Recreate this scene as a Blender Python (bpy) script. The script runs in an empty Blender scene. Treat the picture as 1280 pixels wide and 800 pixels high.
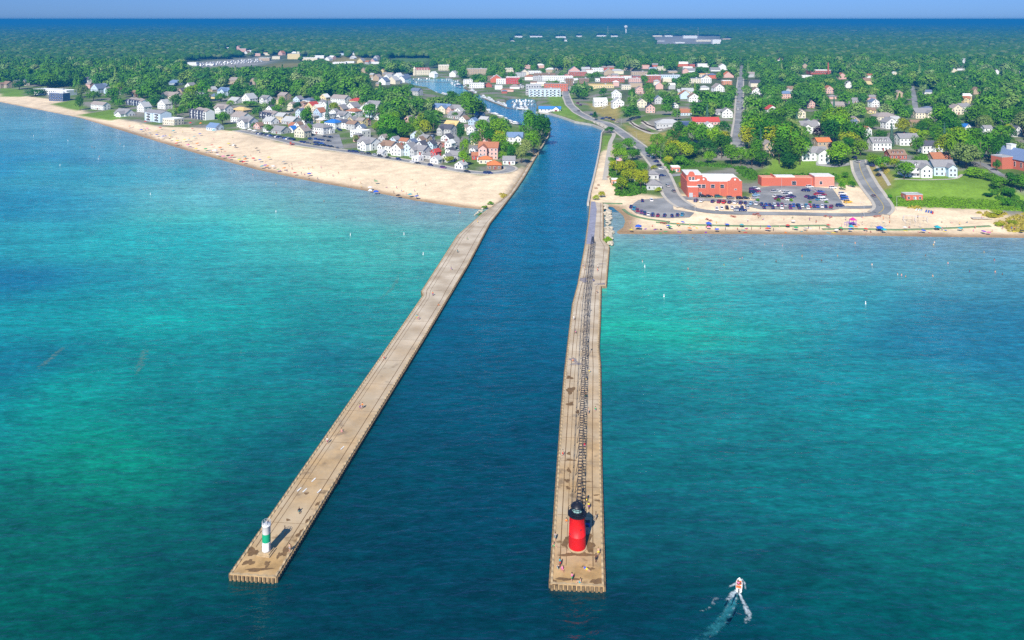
import bpy, math, random
import numpy as np
from mathutils import Vector, Matrix
random.seed(7); np.random.seed(7)
S = bpy.context.scene
COL = S.collection
# ------------------------------------------------------------------ camera
CAMH = 110.0; F = 1000.0; EYE = 24.0      # eye height in metres, focal length and eye level in photo pixels (a level camera with a shifted lens)
cam = bpy.data.cameras.new('camera'); camo = bpy.data.objects.new('camera', cam); COL.objects.link(camo)
camo.location = (0, 0, CAMH); camo.rotation_euler = (math.pi/2, 0, 0); cam.shift_y = -(400-EYE)/1280
cam.sensor_width = 36; cam.lens = 36*F/1280; cam.clip_end = 60000; cam.clip_start = 1
S.camera = camo
S.render.resolution_x = 1280; S.render.resolution_y = 800

def P(px, py, z=0.0):
    """world point where the sight line of a photo position meets height z"""
    t = (CAMH-z)*F/max(py-EYE, .5)
    return ((px-640)/F*t, t)
def proj(X, Y, Z):
    return 640+F*X/Y, EYE+F*(CAMH-Z)/Y, F/Y
def PL(pts, z=0.0): return [P(a, b, z) for a, b in pts]

# ------------------------------------------------------------------ mesh helpers
class MB:
    def __init__(s): s.v = []; s.f = []; s.m = []
    def add(s, vs, fs, mat=0):
        o = len(s.v); s.v += [tuple(q) for q in vs]
        for f in fs: s.f.append(tuple(i+o for i in f)); s.m.append(mat)
        return s
    def box(s, cx, cy, z0, sx, sy, sz, rot=0, mat=0, top=1.0):
        c, n = math.cos(rot), math.sin(rot); vs = []
        for k, zz in ((1, z0), (top, z0+sz)):
            for dx, dy in ((-1,-1),(1,-1),(1,1),(-1,1)):
                x, y = dx*sx/2*k, dy*sy/2*k
                vs.append((cx+x*c-y*n, cy+x*n+y*c, zz))
        return s.add(vs, [(3,2,1,0),(4,5,6,7),(0,1,5,4),(1,2,6,5),(2,3,7,6),(3,0,4,7)], mat)
    def prism(s, poly, z0, z1, mat=0, topmat=None):
        a = sum(poly[i][0]*poly[(i+1)%len(poly)][1]-poly[(i+1)%len(poly)][0]*poly[i][1] for i in range(len(poly)))
        if a < 0: poly = poly[::-1]
        n = len(poly)
        vs = [(x,y,z0) for x,y in poly]+[(x,y,z1) for x,y in poly]
        s.add(vs, [(i,(i+1)%n,(i+1)%n+n,i+n) for i in range(n)]+[tuple(range(n-1,-1,-1))], mat)
        s.add([(x,y,z1) for x,y in poly], [tuple(range(n))], mat if topmat is None else topmat)
        return s
    def lathe(s, prof, n=20, cx=0, cy=0, mat=0, cap=True):
        vs = []; fs = []
        for r, z in prof:
            for k in range(n):
                a = 2*math.pi*k/n; vs.append((cx+r*math.cos(a), cy+r*math.sin(a), z))
        for i in range(len(prof)-1):
            for k in range(n):
                fs.append((i*n+k, i*n+(k+1)%n, (i+1)*n+(k+1)%n, (i+1)*n+k))
        if cap:
            fs.append(tuple(range(n-1,-1,-1))); fs.append(tuple(range((len(prof)-1)*n, len(prof)*n)))
        return s.add(vs, fs, mat)
    def tube(s, p, q, r, n=6, r2=None, mat=0):
        p = Vector(p); q = Vector(q); d = (q-p)
        if d.length < 1e-6: return s
        d.normalize(); u = d.orthogonal().normalized(); w = d.cross(u); r2 = r if r2 is None else r2
        vs = [p+(u*math.cos(2*math.pi*k/n)+w*math.sin(2*math.pi*k/n))*r for k in range(n)]
        vs += [q+(u*math.cos(2*math.pi*k/n)+w*math.sin(2*math.pi*k/n))*r2 for k in range(n)]
        return s.add(vs, [(k,(k+1)%n,(k+1)%n+n,k+n) for k in range(n)]+[tuple(range(n-1,-1,-1)),tuple(range(n,2*n))], mat)
    def mesh(s, name, mats, smooth=False):
        me = bpy.data.meshes.new(name); me.from_pydata(s.v, [], s.f)
        if not isinstance(mats, (list, tuple)): mats = [mats]
        for m in mats: me.materials.append(m)
        if len(mats) > 1: me.polygons.foreach_set('material_index', s.m)
        if smooth: me.polygons.foreach_set('use_smooth', [True]*len(me.polygons))
        me.update(); return me
def obj(name, me, parent=None, loc=(0,0,0), rz=0.0, color=None, scale=None):
    o = bpy.data.objects.new(name, me); COL.objects.link(o)
    if parent: o.parent = parent
    o.location = loc; o.rotation_euler = (0,0,rz)
    if color is not None: o.color = (*color[:3], 1)
    if scale is not None: o.scale = (scale,)*3 if isinstance(scale, (int,float)) else scale
    return o
def empty(name, loc, rz=0.0, scale=None):
    o = obj(name, None, None, loc, rz, scale=scale); o.empty_display_size = .5; return o
def tag(o, label=None, cat=None, group=None, kind=None):
    if label: o['label'] = label
    if cat: o['category'] = cat
    if group: o['group'] = group
    if kind: o['kind'] = kind
    return o
PEND = []          # (object, base label, sort key) -> made unique at the end
def later(o, base, px, cat, group=None):
    tag(o, base, cat, group); PEND.append((o, base, px)); return o
ORD = ('first second third fourth fifth sixth seventh eighth ninth tenth eleventh twelfth thirteenth fourteenth fifteenth sixteenth '
       'seventeenth eighteenth nineteenth twentieth').split()
def ordinal(k):
    if k < 20: return ORD[k]
    n = k+1; return f"{n}{'th' if 10 <= n % 100 <= 20 else {1:'st',2:'nd',3:'rd'}.get(n%10,'th')}"
def settle_labels():
    g = {}
    for o, b, px in PEND: g.setdefault(b.lower(), []).append((px, o, b))
    for b, l in g.items():
        if len(l) == 1: continue
        l.sort(key=lambda t: t[0])
        for k, (px, o, base) in enumerate(l):
            n = len(l)
            w = ('leftmost of two' if k == 0 else 'rightmost of two') if n == 2 else ('leftmost' if k == 0 else 'rightmost' if k == n-1 else ordinal(k)+' from the left')
            o['label'] = f"{base}, {w}"

# ------------------------------------------------------------------ materials
def lin(c):
    return tuple(((v/255)/12.92 if v/255 <= .04045 else ((v/255+.055)/1.055)**2.4) for v in c)
def mat(name, color=None, rough=.8, var=.15, scale=1.5, metal=0, spec=.3, bump=0, stretch=None, second=None, coord='Object'):
    m = bpy.data.materials.new(name); m.use_nodes = True
    nt = m.node_tree; N = nt.nodes; L = nt.links; b = N['Principled BSDF']
    b.inputs['Roughness'].default_value = rough; b.inputs['Metallic'].default_value = metal
    b.inputs['Specular IOR Level'].default_value = spec
    tc = N.new('ShaderNodeTexCoord'); no = N.new('ShaderNodeTexNoise'); no.inputs['Scale'].default_value = scale
    no.inputs['Detail'].default_value = 5; no.inputs['Roughness'].default_value = .65
    src = tc.outputs[coord]
    if stretch:
        mp = N.new('ShaderNodeMapping'); mp.inputs['Scale'].default_value = stretch; L.new(src, mp.inputs['Vector']); src = mp.outputs[0]
    L.new(src, no.inputs['Vector'])
    if color is None:
        oi = N.new('ShaderNodeObjectInfo'); base = oi.outputs['Color']
    else:
        rgb = N.new('ShaderNodeRGB'); rgb.outputs[0].default_value = (*color[:3], 1); base = rgb.outputs[0]
    mr = N.new('ShaderNodeMapRange'); mr.inputs['From Min'].default_value = .3; mr.inputs['From Max'].default_value = .7
    mr.inputs['To Min'].default_value = 1-var; mr.inputs['To Max'].default_value = 1+var
    L.new(no.outputs['Fac'], mr.inputs['Value'])
    mx = N.new('ShaderNodeMix'); mx.data_type = 'RGBA'; mx.blend_type = 'MULTIPLY'; mx.inputs['Factor'].default_value = 1
    L.new(base, mx.inputs['A']); L.new(mr.outputs[0], mx.inputs['B'])
    out = mx.outputs['Result']
    if second is not None:
        n2 = N.new('ShaderNodeTexNoise'); n2.inputs['Scale'].default_value = second[1]; n2.inputs['Detail'].default_value = 6
        L.new(src, n2.inputs['Vector'])
        r2 = N.new('ShaderNodeMapRange'); r2.inputs['From Min'].default_value = second[2]; r2.inputs['From Max'].default_value = second[3]
        L.new(n2.outputs['Fac'], r2.inputs['Value'])
        m2 = N.new('ShaderNodeMix'); m2.data_type = 'RGBA'; L.new(r2.outputs[0], m2.inputs['Factor'])
        L.new(out, m2.inputs['A']); m2.inputs['B'].default_value = (*second[0], 1); out = m2.outputs['Result']
    L.new(out, b.inputs['Base Color'])
    if bump:
        bp = N.new('ShaderNodeBump'); bp.inputs['Strength'].default_value = bump; bp.inputs['Distance'].default_value = .1
        L.new(no.outputs['Fac'], bp.inputs['Height']); L.new(bp.outputs[0], b.inputs['Normal'])
    return m
M = {}
M['paint'] = mat('paint', None, .55, .07, .8)
M['siding'] = mat('siding', None, .7, .08, 1.2, stretch=(.3,.3,6))
M['shingle'] = mat('shingle', None, .85, .22, 1.6, stretch=(1,1,1))
M['brick'] = mat('brick', None, .85, .18, 3.0)
M['flatroof'] = mat('flatroof', None, .8, .12, .5)
M['glass'] = mat('glass', (.02,.03,.05), .08, .2, .5, spec=.8)
M['carpaint'] = mat('carpaint', None, .25, .04, .6, spec=.6)
M['rubber'] = mat('rubber', (.015,.015,.015), .8, .1)
M['concrete'] = mat('concrete', (.46,.36,.23), .9, .22, .45, second=((.22,.155,.085), .09, .56, .66))
M['asphalt'] = mat('asphalt', (.22,.22,.215), .9, .18, .15, second=((.33,.325,.31), .05, .45, .62))
M['pavement'] = mat('pavement', (.5,.45,.37), .9, .12, .3)
M['yellow_line'] = mat('yellow_line', (.55,.4,.08), .8, .25, 1.0)
M['white_line'] = mat('white_line', (.75,.75,.72), .8, .2, 1.0)
M['wood'] = mat('wood', (.22,.17,.11), .85, .25, 2.0)
M['darkmetal'] = mat('darkmetal', (.018,.018,.025), .45, .15, 1.0)
M['steel'] = mat('steel', (.45,.46,.47), .45, .12, 1.0)
M['bark'] = mat('bark', (.075,.055,.04), .95, .3, 2.0)
M['skin'] = mat('skin', None, .6, .08, 3.0)
M['cloth'] = mat('cloth', None, .85, .12, 2.5)
M['rock'] = mat('rock', (.5,.43,.32), .9, .3, .8, bump=.5)
M['piling'] = mat('piling', (.15,.10,.06), .85, .35, .8)

def leafmat(name, inst=False, gain=1.0):
    m = bpy.data.materials.new(name); m.use_nodes = True; nt = m.node_tree; N = nt.nodes; L = nt.links
    N.remove(N['Principled BSDF']); out = N['Material Output']
    oi = N.new('ShaderNodeObjectInfo')
    tc = N.new('ShaderNodeTexCoord'); no = N.new('ShaderNodeTexNoise'); no.inputs['Scale'].default_value = .55; no.inputs['Detail'].default_value = 3
    L.new(tc.outputs['Object'], no.inputs['Vector'])
    if inst:
        cr = N.new('ShaderNodeValToRGB'); e = cr.color_ramp.elements
        cols = [(0,(.045,.15,.014)),(.25,(.08,.215,.014)),(.5,(.10,.24,.016)),(.72,(.05,.165,.03)),(.85,(.18,.29,.04)),(.93,(.17,.28,.08)),(1,(.24,.32,.11))]
        e[0].position = 0; e[0].color = (*cols[0][1],1); e[1].position = 1; e[1].color = (*cols[-1][1],1)
        for p_, c_ in cols[1:-1]:
            x = e.new(p_); x.color = (*c_,1)
        for x in e: x.color = tuple(v*gain for v in x.color[:3])+(1,)
        L.new(oi.outputs['Random'], cr.inputs['Fac']); base = cr.outputs['Color']
    else: base = oi.outputs['Color']
    mr = N.new('ShaderNodeMapRange'); mr.inputs['From Min'].default_value = .3; mr.inputs['From Max'].default_value = .7
    mr.inputs['To Min'].default_value = .7; mr.inputs['To Max'].default_value = 1.35; L.new(no.outputs['Fac'], mr.inputs['Value'])
    mx = N.new('ShaderNodeMix'); mx.data_type = 'RGBA'; mx.blend_type = 'MULTIPLY'; mx.inputs['Factor'].default_value = 1
    L.new(base, mx.inputs['A']); L.new(mr.outputs[0], mx.inputs['B'])
    d = N.new('ShaderNodeBsdfDiffuse'); t = N.new('ShaderNodeBsdfTranslucent'); ms = N.new('ShaderNodeMixShader'); ms.inputs[0].default_value = .25
    L.new(mx.outputs['Result'], d.inputs['Color']); L.new(mx.outputs['Result'], t.inputs['Color'])
    L.new(d.outputs[0], ms.inputs[1]); L.new(t.outputs[0], ms.inputs[2]); L.new(ms.outputs[0], out.inputs['Surface'])
    return m
M['leaf'] = leafmat('leaf'); M['leaf_far'] = leafmat('leaf_far', True, 1.35); M['leaf_distant'] = leafmat('leaf_distant', True, .78)

# ------------------------------------------------------------------ light, sky, view
SUN_DIR = Vector((.29, .957, 0)).normalized(); EL = math.radians(39)
su = bpy.data.lights.new('sun', 'SUN'); su.energy = 5.0; su.angle = math.radians(.5); su.color = (1, .95, .86)
suo = bpy.data.objects.new('sun', su); COL.objects.link(suo)
suo.rotation_euler = Vector((SUN_DIR.x*math.cos(EL), SUN_DIR.y*math.cos(EL), -math.sin(EL))).to_track_quat('-Z','Y').to_euler()
W = bpy.data.worlds.new('World'); S.world = W; W.use_nodes = True
nt = W.node_tree; bg = nt.nodes['Background']; sk = nt.nodes.new('ShaderNodeTexSky'); sk.sky_type = 'NISHITA'
sk.sun_disc = False; sk.sun_elevation = EL; sk.sun_rotation = math.atan2(-SUN_DIR.x, -SUN_DIR.y)
sk.altitude = 0; sk.air_density = 1.0; sk.dust_density = .05; sk.ozone_density = 3.0
tint = nt.nodes.new('ShaderNodeMix'); tint.data_type = 'RGBA'; tint.blend_type = 'MULTIPLY'; tint.inputs['Factor'].default_value = 1
tcw = nt.nodes.new('ShaderNodeTexCoord'); sxyz = nt.nodes.new('ShaderNodeSeparateXYZ'); nt.links.new(tcw.outputs['Generated'], sxyz.inputs[0])
rampw = nt.nodes.new('ShaderNodeValToRGB'); ew = rampw.color_ramp.elements
ew[0].position = 0; ew[0].color = (.15,.31,.82,1); ew[1].position = .6; ew[1].color = (.48,.78,1.06,1)
nt.links.new(sxyz.outputs['Z'], rampw.inputs['Fac']); nt.links.new(rampw.outputs['Color'], tint.inputs['B'])
nt.links.new(sk.outputs[0], tint.inputs['A']); nt.links.new(tint.outputs['Result'], bg.inputs['Color'])
bg.inputs['Strength'].default_value = .10
S.view_settings.view_transform = 'Standard'; S.view_settings.look = 'None'; S.view_settings.exposure = .48; S.view_settings.gamma = 1
S.render.engine = 'CYCLES'
cy = S.cycles; cy.max_bounces = 5; cy.diffuse_bounces = 2; cy.glossy_bounces = 2; cy.transmission_bounces = 3; cy.volume_bounces = 0
cy.transparent_max_bounces = 6; cy.use_denoising = False; cy.sample_clamp_indirect = 3; cy.sample_clamp_direct = 8; cy.caustics_reflective = False; cy.caustics_refractive = False
S.cycles.volume_step_rate = 10

# ------------------------------------------------------------------ coastline and terrain
north = [(-260,72),(-120,99),(0,127),(50,137),(100,147),(150,162.5),(200,178),(250,193),(320,212),(390,227),(460,239),(517,250.5),(573,259),(603,262)]
nbank = [(618,258),(630,250),(640,240),(652,222),(672,191.5),(686,168.5),(686,160),(672,157),(656,159),(645,157),(634,152),(624,146),(612,142),(606,133),(596,128),(578,122),(560,122),(546,118),(536,112),(520,109),(506,104),(498,100)]
sbank = [(512,98),(540,98.5),(562,98),(575,103),(582,111),(600,119),(615,124),(632,132.5),(633,126),(640,123.5),(668,124),(671,133),(670,139.5),(687,141),(702,145.5),(719,151.5),(740,155),(755,162),(752,166),(750,185),(746,205),(741,225),(737,240),(735,254),(748,256),(757,256)]
south = [(759,258),(766,259),(772,264),(779,270),(781,277),(779,284),(770,290),(772,292.5),(784,292.5),(815,293),(880,292.5),(960,293),(1040,293.5),(1100,295),(1160,296),(1280,297.5),(1500,301),(1900,306)]
coast_px = north+nbank+sbank+south
cpts = PL(coast_px)
seg_type = [0]*(len(north))+[1]*(len(nbank)+len(sbank))+[0]*len(south)
land_poly = [(-16000, cpts[0][1]+6500)]+cpts+[(16000, cpts[-1][1]-200),(40000,40000),(-40000,40000)]
def inside(poly, X, Y):
    r = np.zeros(X.shape, bool); n = len(poly); j = n-1
    for i in range(n):
        xi, yi = poly[i]; xj, yj = poly[j]
        if yi != yj:
            c = ((yi > Y) != (yj > Y)) & (X < (xj-xi)*(Y-yi)/(yj-yi)+xi)
            r ^= c
        j = i
    return r
def segdist(pts, X, Y):
    d = np.full(X.shape, 1e9)
    for (x0,y0),(x1,y1) in zip(pts, pts[1:]):
        dx, dy = x1-x0, y1-y0; l = dx*dx+dy*dy+1e-9
        t = np.clip(((X-x0)*dx+(Y-y0)*dy)/l, 0, 1)
        d = np.minimum(d, (X-x0-t*dx)**2+(Y-y0-t*dy)**2)
    return np.sqrt(d)
sstep = lambda a: (lambda t: t*t*(3-2*t))(np.clip(a, 0, 1))
bluff = PL([(1900,275),(1500,262),(1280,256),(1200,252.5),(1110,250),(1092,244),(1075,231),(1058,216),(1040,212),(950,212),(932,208),(905,199),(862,196),(838,188),(822,174),(806,164),(788,158),(768,146),(750,136),(735,126),(722,108),(700,98)], 2.5)
bluff_poly = bluff+[(bluff[-1][0]-50, 3000),(40000,40000),(40000,bluff[0][1])]
def terrain(X, Y):
    ins = inside(land_poly, X, Y)
    nb = len(north); ns = nb+len(nbank)+len(sbank)
    db = np.minimum(segdist([land_poly[0]]+cpts[:nb], X, Y), segdist(cpts[ns:]+[land_poly[-3]], X, Y))
    dw = segdist(cpts[nb-1:ns+1], X, Y)
    hb = np.where(db < 55, db*.036, 1.98+np.clip(db-55,0,60)*.012)
    hw = np.minimum(dw*.8, 2.2+dw*.006)
    h = np.where(ins, np.minimum(hb, hw), np.maximum(-3, np.maximum(-db*.06, -9)*0-np.minimum(db*.05, dw*.8)))
    h = np.where(ins, np.minimum(h, 3.0), h)
    sd = segdist(bluff, X, Y); bi = inside(bluff_poly, X, Y)
    rise = np.where(bi, sstep(sd/26.0), 0)*6.0
    h = np.where(ins, h+rise, h)
    for (a, b, r, hh) in ((420,118,120,7),(300,108,200,6),(120,100,220,6)):
        x, y = P(a, b, 3); h = np.where(ins, h+hh*np.exp(-((X-x)**2+(Y-y)**2)/(r*r)), h)
    far = sstep((Y-1800)/1500.0)
    h = np.where(ins, h+far*(8-np.minimum(h, 8))*(1), h)
    return h
gx = np.concatenate([-np.geomspace(30000, 1310, 36)[:-1], np.arange(-1300, -850, 4), np.arange(-850, 760, 2.5), np.geomspace(763, 30000, 40)])
gy = np.concatenate([np.arange(370, 1100, 2.5), np.arange(1100, 1700, 4), np.geomspace(1706, 34000, 60)])
GX, GY = np.meshgrid(gx, gy)
GZ = terrain(GX, GY)
def hgt(x, y):
    i = np.clip(np.searchsorted(gx, x)-1, 0, len(gx)-2); j = np.clip(np.searchsorted(gy, y)-1, 0, len(gy)-2)
    u = (x-gx[i])/(gx[i+1]-gx[i]); v = (y-gy[j])/(gy[j+1]-gy[j])
    return (GZ[j,i]*(1-u)+GZ[j,i+1]*u)*(1-v)+(GZ[j+1,i]*(1-u)+GZ[j+1,i+1]*u)*v
def G(px, py, off=0.0):
    z = 2.0
    for _ in range(8):
        x, y = P(px, py, z+off); z = .4*z+.6*max(0, float(hgt(x, y)))
    x, y = P(px, py, z+off)
    return x, y, float(hgt(x, y))
# ground colour zones, as polygons of photo positions projected on the ground
sand_n = [(-260,60),(-30,112),(0,118),(45,122),(90,128),(95,134),(120,143),(140,146),(165,150),(200,157),(225,158),(262,160),(300,165),(345,176.5),(380,184),(440,192),(500,201.5),(560,212.5),(600,219),(636,216),(660,205),(655,222),(603,268),(460,246),(320,219),(100,152),(0,132),(-260,80)]
sand_s = [(736,258),(736,245),(742,215),(746,200),(757,180),(768,180),(764,205),(770,232),(800,240),(835,246),(850,240),(872,247),(940,246),(945,236),(965,231),(1045,234),(1062,224),(1075,232),(1092,243),(1108,252),(1135,252),(1150,255),(1230,257),(1268,270),(1300,270),(1900,280),(1900,312),(1280,304),(1000,300),(780,299),(760,270)]
dune = [(1255,279),(1240,275),(1262,268),(1290,262),(1900,275),(1900,286),(1300,283),(1262,284)]
lawns = [[(1092,243),(1100,226),(1120,222),(1170,224),(1200,222),(1222,222),(1245,238),(1275,246),(1400,248),(1400,262),(1280,258),(1200,253),(1110,250)],
         [(1075,231),(1064,212),(1045,205),(960,204),(950,215),(1042,216),(1050,226)],
         [(752,166),(766,168),(760,185),(750,186)],
         [(705,118),(712,112),(725,146),(742,154),(719,151),(702,145)],[(683,118),(704,116),(712,140),(698,144),(690,134)],
         [(0,111),(30,112),(30,120),(0,119)],[(62,128),(96,124),(104,132),(98,136)],[(96,140),(140,135),(160,143),(138,147)]]
dry = [[(732,126),(772,131),(775,142),(768,150),(748,140)],[(776,150),(800,160),(830,166),(850,164),(860,172),(822,182),(806,178),(790,165)],[(1080,212),(1096,208),(1118,228),(1112,236),(1098,234)],[(335,78),(375,78),(372,84),(336,85)],[(400,70),(462,69),(460,77),(415,78)]]
meadow = [[(488,71),(537,70),(536,78),(488,77)]]
def sel(poly_px, z=2.5):
    pl = PL(poly_px, z); xs = [q[0] for q in pl]; ys = [q[1] for q in pl]
    i0,i1 = np.searchsorted(gx,[min(xs),max(xs)]); j0,j1 = np.searchsorted(gy,[min(ys),max(ys)])
    m = np.zeros(GX.shape, bool); m[j0:j1,i0:i1] = inside(pl, GX[j0:j1,i0:i1], GY[j0:j1,i0:i1]); return m
C = np.zeros(GX.shape+(3,)); nzz = np.random.RandomState(4).rand(*GX.shape); C[:] = (.25,.235,.19); gm_ = (np.sin(GX*.11+2*np.sin(GY*.05))+np.sin(GY*.13+2*np.sin(GX*.06))+nzz*1.2) > .35; C[gm_] = (.12,.19,.04)
C[GY > 1750] = (.055,.095,.025)
wood_px = [[(-400,95),(0,110),(110,108),(170,125),(240,110),(300,104),(330,118),(400,128),(470,120),(500,112),(500,60),(-400,50)],[(775,145),(790,120),(900,118),(960,130),(1100,120),(1300,150),(1300,90),(780,90)]]
for q in wood_px: C[sel(q)] = (.10,.13,.05)
sandcol = (.84,.655,.43)
for q in (sand_n, sand_s): C[sel(q)] = sandcol
for q in lawns: C[sel(q, 4)] = (.17,.29,.03)
for q in dry: C[sel(q, 5)] = (.33,.27,.08)
for q in meadow: C[sel(q, 5)] = (.12,.22,.05)
for q in (dune,): C[sel(q)] = (.45,.36,.17)
bank = [(1092,243),(1110,242),(1180,244),(1280,248),(1400,250),(1400,258),(1280,257),(1200,254),(1110,251)]
C[sel(bank, 5)] = (.10,.19,.015)
for q in ([(640,43),(780,43),(780,48.5),(640,48.5)],[(812,44),(905,43),(903,56),(820,57)]): C[sel(q, 8)] = (.34,.33,.29)
for q in ([(232,76),(320,70),(340,74),(330,80),(240,83)],): C[sel(q, 8)] = (.36,.34,.30)
wet = (GZ > -1.5) & (GZ < .22)
C[wet] = (.36,.24,.13)
lakebed = GZ < -.7
C[lakebed] = (.012,.07,.09)
# soften
for _ in range(2):
    D = C.copy(); D[1:-1,1:-1] = (C[1:-1,1:-1]*2+C[:-2,1:-1]+C[2:,1:-1]+C[1:-1,:-2]+C[1:-1,2:])/6; C = D
def gridmesh(name, X, Y, Z, colr, m, keep=None):
    ny, nx = X.shape; V = np.stack([X,Y,Z],-1).reshape(-1,3)
    idx = np.arange(ny*nx).reshape(ny,nx)
    q = np.stack([idx[:-1,:-1],idx[:-1,1:],idx[1:,1:],idx[1:,:-1]],-1).reshape(-1,4)
    if keep is not None: q = q[keep.reshape(-1)]
    me = bpy.data.meshes.new(name); me.vertices.add(len(V)); me.vertices.foreach_set('co', V.ravel())
    me.loops.add(q.size); me.loops.foreach_set('vertex_index', q.ravel().astype(np.int32))
    me.polygons.add(len(q)); me.polygons.foreach_set('loop_start', np.arange(0,q.size,4,dtype=np.int32)); me.polygons.foreach_set('loop_total', np.full(len(q),4,np.int32))
    me.polygons.foreach_set('use_smooth', np.ones(len(q),bool))
    at = me.color_attributes.new('tint','FLOAT_COLOR','POINT'); at.data.foreach_set('color', np.concatenate([colr.reshape(-1,3),np.ones((len(V),1))],1).ravel().astype(np.float32))
    me.materials.append(m); me.update(calc_edges=True); me.validate(); return me
def groundmat():
    m = bpy.data.materials.new('ground'); m.use_nodes = True; nt = m.node_tree; N = nt.nodes; L = nt.links; b = N['Principled BSDF']
    b.inputs['Roughness'].default_value = .95; b.inputs['Specular IOR Level'].default_value = .1
    a = N.new('ShaderNodeVertexColor'); a.layer_name = 'tint'; g = N.new('ShaderNodeNewGeometry'); out = a.outputs['Color']
    for sc, v0, v1 in ((.02,.84,1.14),(.12,.84,1.14),(.7,.84,1.12)):
        no = N.new('ShaderNodeTexNoise'); no.inputs['Scale'].default_value = sc; no.inputs['Detail'].default_value = 4; L.new(g.outputs['Position'], no.inputs['Vector'])
        mr = N.new('ShaderNodeMapRange'); mr.inputs['From Min'].default_value = .3; mr.inputs['From Max'].default_value = .7; mr.inputs['To Min'].default_value = v0; mr.inputs['To Max'].default_value = v1
        L.new(no.outputs['Fac'], mr.inputs['Value'])
        mx = N.new('ShaderNodeMix'); mx.data_type = 'RGBA'; mx.blend_type = 'MULTIPLY'; mx.inputs['Factor'].default_value = 1
        L.new(out, mx.inputs['A']); L.new(mr.outputs[0], mx.inputs['B']); out = mx.outputs['Result']
    L.new(out, b.inputs['Base Color']); return m
M['ground'] = groundmat()
ground = obj('ground', gridmesh('ground', GX, GY, GZ, C, M['ground'])); tag(ground, 'sand, grass and town ground running from the beaches to the horizon', 'ground', kind='structure')

# ------------------------------------------------------------------ water
NP_L = [(287,718),(494,420),(529,369),(527,364),(572,294),(605,265),(635,244),(651,220),(668,192)]
NP_R = [(345,722),(531,420),(585,330),(612,279),(627,260),(646,235),(656,220),(672.5,191.5)]
SP_L = [(688,730),(697.5,580),(702.5,510),(706,467.5),(711,422.5),(716,380),(722.6,355),(731.6,305.5),(736,272),(738,251.5)]
SP_R = [(755,733),(751,580),(750,455),(748,435),(750,395),(751,357),(757.5,357),(761.5,308),(754,300),(754,254)]
wc = [(0,150,95,150,195),(60,150,115,158,192),(0,200,25,130,195),(100,180,85,148,190),(0,260,12,128,185),(150,220,45,150,190),(250,240,105,165,188),(320,222,140,160,180),(200,300,14,150,178),(330,280,80,178,182),(400,260,110,160,172),
 (500,260,118,143,158),(560,275,118,148,160),(450,300,55,158,166),(540,300,64,148,156),(0,350,6,108,172),(0,450,6,110,158),(100,400,8,135,162),(200,400,12,146,162),(100,500,6,135,148),(200,560,4,128,122),(150,600,4,118,116),(50,680,3,98,102),
 (100,750,3,86,92),(300,500,6,118,136),(400,450,4,100,136),(450,400,10,125,148),(510,350,30,140,155),(350,560,3,80,112),(300,620,2,72,98),(200,720,2,70,86),(250,790,2,60,80),(0,790,3,80,86),(-150,500,5,110,150),(-200,200,30,130,190),
 (420,760,2,56,84),(550,790,2,54,82),(740,790,2,54,82)]
wch = [(450,650,2,58,82),(600,500,2,78,118),(500,580,2,66,96),(600,650,2,62,98),(640,350,3,96,152),(660,420,3,88,138),(680,280,5,102,164),(710,190,14,106,172),(720,160,35,115,185),(640,140,60,122,180),(560,106,105,148,185),(530,106,110,150,185),(550,770,2,54,82),(680,740,2,56,86),(690,560,2,70,112)]
wr = [(770,275,125,138,155),(800,310,90,155,166),(785,320,60,155,165),(790,350,6,162,170),(790,420,4,158,152),(775,440,4,146,148),(780,470,3,118,142),(770,520,3,92,130),(800,560,3,105,130),(780,640,2,82,112),(850,400,4,148,162),(900,320,58,148,176),(900,298,125,150,170),(1000,310,88,148,182),(1000,299,130,150,175),
 (1100,310,70,140,185),(1250,310,60,138,190),(1250,302,120,145,180),(1000,360,6,138,176),(1200,400,4,110,168),(1270,430,4,105,162),(950,470,4,112,150),(1100,500,4,124,150),(1250,550,4,120,138),(1000,600,3,105,130),(900,680,2,82,110),(850,760,2,62,90),(1000,740,2,80,100),(1200,700,3,98,114),(1270,790,2,84,98),(1100,790,2,74,94),(740,790,2,54,82),(1450,450,4,110,160),(1450,310,70,140,185),(1450,700,3,98,114)]
wx = np.concatenate([-np.geomspace(20000,905,20), np.arange(-900,600,4.0), np.geomspace(604,20000,20)])
wy = np.concatenate([[-400,-100,0,60], np.arange(110,600,3.0), np.arange(600,1500,5.0), np.geomspace(1510,9000,16)])
WX, WY = np.meshgrid(wx, wy)
def xline(pts, Y):
    q = sorted(PL(pts, 0), key=lambda t: t[1]); return np.interp(Y, [t[1] for t in q], [t[0] for t in q])
rng = np.random.RandomState(3)
def snoise(X, Y, s):
    r = np.zeros(X.shape)
    for k in range(7):
        a = rng.rand()*6.28; f = s*(.5+rng.rand()*1.6); r += np.sin((X*np.cos(a)+Y*np.sin(a)*1.4)*f+rng.rand()*6.28)
    return r/3.0
def idw(pts, X, Y):
    J = snoise(X, Y, .05)*.05; K = snoise(X, Y, .05)*.05
    U = X/np.maximum(Y, 60)*1.3+J; V = np.log(np.maximum(Y, 60))*1.6+K
    num = np.zeros(X.shape+(3,)); den = np.zeros(X.shape)
    for (a, b, r, g_, b_) in pts:
        x, y = P(a, b, 0); w = 1/(((U-x/max(y,60)*1.3)**2+(V-math.log(max(y,60))*1.6)**2)+.012)**1.6
        num += w[...,None]*np.array(lin((r,g_,b_))); den += w
    return num/den[...,None]
HI = None
XL = xline(NP_L+[(672,191),(686,160)], WY); XR = xline(SP_R[:4]+SP_R[7:], WY)
XR = np.where(WY > 455, 5000, XR); XL = np.where(WY > 745, -330, XL)
tip = 101.0
chm = sstep((WX-XL-2)/5)*sstep((XR-3-WX)/5)
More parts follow.
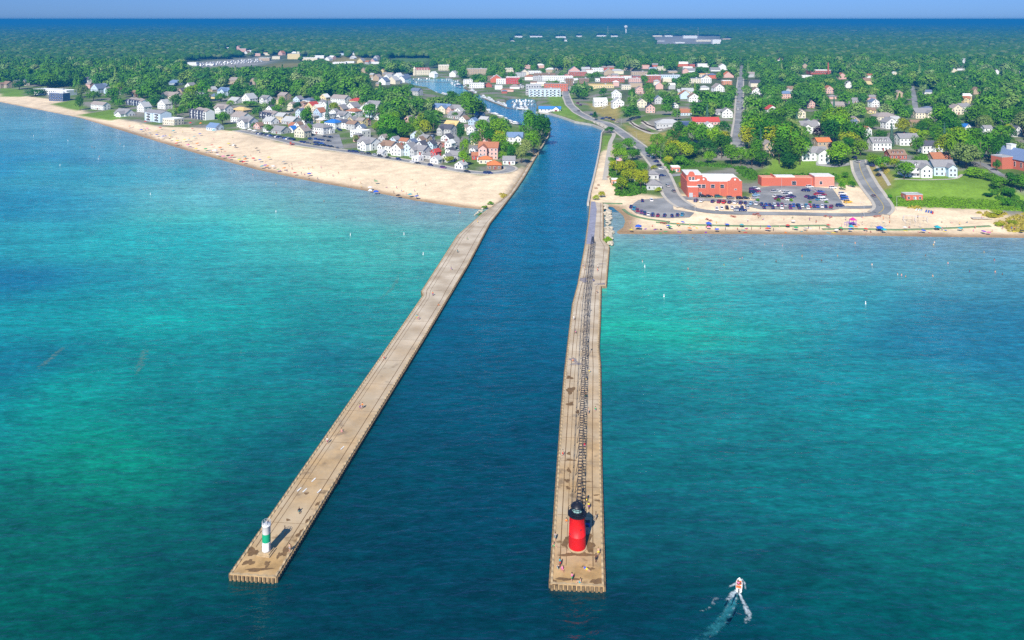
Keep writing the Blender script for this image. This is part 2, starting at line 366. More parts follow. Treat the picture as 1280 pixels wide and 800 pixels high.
wl_, wc_, wr_ = idw(wc, WX, WY), idw(wc[-3:]+wch, WX, WY), idw(wr, WX, WY)
side = sstep((WX-5)/12.0)
lake = np.where((WX < (XL+XR)/2)[...,None], wl_, wr_)
WC = lake*(1-chm[...,None])+wc_*chm[...,None]
near = sstep((172-WY)/30.0)[...,None]
WC = WC*(1-near)+idw([p for p in wc+wr+wch if p[1] > 600], WX, WY)*near
WGAIN = .80
_r = np.clip(WC[...,0]/np.maximum(WC[...,1],1e-4),0,1); _g = np.clip(.66+WC[...,1]*1.25,.66,1.08)
WTINT = np.clip(np.stack([WC[...,0]*(.55+.5*_r), WC[...,1]*1.10*_g, WC[...,2]*(.66+.20*_r)*_g],-1),0,1)
_d = np.minimum(segdist([land_poly[0]]+cpts[:len(north)-1], WX, WY), segdist(cpts[-len(south):]+[land_poly[-3]], WX, WY)); _w = (.5*np.exp(-_d/26.0)+.32*np.exp(-_d/70.0))*(1-chm)*(.8+.2*snoise(WX,WY,.05)*.5); _w = np.clip(_w*(1-near[...,0]),0,.85)[...,None]
WTINT = WTINT*(1-_w)+np.array([.25,.29,.30])*_w
def watermat():
    m = bpy.data.materials.new('water'); m.use_nodes = True; nt = m.node_tree; N = nt.nodes; L = nt.links; b = N['Principled BSDF']
    b.inputs['Roughness'].default_value = .17; b.inputs['IOR'].default_value = 1.33; b.inputs['Specular IOR Level'].default_value = .5; b.inputs['Specular Tint'].default_value = (.6,.9,1,1)
    a = N.new('ShaderNodeVertexColor'); a.layer_name = 'tint'; g = N.new('ShaderNodeNewGeometry')
    prev = None; out = a.outputs['Color']
    hs = []
    for sc, st, w in ((.05,(1,1.9,1),1.5),(.16,(1,2.4,1),1.0),(.55,(1,2.0,1),.34)):
        mp = N.new('ShaderNodeMapping'); mp.inputs['Scale'].default_value = st; mp.inputs['Rotation'].default_value = (0,0,math.radians(-8))
        L.new(g.outputs['Position'], mp.inputs['Vector'])
        no = N.new('ShaderNodeTexNoise'); no.inputs['Scale'].default_value = sc; no.inputs['Detail'].default_value = 3; no.inputs['Roughness'].default_value = .55; no.inputs['Distortion'].default_value = .6
        L.new(mp.outputs[0], no.inputs['Vector'])
        mu = N.new('ShaderNodeMath'); mu.operation = 'MULTIPLY'; mu.inputs[1].default_value = w*2.2; L.new(no.outputs['Fac'], mu.inputs[0])
        if prev is None: prev = mu.outputs[0]
        else:
            ad = N.new('ShaderNodeMath'); L.new(prev, ad.inputs[0]); L.new(mu.outputs[0], ad.inputs[1]); prev = ad.outputs[0]
    bp = N.new('ShaderNodeBump'); bp.inputs['Strength'].default_value = .3; bp.inputs['Distance'].default_value = .8
    L.new(prev, bp.inputs['Height']); L.new(bp.outputs[0], b.inputs['Normal'])
    for sc, v in ((.012,.14),(.05,.2),(.2,.25),(.5,.24)):  # wave light and shade painted into the base colour; coarsest scale is sandbar mottling
        mp = N.new('ShaderNodeMapping'); mp.inputs['Scale'].default_value = (1,2.6,1); mp.inputs['Rotation'].default_value = (0,0,math.radians(-10)); L.new(g.outputs['Position'], mp.inputs['Vector'])
        no = N.new('ShaderNodeTexNoise'); no.inputs['Scale'].default_value = sc; no.inputs['Detail'].default_value = 5; no.inputs['Roughness'].default_value = .6; L.new(mp.outputs[0], no.inputs['Vector'])
        mr = N.new('ShaderNodeMapRange'); mr.inputs['From Min'].default_value = .3; mr.inputs['From Max'].default_value = .7; mr.inputs['To Min'].default_value = 1-v; mr.inputs['To Max'].default_value = 1+v; L.new(no.outputs['Fac'], mr.inputs['Value'])
        mx = N.new('ShaderNodeMix'); mx.data_type = 'RGBA'; mx.blend_type = 'MULTIPLY'; mx.inputs['Factor'].default_value = 1; L.new(out, mx.inputs['A']); L.new(mr.outputs[0], mx.inputs['B']); out = mx.outputs['Result']
    L.new(out, b.inputs['Base Color']); return m
M['water'] = watermat()
ins = inside(land_poly, WX, WY) & (segdist(cpts, WX, WY) > 14)
kf = ~(ins[:-1,:-1] & ins[1:,1:] & ins[:-1,1:] & ins[1:,:-1])
water = obj('water', gridmesh('water', WX, WY, np.zeros_like(WX), WTINT, M['water'], kf)); tag(water, 'turquoise lake water and dark blue channel with fine ripples', 'water', kind='structure')

# ------------------------------------------------------------------ haze
def hazebox():
    m = bpy.data.materials.new('haze'); m.use_nodes = True; nt = m.node_tree; N = nt.nodes; N.remove(N['Principled BSDF'])
    v = N.new('ShaderNodeVolumePrincipled'); v.inputs['Color'].default_value = HAZE_COL; v.inputs['Density'].default_value = HAZE_D
    v.inputs['Anisotropy'].default_value = 0
    nt.links.new(v.outputs[0], N['Material Output'].inputs['Volume'])
    b = MB().box(0, 17000, -6, 70000, 35000, 120); o = obj('haze', b.mesh('haze', m)); tag(o, 'thin blue summer haze over the lake and the distant woods', 'haze', kind='stuff')
HAZE_COL = (.02,.27,.62,1); HAZE_D = 2.0e-4
hazebox()
# ================================================================== piers, lights, catwalk, roads
def ribbon(pts, offs, z_of, name, m, step=4.0, skirt=0.0):
    """a draped strip along pts (world) between lateral offsets"""
    P2 = [Vector((a, b)) for a, b in pts]; out = []
    for a, b in zip(P2, P2[1:]):
        n = max(1, int((b-a).length/step))
        for k in range(n): out.append(a.lerp(b, k/n))
    out.append(P2[-1])
    for _ in range(3):
        out = [out[0]]+[(out[i-1]+out[i]*2+out[i+1])/4 for i in range(1, len(out)-1)]+[out[-1]]
    vs = []; fs = []; K = len(offs)
    for i, p in enumerate(out):
        t = (out[min(i+1,len(out)-1)]-out[max(i-1,0)]); t.normalize() if t.length else None
        n = Vector((-t.y, t.x))
        for o in offs:
            q = p+n*o; vs.append((q.x, q.y, z_of(q.x, q.y)))
    for i in range(len(out)-1):
        for k in range(K-1): fs.append((i*K+k+1, i*K+k, (i+1)*K+k, (i+1)*K+k+1))
    mb = MB(); mb.add(vs, fs)
    if skirt:
        for s_, k in ((1,0),(-1,K-1)):
            o = len(mb.v); L = len(out)
            for i in range(L):
                x,y,z = vs[i*K+k]; mb.v += [(x,y,z),(x,y,z-skirt)]
            for i in range(L-1):
                f = (o+2*i,o+2*i+2,o+2*i+3,o+2*i+1); mb.f.append(f if s_ > 0 else f[::-1]); mb.m.append(0)
    return mb.mesh(name, m)
def lerp_line(pts, n_step=1.9):
    out = []
    for a, b in zip(pts, pts[1:]):
        a = Vector(a); b = Vector(b); n = max(1, round((b-a).length/n_step))
        for k in range(n): out.append(a.lerp(b, k/n))
    out.append(Vector(pts[-1])); return out
DECK = 1.05
def pier_deckmat():
    m = mat('pier_concrete', (.43,.27,.11), .92, .34, .28, second=((.52,.42,.28), .06, .40, .66), coord='Object')
    nt = m.node_tree; N = nt.nodes; L = nt.links; b = N['Principled BSDF']; base = b.inputs['Base Color'].links[0].from_socket
    g = N.new('ShaderNodeNewGeometry'); n = N.new('ShaderNodeTexNoise'); n.inputs['Scale'].default_value = .23; n.inputs['Detail'].default_value = 4; L.new(g.outputs['Position'], n.inputs['Vector'])
    r = N.new('ShaderNodeMapRange'); r.inputs['From Min'].default_value = .60; r.inputs['From Max'].default_value = .68; L.new(n.outputs['Fac'], r.inputs['Value'])
    mx = N.new('ShaderNodeMix'); mx.data_type = 'RGBA'; L.new(r.outputs[0], mx.inputs['Factor']); L.new(base, mx.inputs['A']); mx.inputs['B'].default_value = (.20,.125,.055,1)
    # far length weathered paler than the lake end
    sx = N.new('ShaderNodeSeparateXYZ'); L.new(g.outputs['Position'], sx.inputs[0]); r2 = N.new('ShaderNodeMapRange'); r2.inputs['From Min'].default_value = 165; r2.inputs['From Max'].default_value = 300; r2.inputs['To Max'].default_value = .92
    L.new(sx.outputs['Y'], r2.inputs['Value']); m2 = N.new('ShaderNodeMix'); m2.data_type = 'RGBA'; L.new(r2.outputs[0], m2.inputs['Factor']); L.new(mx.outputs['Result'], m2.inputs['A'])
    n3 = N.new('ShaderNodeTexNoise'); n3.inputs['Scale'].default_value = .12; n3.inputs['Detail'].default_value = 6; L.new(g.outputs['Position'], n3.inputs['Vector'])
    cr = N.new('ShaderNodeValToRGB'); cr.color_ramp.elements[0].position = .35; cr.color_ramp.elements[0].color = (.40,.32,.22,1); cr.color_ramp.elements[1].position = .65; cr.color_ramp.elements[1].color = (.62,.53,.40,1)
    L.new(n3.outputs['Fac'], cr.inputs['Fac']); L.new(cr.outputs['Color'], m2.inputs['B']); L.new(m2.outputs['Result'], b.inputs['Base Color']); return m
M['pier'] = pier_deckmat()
M['piling'] = mat('piling', (.20,.135,.07), .85, .6, 1.2)
M['stain'] = mat('stain', (.17,.10,.042), .9, .3, 1.2)
M['stain_grey'] = mat('stain_grey', (.25,.22,.22), .9, .3, 1.2)
M['cap'] = mat('cap', (.42,.31,.175), .9, .25, .6)
def pier(name, Lp, Rp, label):
    L_ = PL(Lp, DECK); R_ = PL(Rp, DECK)
    root = empty(name, (L_[0][0], L_[0][1], 0)); tag(root, label, 'pier'); inv = lambda pts: [(a-L_[0][0], b-L_[0][1]) for a, b in pts]
    l, r = inv(L_), inv(R_)
    # deck: a wide slab between two slightly lower rims
    obj('deck', MB().prism(l+r[::-1], -2.5, DECK, 0).mesh('deck', M['pier']), root)
    # scalloped sheet piling along the outside edge
    ring = lerp_line([l[-1]]+l[::-1][1:]+r, .85)
    mb = MB(); cb = MB()
    cen = Vector((sum(q[0] for q in l+r)/len(l+r), sum(q[1] for q in l+r)/len(l+r)))
    for i in range(len(ring)-1):
        a, b = ring[i], ring[i+1]; t = (b-a); ln = t.length; t.normalize(); n = Vector((-t.y, t.x))
        # outward is to the left of travel l(reversed)->r
        q = (a+b)/2; o = n*(-.34)
        for (u, d) in ((0, .0),):
            c0 = a+t*ln*.12; c1 = a+t*ln*.62
            poly = [(a.x,a.y),(c0.x+o.x,c0.y+o.y),(c1.x+o.x,c1.y+o.y),(b.x-t.x*ln*.26,b.y-t.y*ln*.26)]
            mb.prism(poly, -2.5, DECK-.1, 0)
    obj('sheet_piling', mb.mesh('sheet_piling', M['piling']), root)
    cb = MB()
    def curb(pts, s_):
        """one continuous notched kerb along the rim"""
        vs = []; n = 0
        for i in range(len(pts)):
            t = (pts[min(i+1,len(pts)-1)]-pts[max(i-1,0)]).normalized(); q = Vector((t.y,-t.x))*s_; z = DECK+(.20 if (i//2)%2 else .06); a = pts[i]-q*.02; b = pts[i]-q*.42
            vs += [(a.x,a.y,DECK+.004),(a.x,a.y,z),(b.x,b.y,z),(b.x,b.y,DECK+.004)]
        cb.add(vs, [(i*4+k,i*4+k+1,(i+1)*4+k+1,(i+1)*4+k) if s_ < 0 else (i*4+k,(i+1)*4+k,(i+1)*4+k+1,i*4+k+1) for i in range(len(pts)-1) for k in range(3)])
    curb(lerp_line(r[::-1]+l, .45), -1)
    obj('edge_trim', cb.mesh('edge_trim', M['cap']), root)
    # long joints cut in the deck
    jb = MB(); ll, rr = lerp_line(l, 6), None
    def along(pts, k):
        D = [0]
        for a, b in zip(pts, pts[1:]): D.append(D[-1]+(Vector(b)-Vector(a)).length)
        d = k*D[-1]
        for i in range(len(pts)-1):
            if d <= D[i+1] or i == len(pts)-2:
                f = (d-D[i])/max(D[i+1]-D[i],1e-6); return Vector(pts[i]).lerp(Vector(pts[i+1]), min(f,1))
    for fr, w in ((.16,.10),(.28,.06),(.80,.10)):
        pr = None
        for k in range(0, 61):
            p = along(l, k/60).lerp(along(r, k/60), fr)
            if pr is not None and k > 1:
                t = (p-pr).normalized(); n = Vector((-t.y,t.x))*w
                jb.add([(pr.x-n.x,pr.y-n.y,DECK+.006),(pr.x+n.x,pr.y+n.y,DECK+.006),(p.x+n.x,p.y+n.y,DECK+.006),(p.x-n.x,p.y-n.y,DECK+.006)], [(0,3,2,1)])
            pr = p
    for k in range(2, 60, 2):
        a = along(l, k/60).lerp(along(r, k/60), .06); b = along(l, k/60).lerp(along(r, k/60), .94); t = (b-a).normalized(); n = Vector((-t.y,t.x))*.05
        jb.add([(a.x-n.x,a.y-n.y,DECK+.011),(a.x+n.x,a.y+n.y,DECK+.011),(b.x+n.x,b.y+n.y,DECK+.011),(b.x-n.x,b.y-n.y,DECK+.011)], [(0,3,2,1)])
    obj('joint', jb.mesh('joint', M['stain']), root)
    return root, (L_, R_)
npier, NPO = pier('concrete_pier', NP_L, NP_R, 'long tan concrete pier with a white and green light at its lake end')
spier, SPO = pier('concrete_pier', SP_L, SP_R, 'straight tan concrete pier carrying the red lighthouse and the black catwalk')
def stain(root, px, py, sx, sy, m, seed, rough=.45, n=26, z=.016):
    x, y = P(px, py, DECK); r = random.Random(seed); ph = [r.random()*6.28 for _ in range(5)]
    x -= root.location.x; y -= root.location.y
    vs = []
    for k in range(n):
        a = 2*math.pi*k/n; d = 1+rough*(math.sin(2*a+ph[0])*.5+math.sin(3*a+ph[1])*.5+math.sin(5*a+ph[2])*.35+math.sin(9*a+ph[3])*.2)
        d = max(.25, d); vs.append((x+math.cos(a)*sx*d, y+math.sin(a)*sy*d, DECK+z))
    obj('wet_patch', MB().add(vs, [tuple(range(n))]).mesh('wet_patch', m), root)
SZ = [.016]
for i, (a, b, sx, sy, mm) in enumerate([(712,678,1.7,2.6,'stain'),(731,675,1.5,2.2,'stain'),(738,684,1.0,1.6,'stain'),(722,693,3.2,.8,'stain'),(738,711,.7,.6,'stain'),(692,728,.9,.7,'stain'),(746,727,1.6,.8,'stain'),(709,724,2.2,.5,'stain'),
    (709,601,.55,1.0,'stain'),(710,610,.5,.8,'stain'),(713,575,1.3,.35,'stain'),(711,588,.5,1.2,'stain'),(733,602,1.5,.2,'stain'),(711,567,.4,1.0,'stain'),(713,505,1.0,1.3,'stain'),(713,488,1.4,2.2,'stain'),(712,472,.9,1.5,'stain'),(717,450,1.3,1.8,'stain_grey'),(721,455,1.8,.8,'stain_grey'),(729,350,2.4,2.8,'stain_grey'),(722,515,.6,1.0,'stain'),(752,355,2.2,1.2,'stain_grey'),(752,330,1.6,.5,'stain_grey'),(745,619,.9,.25,'stain'),(747,626,.8,.25,'stain')]):
    stain(spier, a, b, sx*.9, sy*.9, M[mm], i, z=.016+.002*i)
for i, (a, b, sx, sy) in enumerate([(316,690,1.3,1.2),(311,703,1.0,.9),(322,712,2.4,.5),(334,705,.6,.8),(349,694,.5,.8),(358,688,.7,1.8),(375,667,.6,1.2),(386,650,.5,1.1),(360,650,.5,.35),(383,617,.4,.5),(398,630,.5,.9),(420,600,.4,1.4)]):
    stain(npier, a, b, sx, sy, M['stain'], 50+i, z=.016+.002*i)
# pale painted bars across the north pier
ox, oy = npier.location.x, npier.location.y
for (a, b) in ((374,612),(381,613),(399,614),(392,600),(428,560)):
    x, y = P(a, b, DECK); wb = MB(); wb.box(x-ox, y-oy, DECK+.05, .3, 1.6, .004, -.35)
    obj('painted_bar', wb.mesh('painted_bar', M['white_line']), npier)

# ---- red lighthouse
lx, ly = P(721.5, 684, DECK)
lh = empty('lighthouse', (lx, ly, DECK+.03), scale=(1,1,.84)); tag(lh, 'red cylindrical lighthouse with black gallery and lantern at the pier end', 'lighthouse')
M['red'] = mat('red', (.72,.012,.012), .5, .16, .7, second=((.42,.03,.015), .9, .60, .80), stretch=(1,1,.35))
M['reddark'] = mat('reddark', (.55,.008,.010), .5, .08, .5)
M['black'] = mat('black', (.012,.012,.018), .4, .1, 1)
M['lens'] = mat('lens', (.30,.50,.47), .1, .2, 2, spec=.8)
M['white'] = mat('white', (.80,.80,.78), .5, .10, .8, second=((.62,.58,.50), .7, .60, .82), stretch=(1,1,.4))
M['green'] = mat('green', (.01,.36,.18), .5, .06, .8)
obj('foundation_ring', MB().lathe([(2.0,0),(2.0,.22),(1.86,.3)], 36).mesh('foundation_ring', M['cap']), lh)
obj('tower', MB().lathe([(1.76,.3),(1.72,3.2),(1.73,3.21),(1.73,3.35),(1.71,3.36),(1.60,7.9),(1.75,8.1)], 40).mesh('tower', M['red'], True), lh)
obj('plinth', MB().lathe([(1.785,.31),(1.745,3.19)], 40, cap=False).mesh('plinth', M['reddark'], True), lh)
g = obj('gallery', MB().lathe([(1.70,8.0),(1.95,8.15),(1.95,8.38),(1.5,8.40)], 36).lathe([(1.22,8.40),(1.22,9.0),(1.15,9.02)], 24).mesh('gallery', M['black']), lh)
rb = MB()
for k in range(14):
    a = 2*math.pi*k/14; rb.tube((1.9*math.cos(a),1.9*math.sin(a),8.38),(1.9*math.cos(a),1.9*math.sin(a),9.4),.035)
    b = 2*math.pi*(k+1)/14
    for z in (8.9, 9.4): rb.tube((1.9*math.cos(a),1.9*math.sin(a),z),(1.9*math.cos(b),1.9*math.sin(b),z),.035)
obj('railing', rb.mesh('railing', M['black']), g)
lr = obj('lantern_room', MB().lathe([(1.05,9.02),(1.05,10.15)], 10).mesh('lantern_room', M['lens']), lh)
mb = MB()
for k in range(10):
    a = 2*math.pi*k/10; mb.tube((1.07*math.cos(a),1.07*math.sin(a),9.0),(1.07*math.cos(a),1.07*math.sin(a),10.15),.05)
mb.lathe([(1.12,9.52),(1.12,9.6)],20)
obj('glazing_bar', mb.mesh('glazing_bar', M['black']), lr)
dm = obj('dome', MB().lathe([(1.35,10.1),(1.3,10.2),(1.0,10.62),(.55,10.95),(.22,11.1),(.2,11.3)], 24).mesh('dome', M['black'], True), lh)
obj('vent_ball', MB().lathe([(.05,11.3),(.22,11.42),(.26,11.55),(.2,11.7),(.05,11.8),(.03,12.5)], 14).mesh('vent_ball', M['black'], True), dm)
def porthole(a, z, r):
    c = Vector((math.cos(a), math.sin(a), 0)); mb = MB(); mb.tube(c*(r-.1)+Vector((0,0,z)), c*(r+.05)+Vector((0,0,z)), .24, 14, mat=0); mb.tube(c*r+Vector((0,0,z)), c*(r+.06)+Vector((0,0,z)), .16, 14, mat=1)
    obj('porthole', mb.mesh('porthole', [M['red'], M['glass']]), lh)
sm = MB()
for z in (1.9,4.9,6.5): sm.lathe([(1.76-.022*z+.02,z),(1.765-.022*z+.02,z+.05)],36,cap=False)
for k in range(6):
    a = k*math.pi/3+.3; sm.tube((1.75*math.cos(a),1.75*math.sin(a),3.4),(1.625*math.cos(a),1.625*math.sin(a),7.8),.03,4)
obj('plate_seam', sm.mesh('plate_seam', M['reddark']), lh)
porthole(-1.2, 5.4, 1.66); porthole(-2.6, 3.9, 1.70); porthole(.2, 6.6, 1.63)
d = MB(); d.box(-.9, 1.5, .3, .8, .25, 1.9, .55); obj('door', d.mesh('door', M['black']), lh)
# dark bollards and lockers standing on the pier near the lighthouse
def small_box(px, py, sx, sy, sz, m, name, label, cat, rot=0):
    x, y = P(px, py, DECK); o = empty(name, (x, y, DECK+.03), rot); tag(o, label, cat)
    obj('body', MB().box(0,0,0,sx,sy,sz).mesh('body', m), o); obj('lid', MB().box(0,0,sz,sx+.12,sy+.12,.1).mesh('lid', M['darkmetal']), o)
small_box(734.5, 658, .9, .7, 1.0, mat('bluepaint', (.03,.10,.45), .5), 'equipment_box', 'small blue equipment box beside the red lighthouse', 'box')
small_box(734.0, 668, .5, .5, 1.7, mat('greypaint', (.25,.26,.28), .5), 'electrical_cabinet', 'narrow grey cabinet against the red lighthouse', 'cabinet')

# ---- white and green pier light
nx, ny = P(333, 691, DECK)
nl = empty('pier_light', (nx, ny, DECK+.03), -.2, scale=(.92,.92,.80)); tag(nl, 'slim white cylindrical light with a green band on the far-left pier end', 'light tower')
obj('pedestal', MB().box(0,0,0,3.1,3.1,.32).box(0,0,.32,2.5,2.5,.3).mesh('pedestal', M['cap']), nl)
obj('tower', MB().lathe([(.98,.62),(.92,1.0),(.90,7.0),(.98,7.08),(.98,7.25)], 30).mesh('tower', M['white'], True), nl)
obj('green_band', MB().lathe([(.915,3.0),(.915,5.1)], 30, cap=False).mesh('green_band', M['green'], True), nl)
rb = MB()
for k in range(10):
    a = 2*math.pi*k/10; b = 2*math.pi*(k+1)/10
    rb.tube((.94*math.cos(a),.94*math.sin(a),7.25),(.94*math.cos(a),.94*math.sin(a),8.1),.035)
    for z in (7.7,8.1): rb.tube((.94*math.cos(a),.94*math.sin(a),z),(.94*math.cos(b),.94*math.sin(b),z),.03)
obj('railing', rb.mesh('railing', M['steel']), nl)
obj('lamp', MB().lathe([(.22,7.25),(.22,7.5),(.16,7.55),(.16,7.9),(.2,7.95),(.05,8.05)], 12).mesh('lamp', M['steel']), nl)
db = MB(); db.box(.86,-.25,1.0,.2,.7,1.9); obj('door', db.mesh('door', M['steel']), nl)

# ---- catwalk on trestles
cat = [P(a, b, DECK) for a, b in ((722.5,668),(724,640),(726.5,560),(730.5,446),(733.5,384),(737.5,346),(741,306))]
cw = empty('elevated_catwalk', (cat[0][0], cat[0][1], DECK+.03)); tag(cw, 'narrow black elevated catwalk on trestles running from the red lighthouse', 'catwalk')
cl = [Vector((a-cat[0][0], b-cat[0][1])) for a, b in cat]
def poly_at(pts, d):
    for a, b in zip(pts, pts[1:]):
        l = (b-a).length
        if d <= l: return a.lerp(b, d/l), (b-a).normalized()
        d -= l
    return pts[-1].copy(), (pts[-1]-pts[-2]).normalized()
tot = sum((b-a).length for a, b in zip(cl, cl[1:])); CWZ = 3.9
db = MB(); rl = MB(); n = int(tot/1.3); pp = None
for k in range(n+1):
    p, t = poly_at(cl, min(k*1.3+2.2, tot)); q = Vector((-t.y, t.x))
    if pp is not None:
        for s_ in (-1, 1):
            a = pp+q*.40*s_; b = p+q*.40*s_
            db.tube((a.x,a.y,CWZ-.1),(b.x,b.y,CWZ-.1),.075,4)
            rl.tube((a.x,a.y,CWZ+1.0),(b.x,b.y,CWZ+1.0),.015,4)
        m_ = (pp+p)/2; db.box(m_.x, m_.y, CWZ-.03, .34, .72, .06, math.atan2(t.y,t.x))
    if k % 3 == 0:
        for s_ in (-1,1):
            a = p+q*.44*s_; rl.tube((a.x,a.y,CWZ-.15),(a.x,a.y,CWZ+1.02),.025,4)
    pp = p
obj('walkway', db.mesh('walkway', M['darkmetal']), cw); obj('railing', rl.mesh('railing', M['darkmetal']), cw)
k = 0; sp = tot/30
tm = None
for k in range(31):
    p, t = poly_at(cl, min(max(k*sp, 3.0), tot-.2))
    if tm is None:
        mb = MB()
        for s_ in (-1,1):
            mb.tube((0,1.15*s_,0),(0,.42*s_,CWZ-.1),.065,5)
        mb.tube((0,-.62,2.7),(0,.62,2.7),.05,4)
        tm = mb.mesh('support', M['darkmetal'])
    obj('support', tm, cw, (p.x, p.y, 0), math.atan2(t.y, t.x))
# side guy rail, left of the catwalk
gr = MB(); pp = None; n = int(tot/5)
for k in range(n+1):
    p, t = poly_at(cl, min(k*5, tot)); q = Vector((-t.y,t.x)); a = p+q*1.75
    gr.tube((a.x,a.y,0),(a.x,a.y,1.1),.05,4)
    if pp is not None:
        for z in (.55, 1.1): gr.tube((pp.x,pp.y,z),(a.x,a.y,z),.035,4)
    pp = a
o = obj('handrail', gr.mesh('handrail', M['darkmetal']), None, (cat[0][0],cat[0][1],DECK+.03)); tag(o, 'thin dark handrail on the pier, left of the catwalk trestles', 'railing')
# stair at the shore end of the catwalk
e, t = poly_at(cl, tot); st = MB()
for i in range(10): 
    p = e+t*(.4+i*.45); st.box(p.x,p.y,CWZ-.2-i*.37,.42,.9,.07,math.atan2(t.y,t.x))
for s_ in (-1,1):
    q = Vector((-t.y,t.x))*.48*s_; a = e+q; b = e+t*5+q; st.tube((a.x,a.y,CWZ),(b.x,b.y,.1),.07,4); st.tube((a.x,a.y,CWZ+1),(b.x,b.y,1.1),.05,4)
obj('stair', st.mesh('stair', M['darkmetal']), cw)
def lamp_post(x, y, z, h, label, name='lamp_post', arm=0.0, rot=0, m='steel'):
    o = empty(name, (x, y, z), rot); later(o, label, proj(x,y,z)[0], 'lamp post' if name == 'lamp_post' else 'pole')
    obj('pole', MB().lathe([(.14,0),(.14,.3),(.09,.4),(.06,h)], 8).mesh('pole', M[m]), o)
    if arm:
        mb = MB(); mb.tube((0,0,h-.1),(arm,0,h+.1),.05,5); obj('arm', mb.mesh('arm', M[m]), o); obj('lamp_head', MB().box(arm+.2,0,h,.7,.28,.14).mesh('lamp_head', M[m]), o)
    else: obj('lamp_head', MB().lathe([(.1,h),(.26,h+.15),(.22,h+.5),(.04,h+.62)], 8).mesh('lamp_head', M[m]), o)
    return o
for a, b, w in ((728.5,640,'right behind the red lighthouse'),(735,446,'halfway along the pier'),(735,395,'at the shore half of the pier')):
    x, y = P(a, b, DECK); lamp_post(x, y, DECK+.03, 4.6, 'dark lamp post beside the catwalk '+w, m='darkmetal')

# ---- grey walkway slab at the root of the south pier, rocks
slab = PL([(731.5,305),(742,305),(746,262),(744,252),(739,252),(736,272)], DECK)
o = obj('pier_walkway', MB().prism(slab, DECK+.03, DECK+.06).mesh('pier_walkway', mat('greyslab', (.27,.27,.33), .9, .2, .5)), None); tag(o, 'grey paved strip along the channel edge of the lighthouse pier root', 'walkway')
rk = random.Random(5)
rmesh = []
for v in range(5):
    import bmesh
    bm = bmesh.new(); bmesh.ops.create_icosphere(bm, subdivisions=2, radius=1)
    ph = [rk.random()*6 for _ in range(6)]
    for q in bm.verts:
        d = 1+.22*math.sin(q.co.x*3+ph[0])*math.sin(q.co.y*3+ph[1])+.18*math.sin(q.co.z*4+ph[2]+q.co.x*2); q.co *= d; q.co.z *= .7
    me = bpy.data.meshes.new('boulder'); bm.to_mesh(me); bm.free(); me.materials.append(M['rock']); rmesh.append(me)
for i in range(58):
    f = rk.random(); a = 755.5+f*3+rk.uniform(0,7)*(1-.3*abs(f-.5)); b = 257+f*49
    x, y = P(a, b, .6); s_ = rk.uniform(.7,1.5)
    o = obj('boulder', rmesh[i%5], None, (x, y, .55+rk.uniform(0,.7)), rk.random()*6, scale=(s_*1.2,s_,s_*.8)); tag(o, 'pale riprap boulder heaped beside the root of the lighthouse pier', 'boulder', 'riprap boulders at the pier root')
for i in range(12):
    a = 594+i*1.2+rk.uniform(-1,1); b = 268-i*.9+rk.uniform(-1.2,1.2); x, y = P(a, b, .5); s_ = rk.uniform(.5,1.0)
    o = obj('boulder', rmesh[i%5], None, (x, y, .5), rk.random()*6, scale=s_); tag(o, 'pale boulder where the beach meets the long tan pier', 'boulder', 'boulders at the beach end of the long pier')

# ---- sea walls along the channel
def wall_along(px, z, h, w, name, label, cat, m):
    pts = PL(px, z); mb = MB()
    for a, b in zip(pts, pts[1:]):
        a = Vector(a); b = Vector(b); t = b-a; c = (a+b)/2; mb.box(c.x, c.y, -2, t.length+.02, w, z+2+h, math.atan2(t.y,t.x))
    o = obj(name, mb.mesh(name, m)); tag(o, label, cat); return o
wall_along([(672.5,191.5),(687,168),(687,160),(673,157)], 1.6, .5, 1.1, 'sea_wall', 'low grey sea wall below the big tree at the channel', 'sea wall', M['concrete'])
wall_along([(735,254),(737.5,240),(741.5,225),(746,205),(750,185),(752,166.5),(755.5,162)], 1.6, .4, 1.3, 'sea_wall', 'pale sea wall below the sandy promenade beside the channel', 'sea wall', M['pavement'])
wall_along([(755.5,162),(740,155.5),(719,152),(702,146),(687,141.6),(670,140)], 1.6, .4, 1.6, 'sea_wall', 'curving pale sea wall below the riverside lawn', 'sea wall', M['pavement'])

# ---- roads, pavements, parking lots (draped on the terrain)
ZR = lambda off: (lambda x, y: float(hgt(x, y))+off)
ROADS = {}
def GL(pts): return [G(a, b)[:2] for a, b in pts]
def road(px, w, name='road', label='', walk=True, line=False, m='asphalt', off=.16):
    pts = GL(px); ROADS[name+str(len(ROADS))] = (pts, w)
    o = obj(name, ribbon(pts, [w/2*k/3 for k in range(-3,4)], ZR(off), name, M[m])); tag(o, label, 'road', kind='structure')
    if walk:
        for s_ in (-1,1):
            e = sorted((s_*(w/2+.02), s_*(w/2+1.9))); o = obj('pavement', ribbon(pts, [e[0],(e[0]+e[1])/2,e[1]], ZR(off+.12), 'pavement', M['pavement'], skirt=.25)); tag(o, None, None, kind='structure')
    if line:
        o = obj('road_marking', ribbon(pts, [-.16,.16], ZR(off+.03), 'road_marking', M['yellow_line'])); tag(o, None, None, kind='structure')
